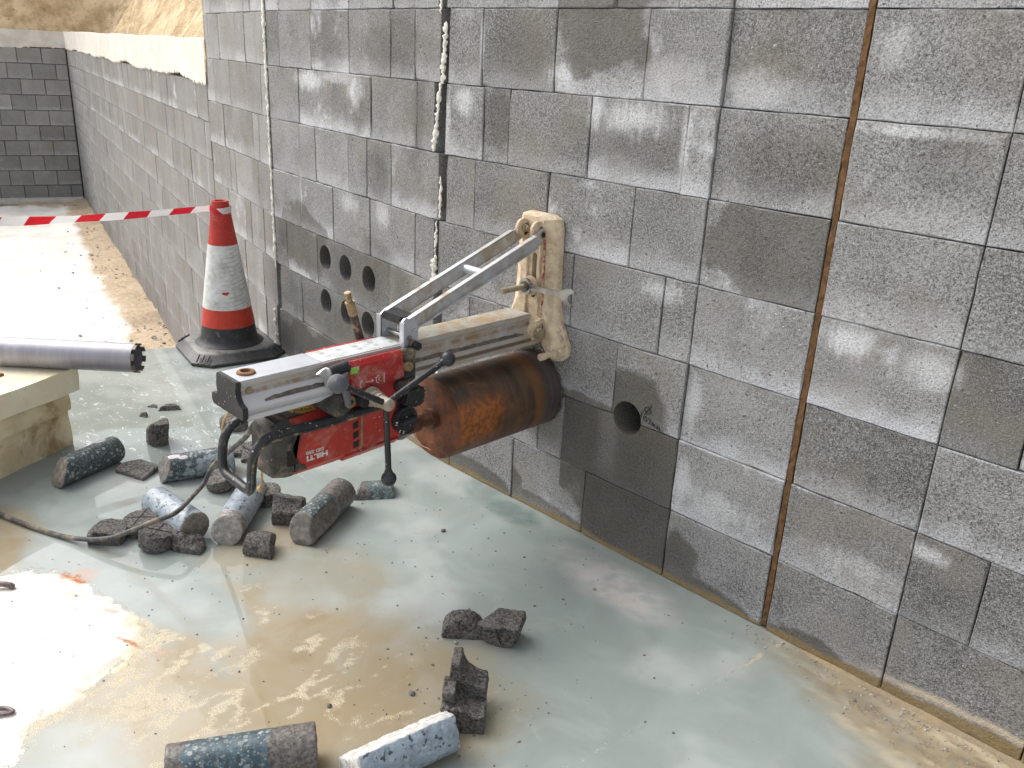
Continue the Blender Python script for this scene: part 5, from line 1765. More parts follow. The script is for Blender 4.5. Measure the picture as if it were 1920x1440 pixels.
def arc(cy, cz, r, a0, a1, n=9): return [(cy + r * math.cos(R(a0 + (a1 - a0) * i / n)), cz + r * math.sin(R(a0 + (a1 - a0) * i / n))) for i in range(n + 1)]
py, pz = -0.715, 0.648
flat_strokes("feed_pictogram", [
    arc(py - 0.020, pz - 0.003, 0.011, 110, 230), [(py - 0.030, pz + 0.006), (py - 0.024, pz + 0.008), (py - 0.025, pz + 0.001)],
    [(py - 0.011, pz), (py + 0.009, pz + 0.001)], [(py + 0.004, pz + 0.005), (py + 0.010, pz + 0.001), (py + 0.004, pz - 0.004)],
    arc(py + 0.030, pz, 0.011, 100, 255), [(py + 0.027, pz + 0.004), (py + 0.031, pz + 0.004)], [(py + 0.026, pz), (py + 0.03, pz)], [(py + 0.027, pz - 0.005), (py + 0.031, pz - 0.005)],
    [(py + 0.044, pz + 0.014), (py + 0.044, pz - 0.013)]], CX + 0.0850, M_WHITE, car, 0.0009)

# feed hub and its three levers with ball knobs
hub_c = Vector((CX + 0.155, -0.718, 0.610))
bm = new_bm()
add_cyl(bm, (CX + 0.07, -0.718, 0.610), (CX + 0.135, -0.718, 0.610), 0.019, seg=28)
add_cyl(bm, (CX + 0.09, -0.718, 0.610), (CX + 0.102, -0.718, 0.610), 0.026, seg=28)
add_cyl(bm, (CX + 0.113, -0.718, 0.610), (CX + 0.12, -0.718, 0.610), 0.022, seg=28)
add_cyl(bm, (CX + 0.135, -0.718, 0.610), (CX + 0.172, -0.718, 0.610), 0.0165, seg=28)
add_ball(bm, (CX + 0.17, -0.718, 0.610), 0.016, 20, (0.35, 1, 1))
hubo = link("feed_hub", bm, M_ALU_DIRTY, rig, bev=0.001)
for ball, rb, mk in (((CX + 0.172, -0.872, 0.704), 0.0235, M_KNOBGREY), ((CX + 0.160, -0.519, 0.689), 0.0205, M_KNOB), ((CX + 0.158, -0.712, 0.398), 0.0205, M_KNOB)):
    ball = Vector(ball)
    d = (ball - hub_c).normalized()
    bm = new_bm()
    add_cyl(bm, hub_c + d * 0.008, ball, 0.0082, seg=18)
    lv = link("feed_lever", bm, M_BLACK, rig)
    bm = new_bm()
    add_ball(bm, ball, rb, 28)
    add_cyl(bm, ball - d * (rb + 0.004), ball - d * (rb * 0.6), 0.0098, 0.013, seg=20)
    link("knob", bm, mk, lv)
# a dusty roller and neck under the grey knob, part of the latch
bm = new_bm()
add_cyl(bm, (CX + 0.088, -0.80, 0.690), (CX + 0.088, -0.785, 0.600), 0.0135, 0.008, seg=18)
link("latch_lever", bm, M_KNOBGREY, car, bev=0.001)

# motor and gearbox
def octo(x, z0, z1, c=0.016, cb=0.022):
    return [(CX - x, z0 + cb), (CX - x + cb, z0), (CX + x - cb, z0), (CX + x, z0 + cb), (CX + x, z1 - c), (CX + x - c, z1), (CX - x + c, z1), (CX - x, z1 - c)]
bm = new_bm()
loft(bm, [(-0.928, octo(0.0570, 0.4265, 0.583)), (-0.80, octo(0.058, 0.428, 0.585)), (-0.70, octo(0.058, 0.432, 0.585)), (-0.665, octo(0.058, 0.434, 0.585)), (-0.585, octo(0.057, 0.436, 0.582))])
motor = link("motor_housing", bm, M_REDPLASTIC, rig, bev=0.004)
bm = new_bm()
loft(bm, [(-0.985, octo(0.044, 0.442, 0.560, 0.024, 0.022)), (-0.976, octo(0.053, 0.434, 0.574, 0.022)), (-0.945, octo(0.058, 0.4275, 0.585, 0.02)), (-0.926, octo(0.0585, 0.4262, 0.5855, 0.02))])
rear = link("rear_cover", bm, M_BLACKDIRTY, rig, bev=0.004)
# stepped black edge of the cover on the side of the housing
bm = new_bm()
add_prism(bm, [(-0.930, 0.446), (-0.893, 0.446), (-0.899, 0.459), (-0.911, 0.462), (-0.931, 0.512), (-0.908, 0.524), (-0.905, 0.566), (-0.930, 0.566)], 'x', CX + 0.056, CX + 0.0597)
link("cover_edge", bm, M_BLACKDIRTY, rear, smooth=False, bev=0.0008)
bm = new_bm()
add_prism(bm, [(-0.948, 0.466), (-0.917, 0.466), (-0.932, 0.506), (-0.948, 0.508)], 'x', CX + 0.0565, CX + 0.0600)
link("brush_window", bm, M_SLOT, rear, smooth=False)
bm = new_bm()
add_prism(bm, [(CX - 0.036, -0.93), (CX + 0.036, -0.93), (CX + 0.036, -0.885), (CX + 0.01, -0.905), (CX - 0.036, -0.91)], 'z', 0.584, 0.5868)
link("cover_edge", bm, M_BLACKDIRTY, rear, smooth=False, bev=0.0006)
# air slots on the rear top and the screw boss
for i in range(9):
    bm = new_bm()
    add_box(bm, (CX + 0.012, -0.962 + i * 0.0058, 0.5815 + 0.0004 * i), (0.05, 0.0024, 0.004), (0.18 - 0.02 * i, 0, 0))
    link("air_slot", bm, M_SLOT, rear, smooth=False)
bm = new_bm()
add_cyl(bm, (CX + 0.048, -0.962, 0.553), (CX + 0.058, -0.966, 0.556), 0.012, seg=20)
link("screw_boss", bm, M_MUDSTEEL, rear)
# side louvre slots, mud seam and lower skirt
for i in range(3):
    bm = new_bm()
    add_prism(bm, [(-0.752, 0.532 - i * 0.027), (-0.734, 0.536 - i * 0.027), (-0.735, 0.517 - i * 0.027), (-0.752, 0.513 - i * 0.027)], 'x', CX + 0.0565, CX + 0.0588)
    link("side_slot", bm, M_SLOT, motor, smooth=False)
bm = new_bm()
add_prism(bm, [(-0.726, 0.55), (-0.72, 0.55), (-0.722, 0.462), (-0.73, 0.452), (-0.738, 0.452), (-0.729, 0.466)], 'x', CX + 0.0565, CX + 0.0592)
link("seam", bm, M_MUDSTEEL, motor, smooth=False)
bm = new_bm()
loft(bm, [(-0.775, octo(0.056, 0.4225, 0.452, 0.006, 0.018)), (-0.60, octo(0.056, 0.4285, 0.452, 0.006, 0.018))])
link("lower_skirt", bm, M_RED, motor, bev=0.002)
# gearbox nose, bridge to the carriage, spindle
bm = new_bm()
loft(bm, [(-0.64, octo(0.055, 0.49, 0.590, 0.012, 0.01)), (-0.59, octo(0.059, 0.43, 0.588, 0.014)), (-0.56, octo(0.056, 0.42, 0.575, 0.018, 0.03)), (-0.535, octo(0.04, 0.418, 0.515, 0.02, 0.03))])
gear = link("gearbox", bm, M_BLACK, rig, bev=0.004)
bm = new_bm()
add_prism(bm, [(-0.60, 0.596), (-0.555, 0.600), (-0.528, 0.585), (-0.535, 0.545), (-0.556, 0.535), (-0.61, 0.555)], 'x', CX + 0.035, CX + 0.088)
link("gearbox_ear", bm, M_BLACK, gear, bev=0.006)
bm = new_bm()
add_cyl(bm, (CX, -0.545, 0.446), (CX, -0.49, 0.445), 0.030, 0.026, seg=28)
add_cyl(bm, (CX, -0.492, 0.445), (CX, -0.45, 0.444), 0.0205, seg=6)
add_cyl(bm, (CX, -0.452, 0.444), (CX, -0.418, 0.443), 0.03, seg=32)
link("spindle", bm, M_SPINDLE, rig, bev=0.001)
# speed dial
bm = new_bm()
add_cyl(bm, (CX + 0.055, -0.588, 0.504), (CX + 0.074, -0.588, 0.504), 0.040, 0.038, seg=36)
add_cyl(bm, (CX + 0.073, -0.588, 0.504), (CX + 0.076, -0.588, 0.504), 0.029, 0.028, seg=32)
dial = link("gear_dial", bm, M_BLACK, rig, bev=0.002)
bm = new_bm()
add_box(bm, (CX + 0.081, -0.588, 0.504), (0.014, 0.053, 0.014), (R(8), 0, 0))
link("dial_grip", bm, M_KNOB, dial, bev=0.003)

def text_part(name, body, size, M, mat, parent, bold=0.0, depth=0.0006, shear=0.0):
    cu = bpy.data.curves.new("txt", 'FONT')
    cu.body = body; cu.size = size; cu.extrude = depth; cu.offset = bold; cu.shear = shear
    cu.align_x = 'CENTER'; cu.align_y = 'CENTER'; cu.resolution_u = 3
    ob = bpy.data.objects.new("txt", cu); col.objects.link(ob)
    bpy.context.view_layer.update()
    me = bpy.data.meshes.new_from_object(ob.evaluated_get(bpy.context.evaluated_depsgraph_get()))
    bpy.data.objects.remove(ob); bpy.data.curves.remove(cu)
    b = new_bm(); b.from_mesh(me); bpy.data.meshes.remove(me)
    bmesh.ops.transform(b, matrix=M, verts=b.verts[:])
    return link(name, b, mat, parent, smooth=False)

# text plane on the +X side: local x -> +y, local y -> +z, facing +x
SIDE = Matrix(((0, 0, 1, 0), (1, 0, 0, 0), (0, 1, 0, 0), (0, 0, 0, 1)))
def side_m(x, y, z, deg=0, sx=1.0): return Matrix.Translation((x, y, z)) @ SIDE @ Matrix.Rotation(R(deg), 4, 'Z') @ Matrix.Diagonal((sx, 1, 1, 1))
text_part("maker_lettering", "HILTI", 0.0185, side_m(CX + 0.0583, -0.862, 0.4725, 180, 1.5), M_WHITE, motor, 0.0009)
text_part("maker_lettering", "DD 250", 0.0118, side_m(CX + 0.0583, -0.868, 0.4875, 180, 1.35), M_WHITE, motor, 0.0004)
for tx, dy, dz in (("14", -0.0335, -0.004), ("3", -0.022, -0.028), ("2", -0.010, -0.0345)):
    text_part("dial_numeral", tx, 0.011 if tx != "14" else 0.0125, side_m(CX + 0.0742, -0.588 + dy, 0.504 + dz, {"14": 75, "3": 150, "2": 165}[tx]), M_WHITE, dial, 0.0003)
# yellow warning label on the upper side
bm = new_bm()
add_box(bm, (CX + 0.012, -0.872, 0.5856), (0.034, 0.062, 0.0016))
wl = link("warning_label", bm, M_YELLOW, motor, smooth=False)
bm = new_bm()
for i in range(5):
    y = -0.895 + i * 0.0115
    add_box(bm, (CX + 0.012 + random.uniform(-0.004, 0.004), y, 0.5868), (0.018, 0.0028, 0.0012), (0, 0, 0.7 if i % 2 else -0.4))
link("label_mark", bm, M_LABELRED, wl, smooth=False)
# carrying handle, one loop of black tube
hx0, hx1 = CX - 0.074, CX + 0.072
pts = [(hx1, -0.66, 0.567), (hx1, -0.75, 0.566), (hx1, -0.86, 0.566), (hx1, -0.955, 0.569), (hx1, -1.012, 0.563), (hx1, -1.042, 0.535), (hx1, -1.052, 0.49), (hx1 - 0.002, -1.054, 0.452), (hx1 - 0.02, -1.054, 0.436),
       (CX, -1.054, 0.437), (hx0 + 0.02, -1.054, 0.440), (hx0 + 0.002, -1.052, 0.456), (hx0, -1.050, 0.49), (hx0, -1.040, 0.53), (hx0, -1.012, 0.558), (hx0, -0.955, 0.566), (hx0, -0.86, 0.566), (hx0, -0.70, 0.566)]
bm = new_bm(); add_tube(bm, pts, 0.0118, 14, smooth=7)
link("carrying_handle", bm, M_BLACK, rig)
bm = new_bm()
pts2 = [(x + (0.0095 if x > CX else 0.0), y - 0.004, z - 0.0085) for x, y, z in pts[1:9]]
add_tube(bm, pts2, 0.0034, 8, smooth=6)
link("guide_cord", bm, M_HOSE, rig)
# tan strings: one hangs from the rail end, one from the motor
bm = new_bm(); add_tube(bm, [(CX - 0.03, -1.035, 0.622), (CX - 0.06, -1.03, 0.60), (CX - 0.095, -1.03, 0.56), (CX - 0.108, -1.03, 0.52), (CX - 0.112, -1.02, 0.47)], 0.0035, 8, smooth=5)
link("string", bm, M_STRING, rig)
# water connection rising behind the rail
wp = [Vector((-1.915, -0.575, 0.56)), Vector((-1.913, -0.605, 0.668)), Vector((-1.905, -0.640, 0.775))]
bm = new_bm(); add_tube(bm, wp, [0.0115, 0.0125, 0.011], 14)
wc = link("water_hose", bm, M_HOSE, rig)
d = (wp[2] - wp[1]).normalized()
bm = new_bm()
add_cyl(bm, wp[2] - d * 0.006, wp[2] + d * 0.028, 0.0125, seg=16)
add_cyl(bm, wp[2] + d * 0.028, wp[2] + d * 0.036, 0.0145, seg=6)
add_cyl(bm, wp[2] + d * 0.036, wp[2] + d * 0.058, 0.009, 0.008, seg=16)
add_cyl(bm, wp[2] + d * 0.055, wp[2] + d * 0.064, 0.0095, seg=16)
link("brass_connector", bm, M_BRASS, wc, bev=0.0008)

# core barrel
DZ, DR, DY = 0.443, 0.1235, -0.432
bm = new_bm()
seg = 72
prof = [(0.0, DY), (0.03, DY), (0.031, DY + 0.0), (DR - 0.004, DY), (DR - 0.001, DY + 0.001), (DR, DY + 0.004), (DR, -0.3), (DR, -0.2), (DR, -0.1), (DR, -0.012), (DR - 0.003, -0.008), (DR - 0.004, -0.008), (DR - 0.004, DY + 0.01)]
rings = []
for r, y in prof[1:]:
    rings.append([bm.verts.new((CX + r * math.cos(2 * math.pi * k / seg), y, DZ + r * math.sin(2 * math.pi * k / seg))) for k in range(seg)])
for a, b_ in zip(rings[:-1], rings[1:]):
    for k in range(seg):
        bm.faces.new((a[k], a[(k + 1) % seg], b_[(k + 1) % seg], b_[k]))
bm.faces.new(rings[0])
barrel = link("core_barrel", bm, M_DRUM, rig, ang=50)
for k in range(14):
    a0 = 2 * math.pi * k / 14
    bm = new_bm()
    poly = [(CX + rr * math.cos(a0 + t), DZ + rr * math.sin(a0 + t)) for rr, ts in ((DR + 0.0015, (0, 0.05, 0.1, 0.15, 0.2)), (DR - 0.005, (0.2, 0.15, 0.1, 0.05, 0))) for t in ts]
    add_prism(bm, poly, 'y', -0.012, -0.0025)
    link("cutting_segment", bm, M_DARKSTEEL, barrel, smooth=False)
# dried slurry drip on the closed end
bm = new_bm()
pts = []
for i in range(17):
    a = R(196 + i * 4.4); r = DR - 0.012 - 0.006 * math.sin(i * 0.5)
    pts.append((CX + r * math.cos(a), DY + 0.0002, DZ + r * math.sin(a) + random.uniform(-0.002, 0.002)))
add_tube(bm, pts, [0.0014 * random.uniform(0.6, 1.9) for _ in pts], 6, jitter=0.3)
add_tube(bm, [pts[3], (pts[3][0] + 0.006, pts[3][1], pts[3][2] + 0.02), (pts[3][0] + 0.002, pts[3][1], pts[3][2] + 0.034)], 0.0012, 6)
link("slurry_drip", bm, M_CHALK, barrel, ang=80)

# ------------------------------------------------------------------ anchor rod, washer and nut, with the spanner left on it
rod = thing("anchor_rod", (CX + 0.012, 0, 0.79), "rusty threaded rod with nut and washer sticking out of the mud caked base plate", "threaded rod")
bm = new_bm()
n = 150
rp, rr = [], []
for i in range(n + 1):
    y = -0.02 - 0.165 * i / n
    rp.append((CX + 0.012, y, 0.79 + 0.0 * i)); rr.append(0.0078 + 0.0016 * math.sin(i * 2 * math.pi / 6))
add_tube(bm, rp, rr, 14)
link("thread", bm, M_MUDSTEEL, rod, ang=70)
bm = new_bm(); add_cyl(bm, (CX + 0.012, -0.0595, 0.79), (CX + 0.012, -0.066, 0.79), 0.0305, seg=36)
link("washer", bm, M_CREAM, rod, bev=0.0012)
bm = new_bm(); add_cyl(bm, (CX + 0.012, -0.0665, 0.79), (CX + 0.012, -0.092, 0.79), 0.0165, seg=6)
link("nut", bm, M_DARKSTEEL, rod, bev=0.0015)

spn = thing("spanner", (CX + 0.012, -0.08, 0.79), "chrome combination spanner with its ring end on the nut of the base plate", "spanner")
bm = new_bm()
def tf(u, v): 
    # spanner axis u along +X tilted slightly up, v across (z)
    a = R(2.5)
    return (CX + 0.012 + u * math.cos(a) - v * math.sin(a), 0.79 + u * math.sin(a) + v * math.cos(a))
ya, yb_ = -0.0775, -0.0885
outer = [tf(0.0255 * math.cos(R(a)), 0.0255 * math.sin(R(a))) for a in range(0, 360, 12)]
inner = [tf(0.0172 * math.cos(R(a)), 0.0172 * math.sin(R(a))) for a in range(0, 360, 12)]
k = len(outer)
V = {}
for nm, ring_, y in (("oa", outer, ya), ("ob", outer, yb_), ("ia", inner, ya), ("ib", inner, yb_)):
    V[nm] = [bm.verts.new((x, y, z)) for x, z in ring_]
for i in range(k):
    j = (i + 1) % k
    bm.faces.new((V["oa"][i], V["oa"][j], V["ob"][j], V["ob"][i])); bm.faces.new((V["ia"][i], V["ib"][i], V["ib"][j], V["ia"][j]))
    bm.faces.new((V["oa"][i], V["ia"][i], V["ia"][j], V["oa"][j])); bm.faces.new((V["ob"][i], V["ob"][j], V["ib"][j], V["ib"][i]))
shank = [(0.0235, -0.009), (0.05, -0.0085), (0.11, -0.0085), (0.140, -0.0095), (0.152, -0.016), (0.168, -0.024), (0.186, -0.0265), (0.1975, -0.0235), (0.2, -0.017), (0.185, -0.0145), (0.176, -0.006), (0.176, 0.006), (0.182, 0.013),
         (0.197, 0.0195), (0.194, 0.0265), (0.178, 0.0275), (0.162, 0.021), (0.150, 0.0115), (0.138, 0.009), (0.11, 0.0085), (0.05, 0.0085), (0.0235, 0.009)]
rot = R(-15)
def jaw(u, v):
    if u > 0.145:
        du, dv = u - 0.165, v
        return (0.165 + du * math.cos(rot) - dv * math.sin(rot), du * math.sin(rot) + dv * math.cos(rot))
    return (u, v)
add_prism(bm, [tf(*jaw(u, v)) for u, v in shank], 'y', -0.079, -0.087)
link("spanner_body", bm, M_STEEL, spn, bev=0.0015)

# ------------------------------------------------------------------ traffic cone
cc_ = Vector((-3.893, 0.0, 0.0))
cone = thing("traffic_cone", cc_, "red and white traffic cone with a black foot standing in the wall corner", "traffic cone")
ca = R(-11.5)
bm = new_bm()
def octagon(hs, ch):
    p = [(hs, -hs + ch), (hs, hs - ch), (hs - ch, hs), (-hs + ch, hs), (-hs, hs - ch), (-hs, -hs + ch), (-hs + ch, -hs), (hs - ch, -hs)]
    return [(cc_.x + x * math.cos(ca) - y * math.sin(ca), cc_.y + x * math.sin(ca) + y * math.cos(ca)) for x, y in p]
secs = [(0.222, 0.075, 0.0), (0.226, 0.075, 0.004), (0.226, 0.075, 0.016), (0.217, 0.072, 0.019), (0.185, 0.06, 0.052), (0.18, 0.058, 0.055), (0.15, 0.05, 0.056)]
rings = [[bm.verts.new((x, y, z)) for x, y in octagon(hs, ch)] for hs, ch, z in secs]
for a, b_ in zip(rings[:-1], rings[1:]):
    for i in range(8): bm.faces.new((a[i], a[(i + 1) % 8], b_[(i + 1) % 8], b_[i]))
bm.faces.new(rings[-1]); bm.faces.new(rings[0][::-1])
cbase = link("cone_base", bm, M_CONE_BASE, cone, bev=0.003)
# grip ribs on the sloping rim
for side in range(4):
    for k in (-1, 0, 1):
        bm = new_bm()
        a = ca + side * math.pi / 2 - R(45)
        for_c = Vector((math.cos(a), math.sin(a), 0)); tan_ = Vector((-for_c.y, for_c.x, 0))
        c = cc_ + for_c * 0.251 + tan_ * (k * 0.026) + Vector((0, 0, 0.037))
        add_box(bm, c, (0.045, 0.007, 0.008), (0, R(40), a))
        link("grip_rib", bm, M_CONE_BASE, cbase, bev=0.002)
def rad(z):      # straight taper, flaring into the base
    return 0.139 - (0.139 - 0.0375) * (z - 0.05) / (0.735 - 0.05)
def sleeve(name, z0, z1, mat, off=0.0, extra=None):
    bm = new_bm()
    zs = [z0 + (z1 - z0) * i / 6 for i in range(7)]
    pr = [(rad(z0) + off - 0.003, z0 + 0.0005)] + [(rad(z) + off, z) for z in zs] + [(rad(z1) + off - 0.003, z1 - 0.0005)]
    if extra: pr = extra(pr)
    add_lathe(bm, pr, cc_, 56)
    return link(name, bm, mat, cone)
sleeve("black_foot", 0.05, 0.152, M_CONE_BLACK, 0.0, lambda p: [(0.165, 0.054), (0.158, 0.061), (0.146, 0.066)] + [q for q in p if q[1] > 0.068])
sleeve("red_band", 0.148, 0.243, M_CONE_RED2, 0.0015)
sleeve("white_sleeve", 0.236, 0.54, M_CONE_WHITE, 0.003)
sleeve("red_top", 0.535, 0.742, M_CONE_RED, 0.0015, lambda p: p + [(0.026, 0.742), (0.022, 0.735), (0.022, 0.66)])
bm = new_bm()
add_cyl(bm, cc_ + Vector((0, 0, 0.66)), cc_ + Vector((0, 0, 0.733)), 0.0225, seg=24)
link("cone_hole", bm, M_SLOT, cone)
for z, w in ((0.685, 0.004), (0.672, 0.003)):
    bm = new_bm()
    add_lathe(bm, [(rad(z) + 0.001, z - w), (rad(z) + 0.0042, z), (rad(z) + 0.001, z + w)], cc_, 48)
    link("top_ridge", bm, M_CONE_RED, cone)
# torn spot in the white sleeve that shows red
bm = new_bm()
ta = math.atan2(-1.958 - cc_.y, 0 - cc_.x) - R(2)
tz = 0.318
poly = [(-0.02, 0.001), (-0.008, -0.006), (0.008, -0.009), (0.013, 0.001), (0.019, 0.004), (0.012, 0.008), (0.0, 0.006), (-0.01, 0.006)]
vs = []
for u, v in poly:
    a = ta + u / rad(tz); r = rad(tz + v) + 0.0042
    vs.append(bm.verts.new((cc_.x + r * math.cos(a), cc_.y + r * math.sin(a), tz + v)))
bm.faces.new(vs)
link("torn_spot", bm, M_CONE_RED, cone, smooth=False)

# barrier tape: wrapped round the neck of the cone, then away to the left
def tape():
    P = []
    z0 = 0.700
    a1 = math.atan2(0.0 - 0.0, -1)
    # wrap
    for i in range(40):
        a = R(-150 + i * 9.6)
        r = rad(z0) + 0.005 + 0.0006 * (i / 10)
        P.append((Vector((cc_.x + r * math.cos(a), cc_.y + r * math.sin(a), z0 + 0.003 * math.sin(a * 2))), 0.030, 0.0))
    s0 = P[-1][0]
    end = Vector((-4.05, -1.45, 0.752))
    n = 70
    for i in range(1, n + 1):
        t = i / n
        p = s0.lerp(end, t) - Vector((0, 0, 0.026 * math.sin(math.pi * t)))
        w = 0.026 + 0.020 * t
        tw = R(38) * math.sin(t * 11.0) * min(1, t * 4) + R(25) * t
        P.append((p, w, tw))
    verts, faces, uvs = [], [], []
    L = 0
    for i, (p, w, tw) in enumerate(P):
        q = P[min(i + 1, len(P) - 1)][0]; o_ = P[max(i - 1, 0)][0]
        t = (q - o_).normalized()
        upv = Vector((0, 0, 1)); sd = t.cross(upv).normalized()
        v = upv * math.cos(tw) + sd * math.sin(tw)
        if i: L += (p - P[i - 1][0]).length
        c = 0.003 * math.sin(i * 0.8)
        for k, f in enumerate((-0.5, -0.17, 0.17, 0.5)):
            verts.append(p + v * w * f + sd * (c if k in (1, 2) else 0) * (1 if k == 1 else -1))
            uvs.append((L, f))
    for i in range(len(P) - 1):
        for k in range(3):
            faces.append((i * 4 + k, (i + 1) * 4 + k, (i + 1) * 4 + k + 1, i * 4 + k + 1))
    me = bpy.data.meshes.new("barrier_tape")
    me.from_pydata([tuple(v - P[0][0]) for v in verts], [], faces)
    uv = me.uv_layers.new(name="UVMap")
    for lp in me.loops: uv.data[lp.index].uv = uvs[lp.vertex_index]
    for p in me.polygons: p.use_smooth = True
    me.materials.append(M_TAPE)
    o = bpy.data.objects.new("barrier_tape", me); col.objects.link(o); o.location = P[0][0]
    tag(o, "red and white striped barrier tape tied round the neck of the cone", "barrier tape")
tape()

# ------------------------------------------------------------------ foam slabs with a bare steel core barrel on top
def foam_slab(z0, z1, corner, left, mat, label, round_=0.008, topmat=None):
    c, l = Vector(corner), Vector(left)
    d = (l - c).normalized()
    back = Vector((-d.y, d.x)) if Vector((-d.y, d.x)).x < 0 else Vector((d.y, -d.x))
    far = c + back * 0.62; lf = c + d * 0.85
    lb = lf + back * 0.62
    bm = new_bm()
    # subdivided outline so the faces can be worn uneven
    def edge(a, b, n): return [a + (b - a) * (i / n) for i in range(n)]
    out = edge(c, lf, 18) + edge(lf, lb, 8) + edge(lb, far, 10) + edge(far, c, 10)
    nz = 5
    rings = []
    for j in range(nz + 1):
        z = z0 + (z1 - z0) * j / nz
        rg = []
        for p in out:
            q = mnoise.noise((p.x * 9, p.y * 9, z * 12 + z0 * 31)) * 0.009
            rg.append(bm.verts.new((p.x + q, p.y + q, z)))
        rings.append(rg)
    k = len(out)
    for a, b_ in zip(rings[:-1], rings[1:]):
        for i in range(k): bm.faces.new((a[i], a[(i + 1) % k], b_[(i + 1) % k], b_[i]))
    bm.faces.new(rings[0][::-1]); bm.faces.new(rings[-1])
    o = link("foam_slab", bm, mat, None, origin=(c.x, c.y, z0), bev=round_, bseg=3, ang=30)
    return tag(o, label, "foam slab", "stacked foam slabs")
foam_slab(0.0, 0.143, (-3.249, -0.98), (-3.111, -1.269), M_FOAM, "thick stained yellow foam slab lying on the wet floor, lowest of its stack", 0.004)
foam_slab(0.145, 0.218, (-3.236, -0.972), (-3.097, -1.252), M_FOAM, "thin stained yellow foam slab in the middle of its stack", 0.010)
foam_slab(0.221, 0.31, (-3.215, -0.94), (-3.083, -1.24), M_FOAMTOP, "cream foam slab on top of its stack, under the bare steel tube", 0.009)
bm = new_bm(); add_box(bm, (-3.275, -1.176, 0.314), (0.016, 0.02, 0.009), (0, 0, 0.4))
tag(link("chip", bm, M_CHIPRED, None, origin=(-3.275, -1.176, 0.3105), bev=0.001), "small red brown chip lying on the top foam slab near its front edge", "chip")

tA, tB = Vector((-3.03, -0.787, 0.3635)), Vector((-3.40, -1.147, 0.3635))
tube = thing("core_barrel", (tA + tB) / 2, "bare grey steel core barrel with a toothed rim, lying across the top foam slab", "core barrel")
tube.rotation_euler = (0, 0, math.atan2((tA - tB).y, (tA - tB).x))
Lt = (tA - tB).length
RT = 0.0525
bm = new_bm()
seg = 56
rings = []
for r, x in ((RT, -Lt / 2), (RT, -Lt / 4), (RT, 0), (RT, Lt / 4), (RT, Lt / 2 - 0.008), (RT - 0.003, Lt / 2 - 0.008), (RT - 0.003, 0), (RT - 0.003, -Lt / 2)):
    rings.append([bm.verts.new((x, r * math.cos(2 * math.pi * k / seg), r * math.sin(2 * math.pi * k / seg))) for k in range(seg)])
for a, b_ in zip(rings, rings[1:] + rings[:1]):
    for k in range(seg): bm.faces.new((a[k], a[(k + 1) % seg], b_[(k + 1) % seg], b_[k]))
bmesh.ops.recalc_face_normals(bm, faces=bm.faces[:])
me = bpy.data.meshes.new("tube"); bm.to_mesh(me); bm.free(); me.materials.append(M_PIPE)
for p in me.polygons: p.use_smooth = True
me.set_sharp_from_angle(angle=R(40))
o = bpy.data.objects.new("tube", me); col.objects.link(o); o.parent = tube
for k in range(8):
    a0 = 2 * math.pi * k / 8 + 0.2
    bm = new_bm()
    poly = [(rr * math.cos(a0 + t), rr * math.sin(a0 + t)) for rr, ts in ((RT + 0.001, (0, 0.11, 0.22, 0.33, 0.44)), (RT - 0.0045, (0.44, 0.33, 0.22, 0.11, 0))) for t in ts]
    add_prism(bm, poly, 'x', Lt / 2 - 0.009, Lt / 2 + 0.004)
    me = bpy.data.meshes.new("cutting_segment"); bm.to_mesh(me); bm.free(); me.materials.append(M_DARKSTEEL)
    o = bpy.data.objects.new("cutting_segment", me); col.objects.link(o); o.parent = tube


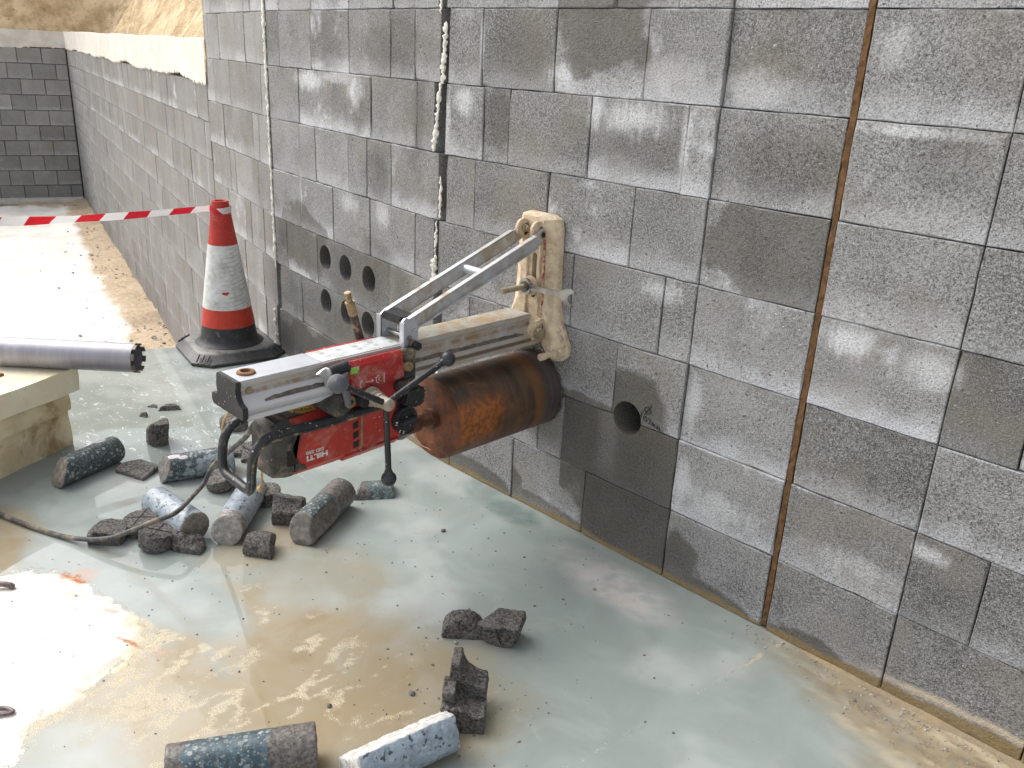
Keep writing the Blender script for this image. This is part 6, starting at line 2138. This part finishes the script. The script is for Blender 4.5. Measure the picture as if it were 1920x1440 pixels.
# ------------------------------------------------------------------ drilled cores and broken pieces
def debris(name, label, cat, parts, mat, loc, rot, cuts=(), subs=(), voxel=0.0045, rough=0.0016, smooth_r=None, group=None, sink=0.004, z=None):
    """parts: callables that add closed solids; cuts: planes (point, normal) that clear the normal side; subs: cylinders taken away.
    smooth_r: radius of the drilled skin, which stays smooth while every other face is left broken."""
    bm = new_bm()
    for f in parts: f(bm)
    for p, nrm in cuts:
        g = bm.verts[:] + bm.edges[:] + bm.faces[:]
        r_ = bmesh.ops.bisect_plane(bm, geom=g, plane_co=p, plane_no=Vector(nrm).normalized(), clear_outer=True)
        es = [e for e in r_['geom_cut'] if isinstance(e, bmesh.types.BMEdge)]
        if es: bmesh.ops.contextual_create(bm, geom=es)
    bmesh.ops.recalc_face_normals(bm, faces=bm.faces[:])
    me = bpy.data.meshes.new(name); bm.to_mesh(me); bm.free()
    o = bpy.data.objects.new(name, me); col.objects.link(o)
    for a, b_, r_ in subs:
        cut_cyl(o, a, b_, r_)
    rm = o.modifiers.new("r", 'REMESH'); rm.mode = 'VOXEL'; rm.voxel_size = voxel
    fold(o, [])
    me = o.data
    n = len(me.vertices)
    co = np.empty(n * 3); me.vertices.foreach_get("co", co); co = co.reshape(-1, 3)
    no = np.empty(n * 3); me.vertices.foreach_get("normal", no); no = no.reshape(-1, 3)
    br = np.ones(n)
    if smooth_r:
        rr_ = np.hypot(co[:, 1], co[:, 2])
        radial = (co[:, 1] * no[:, 1] + co[:, 2] * no[:, 2]) / np.maximum(rr_, 1e-6)
        br = np.where((np.abs(rr_ - smooth_r) < voxel * 1.1) & (radial > 0.8), 0.0, 1.0)
    sd = random.uniform(0, 50)
    for i in range(n):
        v = Vector(co[i])
        q = mnoise.noise(v * 60 + Vector((sd, 0, 0))) + 0.6 * mnoise.noise(v * 170 + Vector((0, sd, 0)))
        a = rough * (1.0 if br[i] > 0.5 else 0.22)
        pit = min(0.0, mnoise.noise(v * 110 + Vector((sd, sd, 0))) + 0.42) * rough * (1.6 if br[i] < 0.5 else 2.2)
        co[i] += no[i] * (q * a + pit)
    me.vertices.foreach_set("co", co.ravel())
    at = me.attributes.new("broken", 'FLOAT', 'POINT'); at.data.foreach_set("value", br.astype(np.float32))
    for p in me.polygons: p.use_smooth = True
    me.materials.clear(); me.materials.append(mat)
    me.update()
    o.rotation_euler = rot
    o.location = (loc[0], loc[1], 0)
    Mr = Euler(rot).to_matrix()
    low = min((Mr @ v.co).z for v in me.vertices)
    o.location.z = (-low - sink) if z is None else z
    return tag(o, label, cat, group)


def axis_rot(a, b, roll=0.0):
    """rotation that lays local +x from a to b (x, y, z) with a roll about it"""
    d = Vector(b) - Vector(a)
    yaw = math.atan2(d.y, d.x); pitch = -math.asin(d.z / d.length)
    m = Matrix.Rotation(yaw, 3, 'Z') @ Matrix.Rotation(pitch, 3, 'Y') @ Matrix.Rotation(roll, 3, 'X')
    return m.to_euler(), (Vector(a) + Vector(b)) / 2, d.length


def cylx(L, r, seg=48): return lambda bm: add_cyl(bm, (-L / 2, 0, 0), (L / 2, 0, 0), r, seg=seg)
def cylz(hh, r, seg=44): return lambda bm: add_cyl(bm, (0, 0, 0), (0, 0, hh), r, seg=seg)
def boxp(c, s, rot=None): return lambda bm: add_box(bm, c, s, rot)


CG, DG = "drilled concrete cores", "broken pieces of drilled block"
FLINT_UP = math.pi / 2
rot, mid_, L = axis_rot((-2.935, -1.150, 0), (-3.02, -0.905, 0))
debris("drill_core", "dark green speckled core with a pale flint fleck, lying beside the foam slabs", "core", [cylx(L, 0.0485)],
       mat_core("core_dark_green", 0.1, flint=[(0.075, 1.35, 0.022)], rough_face=(0.27, 0.24, 0.2)), mid_, rot, cuts=[((-L / 2 + 0.02, 0, 0), (-0.9, 0.35, 0.55)), ((L / 2 - 0.005, 0, 0), (1, 0.1, -0.1))], smooth_r=0.0485, group=CG)
rot, mid_, L = axis_rot((-2.762, -0.862, 0), (-2.69, -0.625, 0))
debris("drill_core", "half wet core with white flint pebble, partly behind the loop of the carrying handle", "core", [cylx(L, 0.0475)],
       mat_core("core_mottled", 0.5, flint=[(-0.075, 1.75, 0.022), (-0.045, 2.0, 0.016)], pale_col=(0.36, 0.43, 0.46)), mid_, rot, cuts=[((-L / 2 + 0.012, 0, 0), (-0.95, -0.2, 0.35))], smooth_r=0.0475, group=CG)
rot, mid_, L = axis_rot((-2.556, -0.968, 0), (-2.315, -0.948, 0))
debris("drill_core", "pale blue slurry coated core with the cable running over it", "core", [cylx(L, 0.0495)],
       mat_core("core_pale", 0.95, body=(0.06, 0.075, 0.08), rough_face=(0.22, 0.2, 0.17)), mid_, rot, smooth_r=0.0495, group=CG)
rot, mid_, L = axis_rot((-2.435, -0.685, 0), (-2.232, -0.892, 0))
debris("drill_core", "slurry whitened core with a rough grey end, under the tip of the carrying handle", "core", [cylx(L, 0.0485)],
       mat_core("core_whitened", 0.85, block=[(0.09, 0.3)], block_k=2.1, rough_face=(0.36, 0.345, 0.32)), mid_, rot, cuts=[((L / 2 - 0.006, 0, 0), (0.95, 0.1, 0.3))], smooth_r=0.0485, group=CG)
rot, mid_, L = axis_rot((-2.085, -0.72, 0), (-2.225, -0.475, 0))
debris("drill_core", "core with a flat split flank and a brown block end, below the motor", "core", [cylx(L, 0.0515)],
       mat_core("core_split", 0.28, block=[(0.03, 0.3)], rough_face=(0.2, 0.185, 0.16), pale_col=(0.4, 0.46, 0.48)), mid_, rot,
       cuts=[((-L / 2 + 0.012, 0, 0), (-0.9, 0.1, 0.35))], subs=[((-L, -0.078, 0.012), (0.02, -0.078, 0.012), 0.055)], smooth_r=0.0515, group=CG)
rot, mid_, L = axis_rot((-1.437, -1.437, 0), (-1.294, -1.175, 0))
debris("drill_core", "large dark core with pale gravel inlay, half brown block, nearest the camera", "core", [cylx(L, 0.0535)],
       mat_core("core_near_dark", 0.06, block=[(0.055, 0.4), (-0.4, -0.115)], flint=[(0.035, 1.4, 0.012)], body=(0.035, 0.062, 0.075), rough_face=(0.14, 0.125, 0.115)), mid_, rot, voxel=0.0036, smooth_r=0.0535, group=CG, rough=0.0022)
rot, mid_, L = axis_rot((-1.195, -1.16, 0), (-1.155, -0.905, 0))
debris("drill_core", "white split core with a broken upper face, nearest the camera, beside the stepped block fragment", "core", [cylx(L, 0.064)],
       mat_core("core_near_white", 1.0, body=(0.1, 0.125, 0.145), pale_col=(0.36, 0.43, 0.5), rough_face=(0.6, 0.58, 0.55)), mid_, rot,
       cuts=[((0, 0, 0.024), (0, 0.62, 0.78)), ((L / 2 - 0.012, 0, 0), (0.95, -0.25, 0.1))], voxel=0.0036, smooth_r=0.064, group=CG, rough=0.003)

# round slices and fragments of block concrete
debris("core_slice", "round brown core slice leaning behind the whitened core", "core slice", [cylz(0.042, 0.05)], M_DEB2, (-2.585, -0.722), (0.25, -0.1, 0.3), group=DG, rough=0.0025)
debris("core_slice", "round dark core slice under the hanging string, beside the whitened core", "core slice", [cylz(0.05, 0.045)], M_DEB2, (-2.40, -0.657), (0.05, 0.05, 0.9), group=DG)
debris("core_slice", "broken half slice with a stepped side, under the cable", "core slice", [cylz(0.03, 0.055), lambda bm: add_cyl(bm, (0.006, 0.006, 0.02), (0.006, 0.006, 0.045), 0.05, seg=40)], M_DEB, (-2.485, -1.152), (0.05, 0.1, 0.5), cuts=[((-0.0, -0.03, 0), (0.3, -0.9, 0))], group=DG)
ds = debris("core_slice", "whole round slice scored with a cross, behind the cable", "core slice", [cylz(0.045, 0.055)], M_DEB, (-2.475, -1.045), (0.1, -0.08, 0.2), group=DG)
dj = debris("core_slice", "cracked round slice scored with a cross, in front of the pale core", "core slice", [cylz(0.05, 0.053)], M_DEB, (-2.362, -1.052), (-0.12, 0.08, 0.2), group=DG)
for par, hh in ((ds, 0.045), (dj, 0.05)):
    bm = new_bm()
    for a in (0.5, 2.07):
        c, s_ = math.cos(a), math.sin(a)
        add_tube(bm, [(-0.047 * c, -0.047 * s_, hh + 0.0005), (-0.02 * c, -0.02 * s_, hh + 0.0012), (0.02 * c, 0.02 * s_, hh + 0.0012), (0.047 * c, 0.047 * s_, hh + 0.0005)], 0.0012, 5)
    me = bpy.data.meshes.new("scored_cross"); bm.to_mesh(me); bm.free(); me.materials.append(M_INK)
    o = bpy.data.objects.new("scored_cross", me); col.objects.link(o); o.parent = par
debris("fragment", "jagged flat fragment in front of the cracked slice", "fragment", [boxp((0, 0, 0.02), (0.12, 0.055, 0.04)), boxp((-0.025, 0.005, 0.028), (0.05, 0.05, 0.042), (0, 0, 0.4))], M_DEB, (-2.292, -0.992), (0.06, -0.05, 0.62), cuts=[((0.04, 0.0, 0.03), (0.6, -0.1, 0.7)), ((-0.04, -0.02, 0), (-0.6, -0.8, 0.2)), ((0.055, 0.02, 0), (0.8, 0.6, 0.2)), ((0, -0.018, 0.03), (0.1, -0.7, 0.7))], group=DG, rough=0.003)
debris("fragment", "upright stub of a core with a stepped top, alone in the milky water", "fragment", [cylz(0.095, 0.048)], M_DEB, (-3.075, -0.725), (0.0, 0.12, 0.55), cuts=[((0, 0, 0.085), (-0.15, 0.1, 1)), ((0.03, 0.01, 0), (0.8, 0.6, 0))],
       subs=[((-0.045, -0.1, 0.09), (-0.045, 0.1, 0.09), 0.033)], group=DG)
debris("fragment", "flat rectangular flake between the green core and the mottled core", "fragment", [boxp((0, 0, 0.008), (0.135, 0.095, 0.017))], M_DEB2, (-2.878, -0.888), (0.06, 0.05, 0.38), cuts=[((-0.05, 0.03, 0), (-0.85, 0.6, 0)), ((0.06, 0, 0), (1, 0.15, 0))], voxel=0.004, group=DG)
debris("fragment", "chunk of slice in the water behind the carrying handle", "fragment", [cylz(0.04, 0.06)], M_DEB2, (-3.03, -0.435), (0, 0, 0.4), cuts=[((0, 0.02, 0), (0.2, 1, 0))], group=DG)
for lab, lo, s_, r_ in (("small flat flake nearest the motor behind the handle", (-2.815, -0.485), (0.085, 0.05, 0.016), 0.2),
                        ("crumbled flake with a raised edge, behind the mottled core", (-2.79, -0.545), (0.06, 0.06, 0.022), 0.9),
                        ("thin broken flake touching the end of the mottled core", (-2.742, -0.54), (0.08, 0.055, 0.016), 1.6)):
    debris("flake", lab, "flake", [boxp((0, 0, s_[2] / 2), s_), boxp((s_[0] * 0.2, 0, s_[2] * 0.7), (s_[0] * 0.4, s_[1] * 0.6, s_[2]))], M_DEB2, lo, (0.1, 0.05, r_), cuts=[((s_[0] * 0.35, 0, 0), (0.8, 0.6, 0.1)), ((-s_[0] * 0.35, 0, 0), (-0.8, 0.5, 0.2))], group=DG)
for lab, lo, s_, r_ in (("elongated dark flake with a bumpy top, farthest out in the milky water", (-3.352, -0.553), (0.105, 0.045, 0.02), 0.95),
                        ("thin dark flake beside the elongated flake", (-3.42, -0.598), (0.05, 0.03, 0.008), 0.6),
                        ("small pointed crumb in the milky water in front of the elongated flake", (-3.345, -0.668), (0.045, 0.03, 0.018), 0.4)):
    debris("flake", lab, "flake", [boxp((0, 0, s_[2] / 2), s_)], M_DEB, lo, (0.0, 0.03, r_), cuts=[((s_[0] * 0.36, 0, 0), (0.8, 0.55, 0.25)), ((-s_[0] * 0.36, 0, 0), (-0.8, 0.5, 0.25)), ((0, -s_[1] * 0.35, 0), (0.1, -1, 0.4))], voxel=0.003, group=DG, rough=0.002)
debris("fragment", "slab like piece with a scooped face, standing left of the split core", "fragment", [boxp((0, 0, 0.045), (0.098, 0.075, 0.095))], M_DEB, (-2.245, -0.665), (0.06, 0.0, 0.80),
       subs=[((-0.2, -0.055, 0.105), (0.2, -0.055, 0.105), 0.06)], cuts=[((0.0, 0.0, 0.085), (0.15, 0.35, 1))], group=DG, rough=0.0022)
debris("fragment", "curved shell of core with a green patch, under the lower lever knob", "fragment", [cylx(0.135, 0.055)], mat_core("shell_green", 0.3, body=(0.05, 0.075, 0.075), pale_col=(0.2, 0.26, 0.27), block=[(-0.3, -0.02)], rough_face=(0.17, 0.155, 0.14)), (-2.225, -0.345), (0.12, 0.0, 0.98), cuts=[((0, 0, 0.02), (0, 0.05, -1)), ((-0.06, 0, 0), (-0.9, 0.3, 0.2))], smooth_r=0.055, group=DG)
debris("fragment", "dark humped chunk lying alone in front of the whitened core", "fragment", [cylx(0.095, 0.046)], M_DEB, (-2.135, -0.822), (0.0, 0.08, 0.62), cuts=[((0, 0, 0.0), (0, 0.35, -1)), ((0.038, 0, 0), (1, 0.2, 0.3)), ((-0.03, 0.02, 0), (-0.7, 0.8, 0.3))], group=DG)
debris("fragment", "half round chunk with a flat front, alone on the open wet floor", "fragment", [lambda bm: add_cyl(bm, (0, -0.03, 0), (0, 0.03, 0), 0.056, seg=44)], M_DEB, (-1.435, -0.632), (0.1, 0.0, 0.78), cuts=[((0, 0, -0.0), (0.0, 0.0, -1)), ((0, -0.024, 0.03), (0, -1, 0.35))], group=DG, voxel=0.0028, rough=0.0022)
dx = debris("fragment", "wedge shaped chunk marked with an inked cross on its flat end", "fragment", [cylx(0.085, 0.056)], M_DEB, (-1.345, -0.578), (0.2, 0.12, R(-61)), cuts=[((0, 0, 0.012), (0, 0.12, 1)), ((-0.02, -0.03, 0), (-0.5, -0.9, 0)), ((0.036, 0, 0), (1, 0, 0.0))], group=DG, voxel=0.0028)
bm = new_bm()
add_tube(bm, [(0.0385, -0.038, 0.001), (0.0388, 0.0, -0.002), (0.0385, 0.036, 0.004)], 0.0013, 5)
add_tube(bm, [(0.0385, -0.002, 0.010), (0.0388, -0.001, -0.018), (0.0385, 0.002, -0.042)], 0.0013, 5)
me = bpy.data.meshes.new("inked_cross"); bm.to_mesh(me); bm.free(); me.materials.append(M_INK)
o = bpy.data.objects.new("inked_cross", me); col.objects.link(o); o.parent = dx
# two stacked pieces left between overlapping bores
Rw_ = R(45)
debris("fragment", "stepped block fragment under the horn shaped piece", "fragment", [boxp((0, 0, 0.033), (0.100, 0.078, 0.066)), boxp((-0.035, 0.01, 0.05), (0.030, 0.06, 0.092))], M_DEB, (-1.185, -0.852), (0, 0, 0.75),
       subs=[((0.032, -0.06, 0.105), (0.032, 0.2, 0.085), 0.052)], group=DG, voxel=0.0028)
debris("fragment", "horn shaped piece with a scooped side, leaning on the stepped block fragment", "fragment", [boxp((0, 0, 0.05), (0.092, 0.062, 0.10))], M_DEB, (-1.222, -0.805), (0.05, -0.14, 0.72),
       subs=[((0.058, -0.15, 0.088), (0.058, 0.15, 0.088), 0.062)], cuts=[((-0.046, 0, 0), (-1, 0, 0.2))], group=DG, voxel=0.0028, sink=-0.035)

# ------------------------------------------------------------------ cable
cable_pts = [(-3.6, -1.60, 0.01), (-3.2, -1.46, 0.01), (-2.839, -1.346, 0.010), (-2.697, -1.297, 0.010), (-2.555, -1.237, 0.012), (-2.43, -1.172, 0.040), (-2.375, -1.112, 0.072), (-2.345, -1.058, 0.095), (-2.325, -1.0, 0.112), (-2.39, -0.915, 0.113),
             (-2.46, -0.845, 0.105), (-2.42, -0.825, 0.18), (-2.24, -0.855, 0.305), (-2.02, -0.915, 0.445), (-1.905, -0.95, 0.53), (-1.885, -0.93, 0.555), (-1.87, -0.9, 0.56)]
bm = new_bm(); add_tube(bm, cable_pts, 0.0076, 10, smooth=7)
tag(link("power_cable", bm, M_CABLE, None, origin=(-2.839, -1.346, 0.0)), "muddy black power cable trailing from the motor over the core pieces to the left", "cable")
# knotted tan string end that drops from the motor on to a slice
bm = new_bm(); add_tube(bm, [(-1.86, -0.958, 0.44), (-1.87, -0.955, 0.40), (-1.885, -0.95, 0.37), (-1.9, -0.945, 0.352)], 0.0035, 8, smooth=5)
add_ball(bm, (-1.905, -0.943, 0.343), 0.009, 12)
link("string", bm, M_STRING, rig)

# ------------------------------------------------------------------ bits of bent metal at the left edge
bm = new_bm(); add_tube(bm, [(-2.43, -1.50, 0.016), (-2.41, -1.468, 0.02), (-2.392, -1.448, 0.016), (-2.386, -1.444, 0.008)], [0.008, 0.008, 0.0085, 0.006], 10, smooth=4)
tag(link("bent_bolt", bm, M_REBAR, None, origin=(-2.41, -1.468, 0.01)), "short bent metal pin on the dry white floor", "metal pin")
bm = new_bm(); add_tube(bm, [(-1.93, -1.66, 0.012), (-1.90, -1.612, 0.012), (-1.875, -1.598, 0.012), (-1.872, -1.606, 0.012), (-1.885, -1.63, 0.012), (-1.90, -1.665, 0.012)], 0.0045, 8, smooth=5)
tag(link("wire_hook", bm, M_REBAR, None, origin=(-1.89, -1.62, 0.01)), "bent wire hook lying on the dry white floor", "wire")

# ------------------------------------------------------------------ loose stones
def stone_mesh(n_sub=1, jag=0.35):
    b = new_bm()
    bmesh.ops.create_icosphere(b, subdivisions=n_sub, radius=1.0)
    s = random.uniform(0, 99)
    for v in b.verts:
        v.co *= 1 + jag * mnoise.noise(v.co * 1.3 + Vector((s, 0, 0)))
        v.co.z *= 0.6
    me = bpy.data.meshes.new("pebble"); b.to_mesh(me); b.free()
    return me


protos = [stone_mesh() for _ in range(6)]
for me in protos[:4]: me.materials.append(M_STONE)
for me in protos[4:]: me.materials.append(M_PEBBLE)
for lab, x, y, s_, k in (("blue grey pebble left of the horn shaped piece", -1.335, -0.884, 0.010, 0), ("small dark stone on the tan puddle, between the two nearest cores and the brown patch", -1.43, -1.055, 0.008, 1),
                         ("pale crumb in front of the half round chunk", -1.412, -0.678, 0.0075, 5), ("pale pebble on the floor near the wet wall foot", -1.335, -0.21, 0.007, 4), ("dark crumb below the rusty barrel", -1.87, -0.33, 0.010, 2)):
    o = bpy.data.objects.new("pebble", protos[k]); col.objects.link(o)
    o.location = (x, y, 0.003); o.scale = (s_, s_ * 0.8, s_ * 0.9); o.rotation_euler = (0.2, 0.1, random.uniform(0, 6))
    tag(o, lab, "pebble", "loose pebbles")


def scatter(name, spots, mats, kind="stuff"):
    b = new_bm()
    for x, y, z, s_ in spots:
        me = random.choice(protos)
        st = len(b.verts)
        b.from_mesh(me)
        vs = b.verts[st:] if hasattr(b.verts, '__getitem__') and not b.verts.ensure_lookup_table() else []
        M = Matrix.Translation((x, y, z)) @ Euler((random.uniform(-.4, .4), random.uniform(-.4, .4), random.uniform(0, 6.3))).to_matrix().to_4x4() @ Matrix.Diagonal((s_, s_ * random.uniform(0.5, 1), s_ * random.uniform(0.5, 1), 1))
        bmesh.ops.transform(b, matrix=M, verts=vs)
    o = link(name, b, mats, None, origin=(0, 0, 0), smooth=False)
    o["kind"] = kind
    return o


sp = []
def hz(x, y):
    f = ground_fields(np.array([[x]]), np.array([[y]]))
    return max(0.0, float(f['h'][0, 0]))
for _ in range(420):
    x = random.uniform(-3.0, -0.25); y = random.uniform(-1.7, -0.02)
    if random.random() < 0.55:       # denser below the bore and round the debris
        c = random.choice(((-1.9, -0.35, 0.3), (-2.2, -1.0, 0.2), (-1.35, -0.75, 0.2), (-1.25, -0.85, 0.12), (-1.9, -1.35, 0.35), (-3.2, -0.5, 0.35), (-1.6, -0.15, 0.25)))
        x, y = random.gauss(c[0], c[2]), random.gauss(c[1], c[2] * 0.7)
    if y > -0.01 and x > -2.29 or y > 0.1: continue
    sp.append((x, y, hz(x, y) + 0.0005, random.choice((0.0018, 0.0022, 0.003, 0.004)) * random.uniform(0.7, 1.3)))
scatter("grit", sp, M_STONE)
sp = []
for _ in range(300):
    x = random.uniform(-0.95, 0.3); y = -0.012 - abs(random.gauss(0, 0.045)) - max(0, x + 0.7) * 0.03
    sp.append((x, y, hz(x, y) + 0.001, random.choice((0.0015, 0.002, 0.003, 0.004, 0.006)) * random.uniform(0.7, 1.2)))
scatter("gravel", sp, M_PEBBLE)
sp = []
for _ in range(500):
    t = random.random()
    x = -4.3 - 9.5 * t * t; fy = 0.482 + (-4.9 - x) * 0.268
    y = fy - abs(random.gauss(0.05, 0.25))
    sp.append((x, y, -0.93, random.choice((0.008, 0.012, 0.02)) * random.uniform(0.6, 1.4)))
for _ in range(160):
    x = random.uniform(-12, -4.6); y = random.uniform(-4, 1.0)
    sp.append((x, y, -0.945, random.choice((0.008, 0.012, 0.02)) * random.uniform(0.6, 1.2)))
scatter("rubble", sp, M_PEBBLE)
